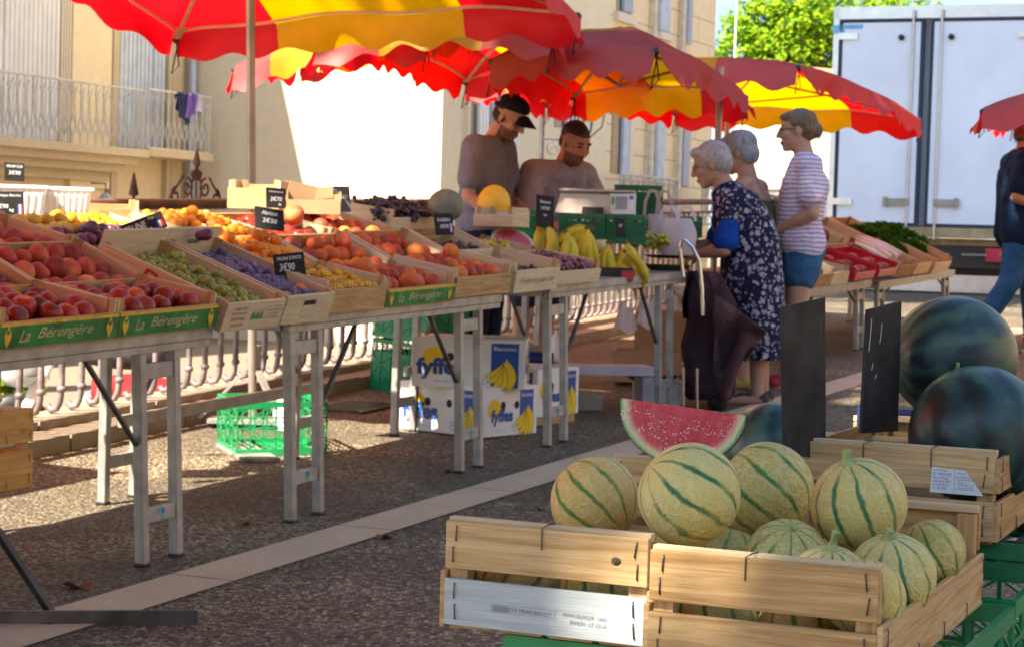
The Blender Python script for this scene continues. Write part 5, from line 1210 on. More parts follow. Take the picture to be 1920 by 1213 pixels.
# ================================================================== far end of the fruit stall
LAT = lambda o, yaw=0: frame(o, (1, 0, 0), (0, 1, 0), (0, 0, 1)) @ RZ(yaw)
sc_o = Pd(1040, 399, 10.9); sx = 342.
t = thing('market_scale', 'beige market weighing scale with a steel plate and small screen', 'scale', LAT(sc_o, -.12))
BEI = pmat('beige scale housing', (.62, .53, .44), .45, .1, .1, 3); PANEL = pmat('pale grey keypad panel', (.66, .66, .64), .45)
mb = MB(); mb.prism([(0, .0), (.43, .0), (.42, .105), (.03, .105)], 0, .26, 0, RX(math.pi / 2) @ tr(0, 0, -.26)); mb.build('housing', BEI, t, None, .006)
mb = MB(); mb.box((.225, .13, .125), (.40, .32, .014)); mb.box((.225, .13, .11), (.12, .12, .02)); mb.build('weighing_plate', pmat('steel plate', (.62, .58, .53), .35, .8, .1), t, None, .003)
mb = MB(); mb.box((.375, -.012, .055), (.135, .02, .115)); p = mb.build('keypad', PANEL, t, RX(-.08), .004)
mb = MB(); mb.box((.365, -.024, .06), (.062, .004, .07)); mb.build('screen', pmat('grey lcd', (.33, .35, .40), .2), p)
mb = MB(); mb.box((.418, -.024, .09), (.022, .004, .02)); mb.build('blue_key', pmat('blue key', (.12, .22, .55), .5), p)
mb = MB(); mb.box((.318, -.024, .07), (.014, .004, .04)); mb.build('green_sticker', pmat('green sticker', (.03, .38, .12), .5), p)
mb = MB(); mb.prism([(.15, .0), (.27, .0), (.265, .035), (.155, .035)], 0, .03, 0, RX(math.pi / 2)); mb.build('dark_recess', BLACK, t)
for x in (.05, .40):
    for y in (.04, .22): mb = MB(); mb.lathe([(.015, -.022), (.018, 0)], 10, 0, tr(x, y, 0)); mb.build('foot', BLACK, t)
green_crate('dark green plastic crate under the scale, left one', LAT(Pd(1048, 455, 10.75), -.12), .24, .30, .155, DGREENPL, 6, 3, True, 'green plastic crates', True)
green_crate('dark green plastic crate under the scale, right one beside the bags', LAT(Pd(1126, 457, 10.75), -.12), .235, .30, .155, DGREENPL, 6, 3, True, 'green plastic crates', True)
green_crate('bright green plastic crate behind the yellow melon', LAT(Pd(960, 442, 10.3), -.1), .16, .28, .135, GREENPL, 5, 3, True, 'green plastic crates', True)
green_crate('tall dark green crate standing behind the scale, topmost', LAT(Pd(1152, 402, 11.5), -.1), .265, .3, .17, DGREENPL, 7, 4, True, 'green plastic crates', True)
green_crate('dark green crate behind the scale, under the topmost one', LAT(Pd(1152, 458, 11.5), -.1), .265, .3, .165, DGREENPL, 7, 4, True, 'green plastic crates', True)
green_crate('green crate on the table between the bags and the old lady', LAT(Pd(1262, 445, 11.4), -.1), .16, .25, .12, GREENPL, 5, 3, True, 'green plastic crates', True)
# support under the scale crates: low wooden box row
t = thing('display_riser', 'low wooden box under the green crates of the scale', 'riser', stall_frame(4.05, .34, .752))
mb = MB(); mb.box((.62, .27, .07), (1.28, .52, .014)); mb.build('top_board', WOOD, t)
mb = MB(); mb.box((.62, .02, .03), (1.28, .014, .065)); mb.build('front_board', DGREENPL, t)
# yellow melon, galia, half pink watermelon
mb = MB(); mb.ball((0, 0, 0), (.083, .083, .096), 24, 16); o = put('melon', mb.mesh('yellow_melon', fruit_mat('canary melon rind', [(.3, (.80, .36, .01)), (.6, (.86, .45, .02)), (.8, (.88, .55, .06))], .5, 12, bumpy=.4)), None, tr(*Pd(926, 383, 9.95)) @ RY(.12)); tag(o, 'bright orange yellow canary melon standing on the stall beside the vendor in a cap', 'melon')
mb = MB(); mb.ball((0, 0, 0), (.085, .085, .078), 24, 16); o = put('melon', mb.mesh('grey_melon', fruit_mat('grey green melon rind', [(.3, (.10, .11, .07)), (.6, (.20, .20, .13)), (.8, (.32, .30, .20))], .55, 14, bumpy=.4)), None, tr(*Pd(836, 386, 9.35))); tag(o, 'grey green melon behind the heaped black grapes', 'melon')
t = thing('watermelon_half', 'half watermelon with its pale pink cut face towards the customers', 'watermelon half', frame(Pd(962, 456, 9.75), (.93, .1, -.36), (.2, .88, .43), (.36, -.46, .81)) @ RX(math.radians(48)))
PF = flesh_mat('pale pink watermelon flesh', (.115, .073, .073), .45); mb = MB()
mb.grid(lambda u, v: (.115 * v * math.cos(u * 6.2832), .073 * v * math.sin(u * 6.2832), 0), 36, 10); mb.build('flesh', PF, t)
mb = MB(); mb.grid(lambda u, v: (.1155 * math.cos(v * 1.5708) * math.cos(u * 6.2832), .0735 * math.cos(v * 1.5708) * math.sin(u * 6.2832), -.08 * math.sin(v * 1.5708)), 36, 10); mb.build('rind', pmat('striped green rind', (.20, .26, .09), .4, 0, .5, 14), t)
# wooden stick / board leaning by the yellow melon and small white box behind
c = fruit_crate('small pale crate holding the yellow melon', 0, 0, 0, 0, .22, .16, .06, M=LAT(Pd(888, 424, 9.75), -.5), mat=PALEWOOD)
# bananas
BAN = fruit_mat('banana skin', [(.3, (.42, .36, .02)), (.5, (.62, .46, .02)), (.75, (.74, .55, .04))], .5, 12)
BTIP = pmat('banana stalk', (.16, .11, .03), .7, 0, .4, 40)
def banana_mesh(L, bend, r, seed):
    rr = random.Random(seed); mb = MB(); n = 12; pts = []; rad = []
    for i in range(n + 1):
        q = i / n; a = (q - .15) * bend; R = L / bend
        pts.append((R * math.sin(a), 0, R * (math.cos(a) - 1)))
        rad.append(r * min(1, .30 + 2.6 * q, .28 + 3.4 * (1 - q)) if q > .06 else r * .34)
    mb.tube(pts, rad, 6, 0); mb.tube([(pts[0][0] - .018, 0, pts[0][2] + .004), pts[0]], [r * .38, r * .36], 6, 1); mb.ball(pts[-1], r * .3, 6, 4, 1)
    return mb.mesh('banana', [BAN, BTIP])
BM = [banana_mesh(.20, 1.15, .0225, 1), banana_mesh(.215, 1.35, .023, 2), banana_mesh(.19, 1.0, .0215, 3)]
def banana_bunch(label, px, py, d, n, yaw, pitch, spread=.9, roll=0, z=0):
    t = thing('banana_bunch', label, 'bananas', LAT(Pd(px, py, d), yaw) @ RX(roll), 'banana bunches')
    for k in range(n):
        a = (k / max(1, n - 1) - .5) * spread
        put('banana', BM[k % 3], t, RZ(a) @ RY(pitch + .12 * (k % 2)) @ tr(.02, 0, .0) @ RX(a * .8))
    return t
banana_bunch('dark tipped bunch of greenish bananas at the left of the bananas', 1010, 428, 10.25, 5, -.9, .9, 1.5)
banana_bunch('bunch of green bananas leaning forward below the tall price board', 1028, 426, 10.2, 6, -.3, 1.0, 1.3)
banana_bunch('topmost bunch of bananas arched over the others', 1103, 428, 10.35, 6, 3.0, .05, .5, roll=.15)
banana_bunch('second arched bunch of bananas under the topmost one', 1103, 436, 10.28, 6, 3.05, .35, .7, roll=.1)
banana_bunch('bunch of yellow bananas hanging forward at the centre', 1102, 434, 10.2, 7, -1.7, 1.05, 1.6)
banana_bunch('bunch of bananas with its stalk in the middle of the display', 1062, 440, 10.1, 6, -.75, .95, 1.5)
banana_bunch('low bunch of bananas behind the black tray', 1140, 462, 10.3, 6, -1.9, .95, 1.4)
banana_bunch('bunch of long green bananas at the right end', 1177, 460, 10.35, 6, -1.2, .85, 1.7)
banana_bunch('bananas lying on the table edge beside the black tray', 1150, 497, 10.3, 3, -.15, .25, .4)
banana_bunch('long banana pair pointing to the right over the table edge', 1178, 476, 10.25, 2, -.25, .50, .3)
mb = MB(); mb.ball((0, 0, 0), (.045, .045, .042), 18, 12, 0, None, cleft(.03)); o = put('melon', mb.mesh('small_melon', fruit_mat('pale green skin', [(.3, (.50, .52, .22)), (.7, (.62, .62, .32))], .5)), None, tr(*Pd(1128, 462, 10.5))); tag(o, 'small pale green melon between two banana bunches', 'melon')
o = put('grape_bunch', grape_mesh('green_grapes', 90, .26, .14, .09, .012, GR_Y, 77), None, tr(*Pd(1215, 468, 10.9))); tag(o, 'bunch of green grapes behind the long bananas', 'grapes')
for k, (px, py, d, w_, h_, an) in enumerate(((1052, 486, 9.95, .12, .055, .1), (1098, 494, 10.05, .10, .04, -.1))):
    mb = MB(); mb.prism([(-w_ / 2, -h_ / 2), (w_ * .4, -h_ * .45), (w_ / 2, h_ * .1), (w_ * .2, h_ / 2), (-w_ * .3, h_ * .4)], 0, .012); tag(mb.build('wrapping_paper', pmat('pinkish white paper', (.70, .58, .54), .8), None, LAT(Pd(px, py, d), an) @ RX(.75), .003), ('folded pinkish paper in front of the bananas', 'smaller folded paper behind the red grapes')[k], 'paper')
t = thing('fruit_tray', 'black cardboard tray with a red printed end at the table edge', 'tray', LAT(Pd(1121, 527, 10.05), -.16))
mb = MB(); mb.box((.085, 0, .034), (.17, .006, .068)); mb.box((.085, .12, .034), (.17, .006, .068)); mb.box((0, .06, .034), (.006, .114, .068)); mb.box((.17, .06, .034), (.006, .114, .068)); mb.box((.085, .06, .004), (.164, .114, .006)); mb.build('tray', BLACK, t)
mb = MB(); mb.box((.148, -.005, .03), (.055, .004, .05)); mb.build('red_label', pmat('red print', (.55, .03, .04), .5), t)
o = MB(); o.lathe([(.0, .0), (.10, .002), (.135, .016), (.138, .018), (.10, .006), (0, .004)], 24); tag(o.build('serving_plate', pmat('dark plum plate', (.05, .035, .06), .35), None, tr(*Pd(1252, 485, 11.1))), 'dark round plate at the corner of the fruit table', 'plate')
o = MB(); o.lathe([(.04, .0), (.09, .02), (.13, .05), (.135, .055), (.09, .03), (0, .01)], 20); tag(o.build('fruit_bowl', pmat('dark green leaf dish', (.04, .06, .02), .5), None, tr(*Pd(1250, 515, 11.0))), 'dark shallow dish of leaves below the plum coloured plate', 'dish')
# carrier bags
def bagmat(name, col, tr_):
    m, t, b = newmat(name); t.nodes.remove(b); d = t.nodes.new('ShaderNodeBsdfDiffuse'); l = t.nodes.new('ShaderNodeBsdfTranslucent'); x = t.nodes.new('ShaderNodeBsdfTransparent'); g = t.nodes.new('ShaderNodeBsdfGlossy')
    for n in (d, l): n.inputs[0].default_value = (*col, 1)
    g.inputs['Roughness'].default_value = .3
    a = t.nodes.new('ShaderNodeMixShader'); a.inputs[0].default_value = .45; t.links.new(d.outputs[0], a.inputs[1]); t.links.new(l.outputs[0], a.inputs[2])
    c = t.nodes.new('ShaderNodeMixShader'); c.inputs[0].default_value = .06; t.links.new(a.outputs[0], c.inputs[1]); t.links.new(g.outputs[0], c.inputs[2])
    e = t.nodes.new('ShaderNodeMixShader'); e.inputs[0].default_value = tr_; t.links.new(c.outputs[0], e.inputs[1]); t.links.new(x.outputs[0], e.inputs[2])
    t.links.new(e.outputs[0], t.nodes['Material Output'].inputs[0])
    bp = t.nodes.new('ShaderNodeBump'); bp.inputs['Distance'].default_value = .02; bp.inputs['Strength'].default_value = .7; t.links.new(noise(t, ocoord(t), 22, 4), bp.inputs['Height']); t.links.new(bp.outputs[0], d.inputs[0 if False else 'Normal']); return m
def carrier_bag(label, px, py, d, W, H, D, mat, seed, yaw=0, hh=.14):
    t = thing('carrier_bag', label, 'bag', LAT(Pd(px, py, d), yaw), 'plastic carrier bags')
    def fn(u, v):
        a = u * 2 * math.pi; w_ = W / 2 * (.82 + .25 * math.sin(v * 2.6) - .25 * v * v); dd = D / 2 * (.8 + .4 * math.sin(v * 2.4)) * (1 - .75 * v)
        k = 1 + .10 * mnoise.noise(Vector((math.cos(a) * 1.7, math.sin(a) * 1.7, v * 3 + seed)))
        c_, s_ = math.cos(a), math.sin(a); c_ = math.copysign(abs(c_) ** .7, c_)
        return (w_ * c_ * k, dd * s_ * k, H * v)
    mb = MB(); mb.grid(fn, 28, 14); mb.grid(lambda u, v: tuple(Vector(fn(u, 0)) * v), 28, 3); mb.build('bag_body', mat, t)
    for x in (-W * .22, W * .22):
        mb = MB()
        pts = [Vector((x - .045, 0, H * .95)), Vector((x - .04, 0, H + hh * .55)), Vector((x - .018, -.005, H + hh)), Vector((x + .018, .005, H + hh)), Vector((x + .04, 0, H + hh * .5)), Vector((x + .05, 0, H * .95))]
        for a, b2 in zip(pts, pts[1:]): mb.bar(a, b2 + (b2 - a) * .12, .017, .003, 0, (0, 1, 0))
        mb.build('handle', mat, t)
    return t
carrier_bag('beige white carrier bag with upright loop handles on the fruit table', 1232, 468, 11.35, .16, .20, .12, bagmat('beige bag film', (.72, .62, .52), .05), 1, .1, .13)
carrier_bag('translucent white carrier bag filled with fruit, held by the old lady', 1268, 478, 10.95, .22, .20, .14, bagmat('white bag film', (.90, .88, .92), .34), 5, -.1, .06)
for k, (dx, dz) in enumerate(((-.05, .03), (.0, .035), (.05, .03), (-.02, .07))):
    o = put('peach', FMESH['peach'][k % 3], None, tr(*(Pd(1266, 476, 10.95) + Vector((dx, .0, dz)))) @ RX(k)); tag(o, 'peach showing through the white carrier bag', 'peach', 'peaches in the carrier bag')
# ------------------------------------------------------------------ under the table
BLUE = pmat('blue box print', (.012, .07, .32), .5, 0, .1); YELP = pmat('yellow box print', (.82, .55, .02), .5, 0, .1); DKL = pmat('black outline print', (.04, .035, .02), .6); TEAL = pmat('teal box print', (.05, .40, .38), .5); HOLE = pmat('shadowed hand hole', (.05, .03, .025), .9); LILAC = pmat('lilac print', (.60, .58, .75), .6)
def circle(mb, x, z, r, M, mat=0, n=20, e=1, h=0): mb.add([(x + r * math.cos(6.2832 * k / n), z + r * e * math.sin(6.2832 * k / n), h) for k in range(n)], [list(range(n))], mat, None, False, M)
def banana_print(mb, x, z, s, M, h):
    # a hand of bananas drawn as curved fingers from one crown
    Sx, Sz = .12, .55
    for k, (ex, ez, cx, cz, w_) in enumerate(((-.95, -.12, -.20, -.02, .17), (-.80, -.42, .0, -.20, .18), (-.52, -.66, .20, -.32, .19), (-.16, -.82, .42, -.30, .20), (.22, -.84, .70, -.12, .21))):
        L = []; R = []
        for i in range(15):
            q = i / 14; px = (1 - q) ** 2 * Sx + 2 * q * (1 - q) * cx + q * q * ex; pz = (1 - q) ** 2 * Sz + 2 * q * (1 - q) * cz + q * q * ez
            tx = 2 * (1 - q) * (cx - Sx) + 2 * q * (ex - cx); tz = 2 * (1 - q) * (cz - Sz) + 2 * q * (ez - cz); n_ = math.hypot(tx, tz); ww = w_ * (.35 + .65 * math.sin(math.pi * min(1, .12 + q * .92)) ** .7) * (1 if q < .97 else .5)
            L.append((px - tz / n_ * ww, pz + tx / n_ * ww)); R.append((px + tz / n_ * ww, pz - tx / n_ * ww))
        for gr, mi, dh in ((1.16, 2, 0), (1.0, 1, .0002)):
            M2 = [(((l[0] + r[0]) / 2 + (l[0] - r[0]) / 2 * gr), ((l[1] + r[1]) / 2 + (l[1] - r[1]) / 2 * gr), ((l[0] + r[0]) / 2 - (l[0] - r[0]) / 2 * gr), ((l[1] + r[1]) / 2 - (l[1] - r[1]) / 2 * gr)) for l, r in zip(L, R)]
            vs = [(x + s * m[0], z + s * m[1], h + k * .0004 + dh) for m in M2] + [(x + s * m[2], z + s * m[3], h + k * .0004 + dh) for m in M2]
            mb.add(vs, [(i, i + 1, 15 + i + 1, 15 + i) for i in range(14)], mi, None, False, M)
    mb.add([(x + s * .08, z + s * .60, h + .0025), (x + s * .22, z + s * .60, h + .0025), (x + s * .20, z + s * .74, h + .0025), (x + s * .10, z + s * .74, h + .0025)], [(0, 1, 2, 3)], 1, None, False, M)
def banana_box(label, M, L=.54, W=.40, H=.235, lid=False):
    t = thing('banana_box', label, 'box', M, 'white banana boxes')
    mb = MB(); mb.box((L / 2, W / 2, H / 2), (L, W, H)); mb.box((L / 2, W / 2, H + .001), (L * .98, .004, .002)); bx = mb.build('carton', WCARD, t, None, .005)
    for face, (LL, F) in enumerate(((L, tr(0, 0, 0) @ RX(math.pi / 2)), (W, tr(L, 0, 0) @ RZ(math.pi / 2) @ RX(math.pi / 2)))):
        k = .001; q = 1 if face == 0 else .78; xb = LL * (.70 if face == 0 else .66)
        mb = MB()
        circle(mb, LL * .16 * q + .02, H * .55, H * .27 * q, F, 1, 24, 1, k)
        put_text(mb, 'fyffes', F @ tr(LL * .245 + (.03 if face else 0), H * .38, k + .0008), LL * .42, H * .44 * q, 0, 0, .045)
        mb.add([(xb, .004, k), (LL - .03, .004, k), (LL - .03, H * .92, k), (xb, H * .92, k)], [(0, 1, 2, 3)], 0, None, False, F)
        bm = MB(); put_text(bm, 'Bananas', F @ tr((xb + LL - .03) / 2, H * .82, k + .001), (LL - xb - .03) * .82, H * .085, 0, 0, .02); bm.build('lettering', LILAC, bx)
        banana_print(mb, (xb + LL) / 2 - .02, H * .30, H * .40, F, k + .001)
        circle(mb, xb - .035, H * .17, .021, F, 3, 16, 1, k); circle(mb, xb - .035, H * .17, .017, F, 4, 16, 1, k + .0004); put_text(mb, 'v', F @ tr(xb - .035, H * .17, k + .0008), .014, .014, 3, 0, .06)
        put_text(mb, 'Fyffes makes better', F @ tr(LL * .30, H * .12, k), LL * .2, H * .04, 3)
        circle(mb, LL * .335, H * .62, .019, F, 5, 14, 1.1, k + .0012); circle(mb, xb - .06 * (1 if face == 0 else .4), H * .62, .017, F, 5, 14, 1.15, k + .0012)
        mb.build('fruit_print', [BLUE, YELP, DKL, TEAL, WCARD, HOLE], bx)
    return t
bdir = Vector((S(3.30, .34) - S(3.45, .90))); bdir.z = 0; bdir.normalize()
by_ = Vector((-bdir.y, bdir.x, 0))
def bframe(s, t_, h, yaw=0): o = S(s, t_, h); return frame(o, bdir, by_, (0, 0, 1)) @ RZ(yaw)
banana_box('white banana box at the bottom of the pile, sunlit at its left corner', bframe(3.45, .90, .006))
banana_box('white banana box stacked on top of another, its lid scuffed', tr(*(Pd(772, 723, 9.52))) @ RZ(-.06), .54)
banana_box('third white banana box standing on the paving behind the pile', bframe(3.95, .84, .05, .1), .5, .4, .24)
mb = MB(); mb.box((.25, .2, .02), (.5, .4, .04)); tag(mb.build('cardboard_sheet', CARD, None, bframe(3.93, .85, .006, .1)), 'brown cardboard sheet under the third banana box', 'cardboard')
gc = frame(S(2.20, 1.06, .004), (S(2.48, .80) - S(2.20, 1.06)).normalized(), (S(2.56, 1.36) - S(2.20, 1.06)).normalized(), (0, 0, 1))
green_crate('bright green lattice crate with white papers standing on the sunny paving', gc, .40, .42, .235, GREENPL, 7, 4)
for k, (x, y, z) in enumerate(((.27, .2, .16), (.23, .05, .14))):
    mb = MB(); mb.grid(lambda u, v: ((u - .5) * .10 + .01 * math.sin(v * 7 + k), (v - .5) * .02 + .02 * math.sin(u * 6 + k), (v - .3) * .14), 8, 8); tag(mb.build('crumpled_paper', pmat('white paper', (.78, .78, .80), .8), None, gc @ tr(x, y, z)), ('crumpled white paper sticking out of the green crate', 'white paper lying low inside the green crate')[k], 'paper')
mb = MB(); mb.box((.11, .28, .008), (.16, .62, .014)); tag(mb.build('base_slab', pmat('grey green stone slab', (.30, .32, .27), .8, 0, .4, 8), None, frame(S(2.05, .98, .003), (S(2.48, .80) - S(2.20, 1.06)).normalized(), (S(2.56, 1.36) - S(2.20, 1.06)).normalized(), (0, 0, 1))), 'flat mossy stone slab under the left end of the green crate', 'slab')
for j in range(2):
    green_crate(('lower green crate of the tipped pair by the railing, in the sun', 'upper green crate of the tipped pair by the railing')[j], frame(S(5.05 + .02 * j, 1.90, .004 + .31 * j), -by_ * -.35 + bdir * .94, by_ * .94 + bdir * .35, (0, 0, 1)) @ RY(.06), .42, .36, .30, GREENPL, 6, 4, True, 'green plastic crates', True)
# bench, boxes and bottle near the vendors' feet
t = thing('low_bench', 'low lilac white folding bench behind the table near the vendors', 'bench', frame(S(4.55, .55, 0), bdir * .2 + T2 * .4 + Vector((.75, .1, 0)), (-.1, 1, 0), (0, 0, 1)))
LW = pmat('lilac white metal', (.52, .48, .56), .5)
mb = MB(); mb.box((.25, .1, .225), (.52, .22, .05)); mb.build('seat', LW, t, None, .004)
for x in (.02, .48):
    mb = MB(); mb.box((x, .1, .1), (.05, .18, .2)); mb.build('leg', LW, t)
mb = MB(); mb.box((.16, .1, .05), (.2, .16, .09)); tag(mb.build('storage_bin', pmat('grey green bin', (.22, .21, .16), .6), None, t.matrix_world.copy(), .01), 'grey green bin under the low bench', 'bin')
o = MB(); o.lathe([(.0, 0), (.04, 0), (.043, .02), (.043, .10), (.03, .13), (.014, .15), (.014, .17), (0, .17)], 16); tag(o.build('milk_jug', WHITEPL, None, tr(*S(4.78, .62, .252))), 'white plastic bottle standing on the low bench in the sun', 'bottle')
mb = MB(); mb.box((0, 0, .035), (.11, .06, .07)); tag(mb.build('white_carton', WHITEPL, None, LAT(S(4.72, .85, .255), .1), .004), 'small white carton lying beside the white bottle', 'carton')
mb = MB(); mb.tube([(-.09, 0, .035), (.09, 0, .035)], .035, 14); tag(mb.build('bottle', pmat('dark blue bottle', (.01, .03, .14), .2), None, LAT(S(4.50, .62, .252), .1)), 'dark blue bottle lying on the low bench', 'bottle')
def open_box(name, label, M, L, W, H, mat):
    t = thing(name, label, 'box', M, 'boxes under the far table end'); mb = MB(); th = .008
    mb.box((L / 2, 0, H / 2), (L, th, H)); mb.box((L / 2, W, H / 2), (L, th, H)); mb.box((0, W / 2, H / 2), (th, W - th, H)); mb.box((L, W / 2, H / 2), (th, W - th, H)); mb.box((L / 2, W / 2, .004), (L - th, W - th, th)); mb.build('carton', mat, t); return t
open_box('cardboard_box', 'open white cardboard box on the ground left of the shopping trolley', LAT(Pd(1185, 778, 11.0), -.1), .26, .3, .18, WCARD)
open_box('cardboard_box', 'brown cardboard box behind the white one under the table end', LAT(Pd(1150, 715, 12.1), -.1), .40, .3, .19, CARD)
open_box('cardboard_box', 'tall brown carton behind the table end by the railing', LAT(Pd(1190, 655, 13.0), -.15), .34, .3, .25, CARD)
mb = MB(); mb.grid(lambda u, v: ((u - .5) * .34, (v - .5) * .2, .05 + .03 * math.sin(u * 11) * math.sin(v * 5 + 1)), 14, 8); tag(mb.build('dark_cloth', pmat('dark blue cloth', (.03, .05, .08), .9), None, tr(*Pd(1230, 722, 11.1))), 'dark cloth heaped in the open white box', 'cloth')
for k in range(2):
    mb = MB(); mb.grid(lambda u, v: ((u - .5) * .16 * (1 - .5 * v), .01 * math.sin(u * 9), v * .17 + .02 * math.sin(u * 7 + k)), 8, 8); tag(mb.build('white_bag', WHITEPL, None, LAT(Pd((1172, 1215)[k], (622, 612)[k], 12.5), .2)), ('crumpled white bag glaring in the sun under the table end', 'crumpled pale bag on the brown carton')[k], 'bag')
# ------------------------------------------------------------------ moped beyond the railing
t = thing('parked_moped', 'red and grey moped with a white leg shield parked beyond the railing', 'moped', frame((-2.72, 10.95, -.12), (.96, .28, 0), (-.28, .96, 0), (0, 0, 1)) @ Matrix.Scale(.72, 4))
for x in (0.0, 1.15):
    mb = MB(); mb.lathe([(.17, -.05), (.245, -.045), (.265, 0), (.245, .045), (.17, .05)], 24, 0, tr(x, 0, .26) @ RX(math.pi / 2)); w_ = mb.build('wheel', BLACK, t)
    mb = MB(); mb.lathe([(.02, -.06), (.17, -.04), (.17, .04), (.02, .06)], 18, 0, tr(x, 0, .26) @ RX(math.pi / 2)); mb.build('rim', GALV, w_)
WSH = pmat('white moped paint', (.80, .80, .78), .3); RSH = pmat('red moped paint', (.42, .03, .035), .35, 0, .3, 8); GSH = pmat('grey moped panel', (.20, .19, .20), .4)
mb = MB(); mb.bar((.02, -.03, .30), (.33, -.03, .98), .12, .09); mb.build('leg_shield', WSH, t, None, .02)
mb = MB(); mb.ball((.02, -.08, .70), (.16, .10, .13), 18, 12); mb.build('headlight', pmat('lamp glass', (.6, .65, .7), .08, .5), t)
mb = MB(); mb.grid(lambda u, v: (.55 + .62 * u, -.12 - .05 * math.sin(v * 3.14), .30 + .34 * v + .05 * math.sin(u * 3.14)), 14, 8); mb.ball((.90, -.06, .50), (.36, .12, .18), 20, 12); mb.build('rear_body', RSH, t)
mb = MB(); mb.ball((.86, 0, .80), (.38, .13, .09), 18, 10); mb.build('seat', BLACK, t)
mb = MB(); mb.box((.45, 0, .25), (.42, .22, .07)); mb.ball((.60, -.02, .36), (.2, .11, .2), 14, 10); mb.build('floorboard', GSH, t, None, .01)
mb = MB(); mb.tube([(.33, -.28, 1.0), (.36, 0, 1.02), (.33, .28, 1.0)], .016, 8); mb.build('handlebar', CHROME, t)
mb = MB(); mb.box((0, 0, .45), (.7, .5, .9)); tag(mb.build('recycling_bin', pmat('blue plastic bin', (.01, .12, .45), .5), None, tr(-3.40, 11.9, -.32), .03), 'blue bin beyond the railing at the left edge', 'bin')
for k in range(3):
    t = thing('potted_plant', ('green bush in a pot beyond the railing beside the blue bin', 'small green bush in a pot left of the moped', 'tiny green bush in a pot behind the blue bin')[k], 'plant', tr(-3.02 - k * .3, 11.9 + .3 * k, -.32))
    mb = MB(); mb.lathe([(.0, 0), (.14, 0), (.19, .3), (.17, .3), (.15, .26), (0, .26)], 16); mb.build('pot', pmat('clay pot', (.4, .18, .09), .8), t)
    mb = MB(); rr = random.Random(k)
    for i in range(420):
        d = Vector((rr.gauss(0, 1), rr.gauss(0, 1), rr.gauss(0, 1))).normalized(); p = Vector((0, 0, .62)) + Vector((d.x * .26, d.y * .26, d.z * .36)) * rr.random() ** .4; x = Vector((rr.gauss(0, 1), rr.gauss(0, 1), rr.gauss(0, 1))).normalized() * .045; y = x.cross(d).normalized() * .022
        mb.add([p - x, p - y, p + x, p + y], [(0, 1, 2, 3)])
    mb.build('foliage', LEAF, t)
# ================================================================== vegetable stall in front of the truck
trestle('grey folding table of the vegetable stall, nearer one', 7.85, 10.0, .53, .9).matrix_world = stall_frame(7.85, .12, 0)
trestle('grey folding table of the vegetable stall, by the truck bumper', 10.25, 13.3, .50, .9).matrix_world = stall_frame(10.25, .12, 0)
c = fruit_crate('vegetable crate of dark beetroots at the near end of the vegetable stall', 7.95, .10, .535, TL2, .62, .34, .10)
for k in range(16):
    o = put('beetroot', FMESH['plum'][k % 3], None, c.matrix_world @ tr(.06 + .07 * (k % 8), .09 + .14 * (k // 8), .07) @ Matrix.Scale(1.5, 4)); tag(o, 'dusty dark beetroot in the nearest vegetable crate', 'beetroot', 'beetroots in the vegetable crate')
c = fruit_crate('low pale vegetable crate beside the beetroots', 8.62, .10, .535, TL1, .5, .3, .09, mat=PALEWOOD)
REDPL = pmat('red plastic', (.50, .012, .02), .35, 0, .15)
for k, (s_, L) in enumerate(((9.15, .62), (9.9, .62))):
    t = thing('red_tray', ('red plastic tray of the vegetable stall, nearer one', 'red plastic tray of the vegetable stall, right one with radishes')[k], 'tray', stall_frame(s_, .06, .55, math.radians(17)), 'red plastic trays')
    mb = MB(); H = .10
    for (c_, sz) in (((L / 2, 0, H * .3), (L, .012, H * .6)), ((L / 2, .42, H / 2), (L, .012, H)), ((0, .21, H / 2), (.012, .41, H)), ((L, .21, H / 2), (.012, .41, H)), ((L / 2, .21, .006), (L - .01, .41, .01))): mb.box(c_, sz)
    mb.build('tray', REDPL, t, None, .004)
    for q in range(22):
        r_ = put('radish' if k else 'tomato', FMESH['nectarine'][q % 3], None, t.matrix_world @ tr(.06 + .07 * (q % 8), .08 + .12 * (q // 8), .045)); tag(r_, 'red radish in the right red tray' if k else 'red tomato in the nearer red tray', 'radish' if k else 'tomato', 'radishes in the red tray' if k else 'tomatoes in the red tray')
for k, (s_, L, tt, h, nm) in enumerate(((10.7, .55, .10, .52, 'pale crate right of the red trays, with white roots'), (11.35, .6, .10, .52, 'pale crate at the middle of the vegetable stall'), (12.0, .7, .08, .51, 'white crate of parsley at the end of the vegetable stall'), (9.0, .6, .48, .70, 'upper crate of courgettes on the vegetable stall'), (9.75, .6, .48, .70, 'upper crate of leeks on the vegetable stall'), (10.5, .6, .48, .70, 'upper brown crate in the middle of the vegetable stall'), (11.2, .7, .48, .70, 'upper brown crate under the parsley'), (8.3, .6, .50, .70, 'upper crate of greens at the near end of the vegetable stall'))):
    fruit_crate('' + nm, s_, tt, h, TL2, L, .42 if k < 3 else .40, .10, mat=PALEWOOD if k in (1, 2) else WOOD)
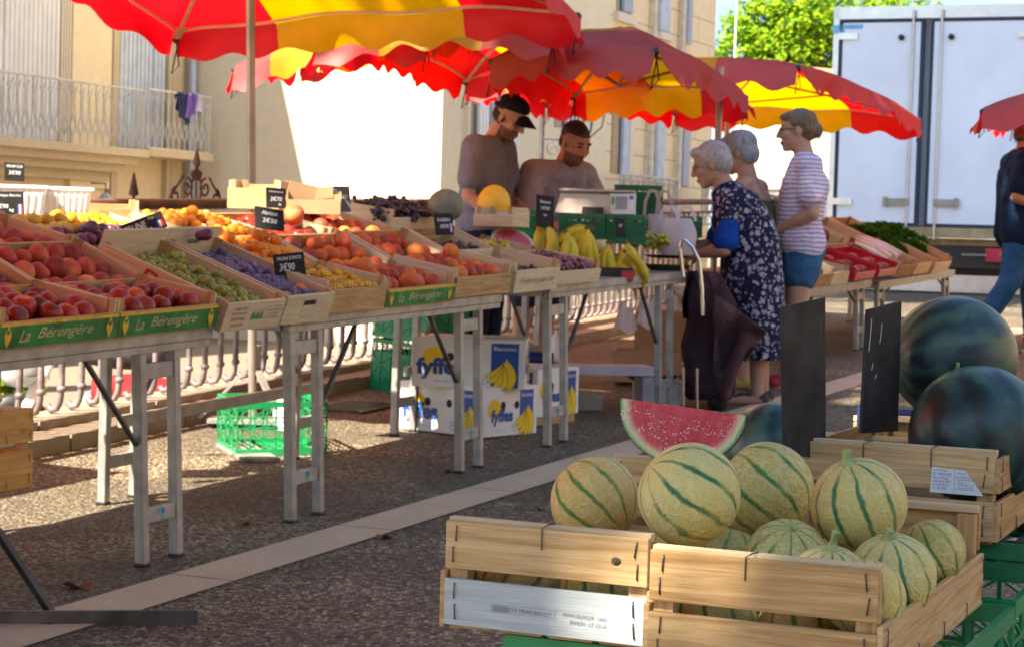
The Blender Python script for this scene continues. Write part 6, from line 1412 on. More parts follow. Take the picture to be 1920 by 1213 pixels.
def veg(name, label, cat, M, kind, group=None, n=1):
    for q in range(n):
        mb = MB(); rr = random.Random(q + 3)
        if kind == 'leek':
            mb.tube([(0, 0, 0), (.12, 0, .005), (.2, 0, .01)], [.016, .014, .014], 8, 0)
            for j in range(5): mb.grid(lambda u, v: (.2 + .26 * u, (v - .5) * .035 + (j - 2) * .035 * u, .012 + .01 * j * u + .05 * math.sin(u * 2 + j)), 6, 2, 1)
            mats = [pmat('white leek', (.72, .72, .55), .5), pmat('leek leaf', (.14, .26, .05), .5, 0, .4)]
        elif kind == 'root':
            mb.tube([(0, 0, 0), (.1, 0, .006), (.26, 0, .004), (.3, 0, 0)], [.022, .024, .012, .004], 8, 0); mats = [pmat('white radish', (.78, .70, .62), .4)]
        elif kind == 'courgette':
            mb.tube([(0, 0, 0), (.05, 0, .008), (.2, 0, .008), (.25, 0, 0)], [.012, .024, .028, .012], 8, 0); mats = [pmat('courgette skin', (.05, .12, .02), .35, 0, .5, 30)]
        o = put(name, mb.mesh(name, mats), None, M @ tr(rr.uniform(0, .1) + (q % 6) * .085, .06 + .05 * (q // 6), .06 + .02 * (q % 3)) @ RZ(1.57 + rr.uniform(-.35, .35)) @ RX(.2)); tag(o, label, cat, group)
veg('leek', 'leek with long green leaves fanning up on the vegetable stall', 'leek', stall_frame(9.55, .62, .86, TL2), 'leek', 'leeks on the vegetable stall', 12)
veg('courgette', 'dark green courgette in the upper vegetable crate', 'courgette', stall_frame(9.05, .48, .73, TL2), 'courgette', 'courgettes on the vegetable stall', 10)
veg('white_radish', 'long white radish right of the red trays', 'radish', stall_frame(10.62, .12, .58, TL2), 'root', 'white radishes', 12)
for k, (px, py, d, r_) in enumerate(((1617, 459, 16.4, .05), (1595, 452, 16.2, .04), (1544, 441, 14.8, .05))):
    o = put('tomato', FMESH['orange_peach' if k == 0 else 'nectarine'][0], None, tr(*Pd(px, py, d)) @ Matrix.Scale(r_ / .035, 4)); tag(o, ('bright orange tomato glowing in the sun on the vegetable stall', 'red tomato behind the orange one', 'red tomato beside the striped shirt')[k], 'tomato')
PAR = leaf_mat('parsley leaves', (.012, .05, .008), (.03, .11, .012), (.07, .20, .02))
t = thing('parsley_heap', 'big dark green heap of curly parsley at the end of the vegetable stall', 'parsley', stall_frame(11.5, .25, .62, TL2))
mb = MB(); rr = random.Random(9)
for i in range(3600):
    u, v = rr.random(), rr.random(); h = .13 * (1 - abs(2 * v - 1) ** 3) + .05 * mnoise.noise(Vector((u * 8, v * 5, 0)))
    p = Vector((u * 1.5, v * .6, h * rr.random() ** .3)); d = Vector((rr.gauss(0, 1), rr.gauss(0, 1), rr.gauss(0, 1))).normalized(); x = d * rr.uniform(.015, .03); y = d.cross(Vector((rr.gauss(0, 1), rr.gauss(0, 1), rr.gauss(0, 1)))).normalized() * .014
    mb.add([p - x, p - y, p + x, p + y], [(0, 1, 2, 3)])
mb.build('leaf_mass', PAR, t)
t = thing('display_riser', 'sloping wooden riser under the upper vegetable crates', 'riser', stall_frame(8.2, .46, .53)); mb = MB(); mb.box((1.9, .24, .10), (3.9, .46, .02)); mb.build('top_board', WOOD, t)
mb = MB(); mb.box((.1, .24, .045), (.03, .4, .09)); mb.box((3.7, .24, .045), (.03, .4, .09)); mb.build('support', WOOD, t)
for k, (px, py) in enumerate(((1530, 556), (1560, 552), (1652, 560), (1690, 552), (1720, 552))):
    mb = MB(); mb.box((0, 0, .06), (.16, .12, .12)); tag(mb.build('white_carton', WCARD, None, LAT(S(9.2 + k * .75, 1.5, .01), .3 * k), .01), ('pale carton on the ground under the vegetable stall, nearest', 'second pale carton under the vegetable stall', 'middle pale carton under the vegetable stall', 'fourth pale carton under the vegetable stall', 'farthest pale carton under the vegetable stall, by the truck')[k], 'carton', 'cartons under the vegetable stall')
# ================================================================== people
def RC(p, r0, q, r1): return ('c', Vector(p), r0, Vector(q), r1)
def EL(c, r, M=None): return ('e', Vector(c), r, M)
def blob(prims, voxel, it=3):
    mb = MB()
    for p in prims:
        if p[0] == 'c':
            _, a, r0, b, r1 = p
            mb.ball(a, r0, 16, 10); mb.ball(b, r1, 16, 10)
            if (b - a).length > 1e-4: mb.tube([a, b], [r0, r1], 16)
        else:
            _, c, r, M = p
            mb.ball((0, 0, 0), r, 20, 14, 0, Matrix.Translation(c) @ (M if M is not None else Matrix()))
    me = mb.mesh('tmp', [BLACK]); o = bpy.data.objects.new('tmp', me); COL.objects.link(o)
    m = o.modifiers.new('r', 'REMESH'); m.mode = 'VOXEL'; m.voxel_size = voxel; m.use_smooth_shade = True
    s_ = o.modifiers.new('s', 'SMOOTH'); s_.iterations = it; s_.factor = .5
    dg = bpy.context.evaluated_depsgraph_get(); out = bpy.data.meshes.new_from_object(o.evaluated_get(dg))
    bpy.data.objects.remove(o); bpy.data.meshes.remove(me); return out
def use(me, mats, fn=None):
    me.materials.clear()
    for m in mats: me.materials.append(m)
    for p in me.polygons:
        p.use_smooth = True; p.material_index = fn(p.center) if fn else 0
    return me
def skin(name, c):
    return pmat(name, c, .5, 0, .10, 10, .1, 90, spec=.35)
STUB = pmat('short dark stubble', (.22, .115, .078), .8, 0, .3, 60, .3, 200); EYE = pmat('eye', (.03, .02, .02), .2); LIPS = pmat('lips', (.30, .10, .08), .5)
def lerp(a, b, t): return Vector(a) * (1 - t) + Vector(b) * t
def hand(wr, d, nrm, curl=.5, s=1.0, side=1):
    d = Vector(d).normalized(); n = Vector(nrm); n = (n - d * n.dot(d)).normalized(); a = d.cross(n) * side
    wr = Vector(wr); P = [RC(wr, .024 * s, wr + d * .03 * s, .024 * s)]
    for k in range(4):
        off = (k - 1.5) * .0175 * s; b = wr + d * .075 * s + a * off
        P.append(RC(wr + d * .02 * s + a * off * .7, .0135 * s, b, .0115 * s))
        L = (.042, .047, .043, .033)[k] * s; c1 = curl * (.8 + .1 * k); d1 = (d * math.cos(c1) + n * math.sin(c1)); d2 = (d * math.cos(c1 * 2.1) + n * math.sin(c1 * 2.1))
        m = b + d1 * L; P += [RC(b, .0105 * s, m, .0095 * s), RC(m, .0095 * s, m + d2 * L * .8, .0075 * s)]
    tb = wr + d * .02 * s - a * .025 * s; tm = tb + (d * .6 - a * .6 + n * .45).normalized() * .038 * s
    P += [RC(tb, .014 * s, tm, .0115 * s), RC(tm, .0115 * s, tm + (d * .8 + n * .5).normalized() * .03 * s, .009 * s)]
    return P
def head_prims(H, s=1.0, fem=False, jaw=1.0):
    E = lambda c, r, M=None: EL(H @ (Vector(c) * s), tuple(x * s for x in r), H.to_3x3().to_4x4() @ (M if M is not None else Matrix()))
    C = lambda p, r0, q, r1: RC(H @ (Vector(p) * s), r0 * s, H @ (Vector(q) * s), r1 * s)
    L = [E((-.012, 0, .035), (.098, .077, .092)), E((.022, 0, -.035), (.070, .060 * jaw, .086)), E((.058, 0, -.098), (.030, .030 * jaw, .024)), E((-.01, 0, -.06), (.055, .060 * jaw, .05)),
         C((.090, 0, .018), .009, (.112, 0, -.030), .013), E((.098, .011, -.034), (.014, .010, .009)), E((.098, -.011, -.034), (.014, .010, .009)),
         E((.089, 0, -.066), (.012, .024, .007)), E((.086, 0, -.076), (.012, .020, .008))]
    for y in (1, -1):
        L += [E((.080, y * .030, .027), (.012, .026, .009)), E((.062, y * .042, -.025), (.026, .022, .024)), E((-.008, y * .077, -.008), (.018, .009, .032), RZ(y * .35)), E((.079, y * .031, .006), (.012, .014, .010))]
    return L
def head_fn(Hi, s, beard=False, scalp=False):
    # material index by place on the head: 0 skin, 1 hair/beard, 2 eye, 3 lips
    def fn(c):
        q = (Hi @ c) / s
        if abs(q.x) > .2 or abs(q.y) > .12 or q.z < -.16 or q.z > .16: return 0
        for y in (.031, -.031):
            if q.x > .07 and ((q.y - y) / .014) ** 2 + ((q.z - .006) / .006) ** 2 < 1: return 2
            if q.x > .07 and ((q.y - y) / .024) ** 2 + ((q.z - .029) / .0055) ** 2 < 1: return 1
        if scalp and (q.z > .062 - .25 * max(0, -q.x) or (q.x < -.018 and q.z > -.03)) and abs(q.y) < .0 + .2 and not (abs(q.y) > .070 and q.z < .03) and q.x < .088: return 1
        if q.x > .075 and (q.y / .024) ** 2 + ((q.z + .071) / .0085) ** 2 < 1: return 3
        if beard and q.z < -.045 and q.x > .0 and not (abs(q.y) < .02 and q.z > -.058 and q.x > .09): return 4
        if beard and q.x > .08 and -.058 < q.z < -.044 and abs(q.y) < .028: return 4
        return 0
    return fn
def hairmat(name, c1, c2):
    m, t, b = newmat(name); v = ocoord(t, False); mp = t.nodes.new('ShaderNodeMapping'); mp.inputs['Scale'].default_value = (60, 60, 14); t.links.new(v, mp.inputs[0])
    f = noise(t, mp.outputs[0], 1.5, 5, .7); t.links.new(ramp(t, f, [(.35, c1), (.65, c2)]), b.inputs['Base Color']); b.inputs['Roughness'].default_value = .55; bump(t, b, f, .6, .006); return m
def person(label, root, F, J, H_rot, skin_m, hair_m, hs=1.0, bw=1.0, beard=False, legs=True, hands=(), armr=1.0, voxel=.0065, jaw=1.0):
    F = Vector((F[0], F[1], 0)).normalized(); M = frame(root, F, (-F.y, F.x, 0), (0, 0, 1))
    t = thing('person', label, 'person', M)
    H = Matrix.Translation(Vector(J['head'])) @ RZ(H_rot[0]) @ RY(H_rot[1]) @ RX(H_rot[2] if len(H_rot) > 2 else 0)
    P = head_prims(H, hs, jaw=jaw)
    P.append(RC(Vector(J['neck']) - Vector((0, 0, .02)), .062 * hs, H @ Vector((-.025, 0, -.06)), .052 * hs))
    pel, wa, ch, ne = [Vector(J[k]) for k in ('pelvis', 'waist', 'chest', 'neck')]
    for y in (-.07 * bw, .07 * bw):
        o = Vector((0, y, 0)); P += [RC(pel + o, .11 * bw, wa + o * .8, .10 * bw), RC(wa + o * .8, .10 * bw, ch + o, .11 * bw), RC(ch + o, .11 * bw, ne + o * .6 - Vector((0, 0, .05)), .07)]
    for sd in 'LR':
        sh, el, wr = Vector(J['sh' + sd]), Vector(J['el' + sd]), Vector(J['wr' + sd])
        P += [RC(ne - Vector((0, 0, .04)), .055, sh, .052 * armr), RC(sh, .052 * armr, el, .038 * armr), RC(el, .040 * armr, lerp(el, wr, .35), .040 * armr), RC(lerp(el, wr, .35), .040 * armr, wr, .026 * armr)]
        hd = J.get('hand' + sd); dd = (wr - el).normalized() if hd is None else Vector(hd[0])
        P += hand(wr, dd, hd[1] if hd else (0, 0, -1), hd[2] if hd else .5, 1.0, 1 if sd == 'L' else -1)
        if legs:
            hi, kn, an = Vector(J['hi' + sd]), Vector(J['kn' + sd]), Vector(J['an' + sd]); toe = an + Vector(J.get('toe' + sd, (.15, 0, -.055)))
            P += [RC(hi, .088 * bw, kn, .056), RC(kn, .056, lerp(kn, an, .3) - Vector((.012, 0, 0)), .056), RC(lerp(kn, an, .3) - Vector((.012, 0, 0)), .056, an, .036), RC(an - Vector((.03, 0, .04)), .034, toe, .028)]
    me = blob(P, voxel, 2); fn = head_fn(H.inverted(), hs, beard, beard)
    put('body', use(me, [skin_m, hair_m, EYE, LIPS, STUB], fn), t)
    return t, H
def cloth_part(name, t, prims, mat, voxel=.014, it=3, fn=None):
    me = blob(prims, voxel, it); hair = name == 'hair'
    for v in me.vertices:
        q = v.co; n = (mnoise.noise(Vector((q.x * 55, q.y * 55, q.z * 22))) * .0055 + mnoise.noise(q * 22) * .004) if hair else mnoise.noise(Vector((q.x * 9, q.y * 9, q.z * 13 + len(name)))) * .009
        v.co = q + v.normal * n
    if hair:
        rr = random.Random(len(me.vertices)); mb = MB(); vv = me.vertices; n = len(vv)
        for i in range(700):
            v = vv[rr.randrange(n)]; nn = v.normal.copy(); d = Vector((-.25, 0, -1)) + Vector((rr.gauss(0, .35), rr.gauss(0, .35), rr.gauss(0, .25))); d = (d - nn * d.dot(nn) * .75).normalized(); L = rr.uniform(.018, .045); s_ = nn.cross(d).normalized() * .0011
            a = v.co - nn * .001; b_ = a + d * L * .5 + nn * .004; c_ = a + d * L + nn * rr.uniform(-.002, .007)
            mb.add([a - s_, a + s_, b_ + s_, b_ - s_, c_], [(0, 1, 2, 3), (3, 2, 4)], 0, None, True)
        mb.build('hair_strands', mat, t)
    return put(name, use(me, mat if isinstance(mat, list) else [mat], fn), t)
def cloth_mat(name, c, c2=None, bscale=9, wr_=.5):
    m, t, b = newmat(name); v = ocoord(t, False); f = noise(t, v, 3.5, 4); g = noise(t, v, 220, 2)
    t.links.new(ramp(t, f, [(.3, tuple(x * .8 for x in c)), (.7, c2 or c)]), b.inputs['Base Color']); b.inputs['Roughness'].default_value = .9; b.inputs['Specular IOR Level'].default_value = .15
    h = math_(t, 'ADD', noise(t, v, bscale, 4, .5, 1.5), math_(t, 'MULTIPLY', g, .05)); bump(t, b, h, wr_, .05); return m
def torso_prims(J, e, bw=1.0, bottom=None, belly=0):
    pel, wa, ch, ne = [Vector(J[k]) for k in ('pelvis', 'waist', 'chest', 'neck')]; P = []
    bo = pel if bottom is None else Vector(bottom)
    for y in (-.075 * bw, .075 * bw):
        o = Vector((0, y, 0)); f = Vector((belly, 0, 0))
        P += [RC(bo + o, .115 * bw + e, wa + o * .85 + f, .112 * bw + e), RC(wa + o * .85 + f, .112 * bw + e, ch + o, .118 * bw + e), RC(ch + o, .118 * bw + e, ne + o * .75 - Vector((0, 0, .07)), .075 + e)]
    for sd in 'LR': P.append(RC(ne - Vector((0, 0, .055)), .055 + e, Vector(J['sh' + sd]), .058 + e))
    return P
def sleeve(J, sd, k, r0, r1): sh, el = Vector(J['sh' + sd]), Vector(J['el' + sd]); return [RC(sh, r0, lerp(sh, el, k), r1)]
SK_TAN = skin('tanned skin', (.55, .30, .20)); SK_DK = skin('olive brown skin', (.55, .30, .20)); SK_OLD = skin('pale aged skin', (.46, .25, .17)); SK_FAIR = skin('fair sunburnt skin', (.47, .25, .17))
HR_BLK = hairmat('short black hair', (.012, .010, .010), (.04, .03, .025)); HR_GREY = hairmat('grey hair', (.18, .19, .22), (.42, .43, .46)); HR_SILV = hairmat('thin silver hair', (.30, .26, .26), (.56, .49, .46)); HR_BRN = hairmat('light brown hair', (.10, .06, .035), (.24, .155, .085))
def gzp(x, y): return Vector((x, y, gz(x, y)))
# --- vendor in a dark cap, looking down to the right
J = dict(pelvis=(0, 0, .95), waist=(.01, 0, 1.08), chest=(.03, 0, 1.28), neck=(.05, 0, 1.47), head=(.155, 0, 1.605), shL=(.03, .20, 1.42), elL=(.06, .25, 1.13), wrL=(.28, .17, 1.00), shR=(.03, -.20, 1.42), elR=(.02, -.25, 1.12), wrR=(.26, -.19, .99),
         hiL=(0, .09, .92), knL=(.02, .10, .49), anL=(0, .10, .08), hiR=(0, -.09, .92), knR=(.02, -.10, .49), anR=(0, -.10, .08))
r1 = Pd(905, 443, 12.0); t, H = person('man in a dark cap and grey tee shirt behind the stall, looking down', gzp(r1.x, r1.y), (.90, -.43), J, (-.05, .50), SK_DK, HR_BLK, 1.06, 1.0, True)
TEE = cloth_mat('charcoal grey cotton', (.20, .20, .26), (.265, .265, .335))
cloth_part('tee_shirt', t, torso_prims(J, .022, 1.0, (0, 0, .98)) + sleeve(J, 'L', .62, .078, .082) + sleeve(J, 'R', .62, .078, .082), TEE)
cloth_part('trousers', t, [RC((0, y, .93), .125, (.02, y * 1.1, .50), .085) for y in (.08, -.08)] + [RC((.02, y * 1.1, .50), .085, (0, y * 1.1, .12), .075) for y in (.08, -.08)], cloth_mat('navy work trousers', (.02, .025, .05)))
mb = MB(); k = 1.06
def capfn(u, v):
    a = u * 6.2832; z = v; r_ = max(0, math.cos(z * 1.5708)) ** .75
    return (-.012 + .106 * r_ * math.cos(a), .088 * r_ * math.sin(a), .045 + .088 * math.sin(z * 1.5708) - .02 * math.cos(a) * (1 - v) * -1)
mb.grid(capfn, 28, 12); mb.grid(lambda u, v: (.075 + .085 * v * max(0, math.sin(u * 3.1416)) ** .5 + .015, (u - .5) * .165, .055 - .035 * v - .03 * (2 * u - 1) ** 2 * (1 - .3 * v)), 16, 6)
mb.ball((-.012, 0, .135), .009, 8, 6)
cp = mb.build('cap', cloth_mat('navy black cap cloth', (.016, .017, .030)), t, H @ Matrix.Scale(1.06, 4))
sd_ = cp.modifiers.new('solid', 'SOLIDIFY'); sd_.thickness = .004
mb = MB(); mb.box((-.085, -.046, .078), (.03, .014, .018)); mb.box((-.07, -.062, .068), (.03, .012, .02)); mb.build('cap_badge', pmat('pale embroidery', (.45, .55, .75), .7), t, H @ Matrix.Scale(1.06, 4))
cloth_part('hair', t, [EL(H @ Vector((-.03, 0, -.005)), (.082, .081, .055), H.to_3x3().to_4x4())], HR_BLK, .008)
# --- bearded vendor, bare headed, bending over the scale
J = dict(pelvis=(-.16, 0, .93), waist=(-.10, 0, 1.04), chest=(.02, 0, 1.19), neck=(.10, 0, 1.335), head=(.20, 0, 1.465), shL=(.06, .21, 1.28), elL=(.12, .27, 1.02), wrL=(.32, .16, .90), shR=(.06, -.21, 1.28), elR=(.08, -.27, 1.02), wrR=(.30, -.14, .92),
         hiL=(-.16, .09, .9), knL=(-.13, .10, .48), anL=(-.16, .10, .08), hiR=(-.16, -.09, .9), knR=(-.13, -.10, .48), anR=(-.16, -.10, .08))
r1 = Pd(1052, 445, 12.4); t, H = person('bearded short haired man in a grey tee shirt bending over the scale', gzp(r1.x - .06, r1.y), (.62, -.78), J, (.02, .42), SK_TAN, HR_BLK, 1.06, 1.0, True)
cloth_part('tee_shirt', t, torso_prims(J, .024, 1.0, (-.15, 0, .94)) + sleeve(J, 'L', .66, .08, .086) + sleeve(J, 'R', .66, .08, .086), cloth_mat('washed mauve grey cotton', (.38, .37, .47), (.47, .46, .56)))
cloth_part('hair', t, [EL(H @ Vector((-.022, 0, .047)), (.096, .082, .088), H.to_3x3().to_4x4()), EL(H @ Vector((-.055, 0, -.01)), (.055, .074, .06), H.to_3x3().to_4x4())], HR_BLK, .008)
cloth_part('shorts', t, [RC((-.16, y, .90), .13, (-.14, y * 1.15, .52), .10) for y in (.08, -.08)], cloth_mat('dark blue shorts', (.03, .04, .09)))
# --- old lady in a navy flowered overall, stooping
ol = G(1412, 755); FO = (-.98, .12)
J = dict(pelvis=(-.02, 0, .74), waist=(.03, 0, .86), chest=(.10, 0, 1.03), neck=(.17, 0, 1.19), head=(.285, 0, 1.335), shL=(.15, .17, 1.10), elL=(.19, .22, .86), wrL=(.325, .12, .835), shR=(.15, -.17, 1.10), elR=(.25, -.20, .88), wrR=(.43, -.08, .86),
         handL=((.9, -.15, -.4), (.2, 0, -1), .95), handR=((1, .1, -.1), (0, 0, -1), .5), hiL=(-.03, .08, .70), knL=(.0, .09, .40), anL=(-.02, .09, .07), hiR=(-.03, -.08, .70), knR=(.0, -.09, .40), anR=(-.05, -.09, .07))
t, H = person('stooping white haired old lady in a navy flowered overall with blue sleeves', ol, FO, J, (.0, .30), SK_OLD, HR_SILV, 1.0, .95, False, armr=1.05)
def floral():
    m, t_, b = newmat('navy flowered cotton'); v = ocoord(t_, False); d = noise(t_, v, 16, 2, out='Color'); mx = t_.nodes.new('ShaderNodeMix'); mx.data_type = 'RGBA'; mx.inputs[0].default_value = .03; t_.links.new(v, mx.inputs[6]); t_.links.new(d, mx.inputs[7])
    c = None; base = (.018, .018, .05)
    cur = None
    for sc_, r0, col, col2 in ((27, .34, (.46, .43, .47), (.28, .23, .32)), (44, .27, (.32, .27, .38), (.46, .42, .42))):
        vo = t_.nodes.new('ShaderNodeTexVoronoi'); vo.inputs['Scale'].default_value = sc_; t_.links.new(mx.outputs[2], vo.inputs['Vector'])
        petal = noise(t_, v, sc_ * 5, 2)
        f = math_(t_, 'ADD', vo.outputs['Distance'], math_(t_, 'MULTIPLY', math_(t_, 'SUBTRACT', petal, .5), .45))
        mk = ramp(t_, f, [(r0, (1, 1, 1)), (r0 + .08, (0, 0, 0))]); hole = ramp(t_, vo.outputs['Distance'], [(.05, (0, 0, 0)), (.10, (1, 1, 1))])
        sp = t_.nodes.new('ShaderNodeSeparateColor'); t_.links.new(vo.outputs['Color'], sp.inputs[0])
        cc = mixc(t_, sp.outputs[1], col, col2); cur = mixc(t_, math_(t_, 'MULTIPLY', math_(t_, 'MULTIPLY', mk, hole), math_(t_, 'GREATER_THAN', sp.outputs[0], .25)), cur if cur is not None else base, cc)
    t_.links.new(cur, b.inputs['Base Color']); b.inputs['Roughness'].default_value = .9; b.inputs['Specular IOR Level'].default_value = .1; bump(t_, b, noise(t_, v, 7, 4, .5, 1), .5, .05); return m
RINGS = [(.20, 1.235, .045, .075), (.185, 1.20, .09, .125), (.14, 1.15, .125, .185), (.10, 1.03, .170, .195), (.065, .93, .180, .195), (.04, .84, .172, .195), (.03, .70, .180, .21), (.01, .58, .172, .215), (-.012, .46, .158, .215), (-.028, .34, .142, .215), (-.036, .255, .134, .215), (-.036, .252, .12, .20)]
def ringfn(u, v):
    q = v * (len(RINGS) - 1); i = min(int(q), len(RINGS) - 2); f = q - i; A, B = RINGS[i], RINGS[i + 1]; x, z, a, b = [A[k] * (1 - f) + B[k] * f for k in range(4)]
    th = u * 2 * math.pi; k = 1 + (.035 * math.sin(th * 7 + v * 3) + .02 * math.sin(th * 12 - v * 5)) * max(0, v - .25); til = .35 * max(0, 1 - v * 2.2)
    return (x + a * math.cos(th) * k, b * math.sin(th) * k, z - til * a * math.cos(th))
mb = MB(); mb.grid(ringfn, 56, 44); mb.build('flowered_dress', floral(), t)
for sd in 'LR': cloth_part('blue_sleeve', t, [RC(lerp(J['sh' + sd], J['el' + sd], .34), .062, lerp(J['sh' + sd], J['el' + sd], .80), .074)], cloth_mat('bright blue jersey', (.006, .06, .34)))
for sd in 'LR': cloth_part('dress_shoulder', t, [RC(Vector(J['sh' + sd]) + Vector((0, -.02 if sd == 'L' else .02, .01)), .068, lerp(J['sh' + sd], J['el' + sd], .22), .072)], floral())
HM = H.to_3x3().to_4x4()
cloth_part('hair', t, [EL(H @ Vector((-.025, 0, .045)), (.102, .088, .092), HM), EL(H @ Vector((-.06, 0, .0)), (.065, .083, .075), HM), EL(H @ Vector((.055, 0, .085)), (.04, .06, .03), HM), EL(H @ Vector((-.10, 0, .01)), (.03, .05, .05), HM)], HR_SILV, .008, 2)
mb = MB()
for y in (.032, -.032): mb.tube([(.103, y + .022 * math.cos(a), .005 + .017 * math.sin(a)) for a in [k * .5236 for k in range(12)]], .0014, 5, 0, False, True)
mb.tube([(.103, .054, .008), (.0, .079, .008)], .0014, 5); mb.tube([(.103, -.054, .008), (.0, -.079, .008)], .0014, 5); mb.tube([(.105, .010, .008), (.105, -.010, .008)], .0014, 5)
GLS = mb.mesh('glasses', pmat('thin metal spectacles', (.35, .33, .3), .3, .8)); put('glasses', GLS, t, H)
for sd, y in (('L', .09), ('R', -.09)): cloth_part('slipper', t, [RC(Vector(J['an' + sd]) + Vector((-.035, 0, -.035)), .036, Vector(J['an' + sd]) + Vector((.12, 0, -.045)), .03)], pmat('dark slippers', (.05, .04, .045), .8), .009)
# --- shopping trolley with a plum coloured bag and a jacket over it
tb_ = thing('shopping_trolley', 'chrome handled shopping trolley with a sagging dark plum bag beside the old lady', 'trolley', frame(Pd(1328, 768, 10.95), (-.98, .12, 0), (-.12, -.98, 0), (0, 0, 1)))
TH_ = lambda px, py, d=10.74: tb_.matrix_world.inverted() @ Pd(px, py, d)
mb = MB(); mb.tube([TH_(1318, 592), TH_(1316, 540), TH_(1311, 490), TH_(1298, 463), TH_(1284, 450), TH_(1276, 453), TH_(1275, 470), TH_(1281, 520)], .0105, 12); mb.build('handle', CHROME, tb_)
for px in (1281, 1307): mb = MB(); mb.tube([TH_(px, 772), TH_(px, 690)], .009, 10); mb.build('leg', CHROME, tb_)
for y in (.14, -.14): mb = MB(); mb.lathe([(.0, -.012), (.055, -.012), (.055, .012), (.0, .012)], 18, 0, tr(-.05, y * .8, .055) @ RX(math.pi / 2)); mb.build('wheel', BLACK, tb_)
PLUM = cloth_mat('plum nylon bag', (.040, .020, .028), (.060, .030, .040), 6, .8)
BR = [(.0, .06, .115, .12), (.0, .10, .145, .15), (.0, .30, .15, .16), (-.005, .48, .15, .165), (.0, .58, .14, .155), (.03, .66, .12, .14), (.05, .74, .10, .12), (.055, .76, .085, .10)]
def bagfn(u, v):
    q = v * (len(BR) - 1); i = min(int(q), len(BR) - 2); f = q - i; A, B = BR[i], BR[i + 1]; x, z, a, b = [A[k] * (1 - f) + B[k] * f for k in range(4)]
    th = u * 6.2832; c_, s_ = math.cos(th), math.sin(th); c_ = math.copysign(abs(c_) ** .65, c_); s_ = math.copysign(abs(s_) ** .65, s_)
    k = 1 + .06 * mnoise.noise(Vector((c_ * 2, s_ * 2, z * 7))) + .05 * math.sin(z * 22 + th * 2) * (v > .2); return (x + a * c_ * k, b * s_ * k, z)
mb = MB(); mb.grid(bagfn, 44, 36); mb.grid(lambda u, v: tuple(Vector(bagfn(u, 1)) * v + Vector((.05, 0, .74)) * (1 - v)), 44, 3); mb.build('bag', PLUM, tb_)
mb = MB(); mb.grid(lambda u, v: (.14 + .03 * math.sin(v * 3) + .015 * math.sin(u * 9) - .05 * v, (u - .5) * .26, .50 + .26 * v), 12, 10); mb.build('bag_flap', cloth_mat('black bag flap', (.012, .012, .018)), tb_)
jk = thing('draped_jacket', 'dark plum jacket draped from the trolley beside the flowered dress', 'jacket', tb_.matrix_world.copy())
def jfn(u, v):
    x = -.02 - .28 * u + .10 * v * u; z = .64 - .08 * u - .56 * v * (.75 + .25 * math.sin(u * 5)) - .10 * u * (1 - v); y = .17 + .05 * math.sin(u * 9 + v * 4) + .04 * math.sin(v * 9 + u * 3) - .04 * u
    return (x, y, max(z, .06))
mb = MB(); mb.grid(jfn, 30, 30); jo = mb.build('cloth', cloth_mat('plum jacket cloth', (.085, .042, .050), (.11, .058, .066), 6, .9), jk); s_ = jo.modifiers.new('solid', 'SOLIDIFY'); s_.thickness = .012
# --- grey haired lady in an olive sun top, behind the old lady
J = dict(pelvis=(-.04, 0, .86), waist=(-.02, 0, .97), chest=(.0, 0, 1.12), neck=(.02, 0, 1.28), head=(.085, 0, 1.425), shL=(.0, .175, 1.22), elL=(.04, .22, .95), wrL=(.22, .12, .88), shR=(.0, -.175, 1.22), elR=(.04, -.22, .95), wrR=(.22, -.12, .88),
         hiL=(-.04, .09, .82), knL=(-.02, .1, .44), anL=(-.03, .1, .07), hiR=(-.04, -.09, .82), knR=(-.02, -.1, .44), anR=(-.03, -.1, .07))
r1 = Pd(1404, 455, 12.1); t, H = person('grey haired woman with bare shoulders in an olive sun top behind the old lady', gzp(r1.x, r1.y), (-.86, .42), J, (.15, .22), SK_FAIR, HR_GREY, 1.02, 1.0)
HM = H.to_3x3().to_4x4()
cloth_part('hair', t, [EL(H @ Vector((-.022, 0, .048)), (.106, .090, .092), HM), EL(H @ Vector((-.058, 0, -.01)), (.070, .086, .08), HM), EL(H @ Vector((.06, 0, .085)), (.04, .06, .028), HM)], HR_GREY, .008, 2); put('glasses', GLS, t, H)
OLV = cloth_mat('olive jersey', (.10, .085, .035), (.15, .125, .06))
cloth_part('sun_top', t, [RC((-.04, y, .86), .13, (-.01, y, 1.06), .128) for y in (.07, -.07)] + [RC((-.05, y, 1.06), .09, (-.02, y * 1.3, 1.20), .03) for y in (.07, -.07)] + [RC((-.02, y, 1.20), .03, (.06, y, 1.20), .03) for y in (.095, -.095)], OLV)
cloth_part('skirt', t, [RC((-.04, y, .84), .135, (-.03, y * 1.2, .45), .14) for y in (.07, -.07)], cloth_mat('dark skirt', (.05, .045, .06)))
for sd in 'LR': cloth_part('shoe', t, [RC(Vector(J['an' + sd]) + Vector((-.035, 0, -.03)), .036, Vector(J['an' + sd]) + Vector((.13, 0, -.04)), .032)], pmat('yellow green shoes', (.35, .33, .05), .7), .009)
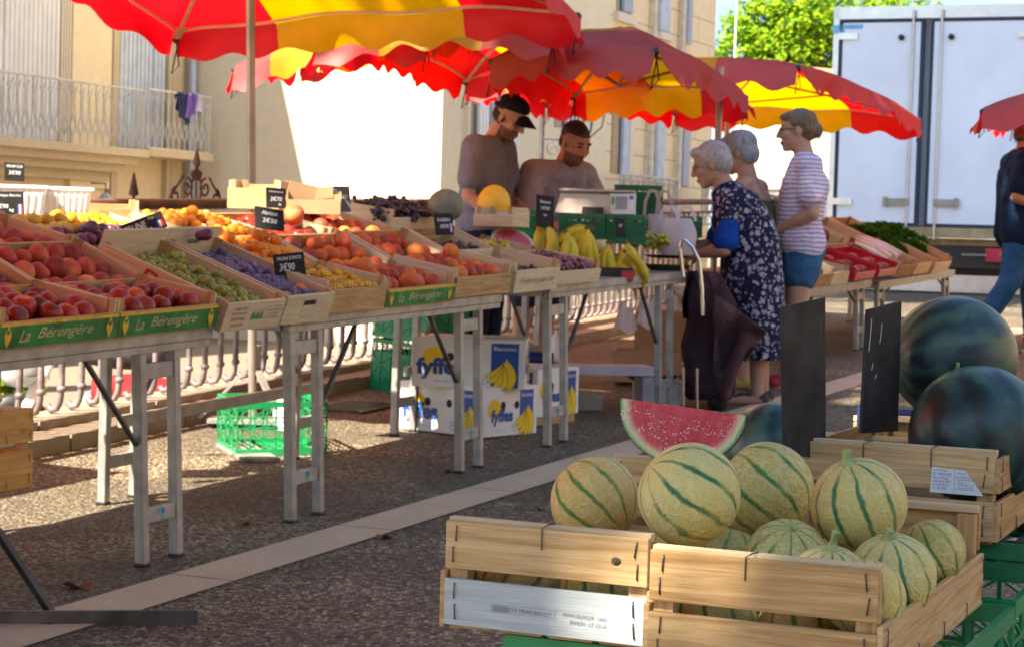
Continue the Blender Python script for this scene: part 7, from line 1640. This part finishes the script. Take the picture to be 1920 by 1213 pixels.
# --- woman in a striped tee and denim shorts
ws = G(1492, 727); J = dict(pelvis=(-.01, 0, .86), waist=(.0, 0, 1.00), chest=(-.01, 0, 1.22), neck=(-.005, 0, 1.41), head=(.05, 0, 1.565), shL=(-.03, .19, 1.345), elL=(-.05, .24, 1.06), wrL=(.15, .13, .955), shR=(-.03, -.19, 1.345), elR=(-.01, -.23, 1.06), wrR=(.17, -.05, .96),
         handL=((.75, -.6, -.1), (-.2, -.3, -.9), .6), handR=((.75, .6, -.1), (-.2, .3, -.9), .6), hiL=(-.01, .09, .82), knL=(.02, .10, .45), anL=(-.02, .10, .07), hiR=(-.01, -.09, .82), knR=(.05, -.10, .45), anR=(.08, -.10, .07))
t, H = person('woman with glasses and tied brown hair in lilac striped tee and denim shorts', ws, (-1, .10), J, (.0, .06), SK_TAN, HR_BRN, 1.04, 1.05, armr=1.12)
def stripes():
    m, t_, b = newmat('lilac striped jersey'); v = ocoord(t_, False); sp = t_.nodes.new('ShaderNodeSeparateXYZ'); t_.links.new(v, sp.inputs[0])
    z = math_(t_, 'ADD', sp.outputs[2], math_(t_, 'MULTIPLY', noise(t_, v, 5, 3), .05)); s1 = math_(t_, 'SINE', math_(t_, 'MULTIPLY', z, 2 * math.pi / .026))
    c = ramp(t_, s1, [(.0, (.76, .70, .80)), (.45, (.74, .66, .78)), (.68, (.52, .36, .54)), (.92, (.40, .28, .48))]); c.node.color_ramp.elements[0].position = 0
    mr = t_.nodes.new('ShaderNodeMapRange'); mr.inputs[1].default_value = -1; mr.inputs[2].default_value = 1; t_.links.new(s1, mr.inputs[0]); t_.links.new(mr.outputs[0], c.node.inputs[0])
    t_.links.new(c, b.inputs['Base Color']); b.inputs['Roughness'].default_value = .9; bump(t_, b, noise(t_, v, 8, 4, .5, 1.5), .5, .05); return m
cloth_part('striped_tee', t, torso_prims(J, .026, 1.02, (-.01, 0, .88), .025) + sleeve(J, 'L', .60, .080, .088) + sleeve(J, 'R', .60, .080, .088), stripes())
DEN = cloth_mat('denim', (.035, .11, .24), (.07, .18, .34), 14, .4)
cloth_part('denim_shorts', t, [RC((-.015, y, .84), .135, (.0, y * 1.15, .70), .118) for y in (.075, -.075)], DEN)
HM = H.to_3x3().to_4x4()
cloth_part('hair', t, [EL(H @ Vector((-.025, 0, .048)), (.106, .088, .090), HM), EL(H @ Vector((-.065, 0, .005)), (.06, .080, .07), HM), EL(H @ Vector((-.12, 0, -.005)), (.04, .04, .045), HM), EL(H @ Vector((.05, 0, .085)), (.05, .06, .03), HM)], HR_BRN, .008, 2)
mb = MB()
for y in (.032, -.032): mb.tube([(.104, y + .025 * math.cos(a), .004 + .016 * math.sin(a)) for a in [k * .5236 for k in range(12)]], .0024, 5, 0, False, True)
mb.tube([(.104, .057, .008), (.0, .081, .010)], .003, 5); mb.tube([(.104, -.057, .008), (.0, -.081, .010)], .003, 5); mb.build('glasses', BLACK, t, H)
for sd in 'LR': cloth_part('red_shoe', t, [RC(Vector(J['an' + sd]) + Vector((-.04, 0, -.03)), .040, Vector(J['an' + sd]) + Vector((.15, 0, -.04)), .034)], pmat('red canvas shoes', (.35, .02, .03), .6), .009)
# --- man in blue walking out at the right edge
rm = G(1897, 648); J = dict(pelvis=(.0, 0, .98), waist=(.0, 0, 1.12), chest=(.01, 0, 1.34), neck=(.02, 0, 1.54), head=(.07, 0, 1.69), shL=(.0, .21, 1.46), elL=(.02, .26, 1.16), wrL=(.24, .2, 1.1), shR=(.0, -.21, 1.46), elR=(-.10, -.27, 1.17), wrR=(.14, -.22, 1.10),
         hiL=(0, .1, .95), knL=(.16, .1, .54), anL=(.2, .1, .09), hiR=(0, -.1, .95), knR=(-.06, -.1, .52), anR=(-.28, -.1, .14), toeR=(.13, 0, -.09))
t, H = person('man in a dark blue tee and jeans walking at the right edge', rm, (.97, .05), J, (.0, .1), SK_FAIR, HR_BRN, 1.04, 1.05)
cloth_part('blue_tee', t, torso_prims(J, .036, 1.05, (0, 0, .90)) + sleeve(J, 'L', .66, .085, .09) + sleeve(J, 'R', .66, .085, .09), cloth_mat('petrol blue cotton', (.006, .022, .055), (.010, .032, .075)))
cloth_part('jeans', t, [RC((0, y, .90), .118, J[k2], .092) for y, k2 in ((.085, 'knL'), (-.085, 'knR'))] + [RC(J[k2], .092, Vector(J[a2]) + Vector((0, 0, .03)), .08) for k2, a2 in (('knL', 'anL'), ('knR', 'anR'))], cloth_mat('blue jeans', (.02, .10, .25), (.04, .16, .36), 12, .5))
cloth_part('hair', t, [EL(H @ Vector((-.022, 0, .05)), (.104, .088, .09), H.to_3x3().to_4x4()), EL(H @ Vector((-.058, 0, -.01)), (.065, .08, .07), H.to_3x3().to_4x4())], HR_BRN, .008, 2)
for sd in 'LR': cloth_part('shoe', t, [RC(Vector(J['an' + sd]) + Vector((-.04, 0, -.04)), .045, Vector(J['an' + sd]) + Vector((.15, 0, -.055 if sd == 'L' else -.09)), .038)], pmat('grey shoes', (.25, .23, .2), .7), .010)
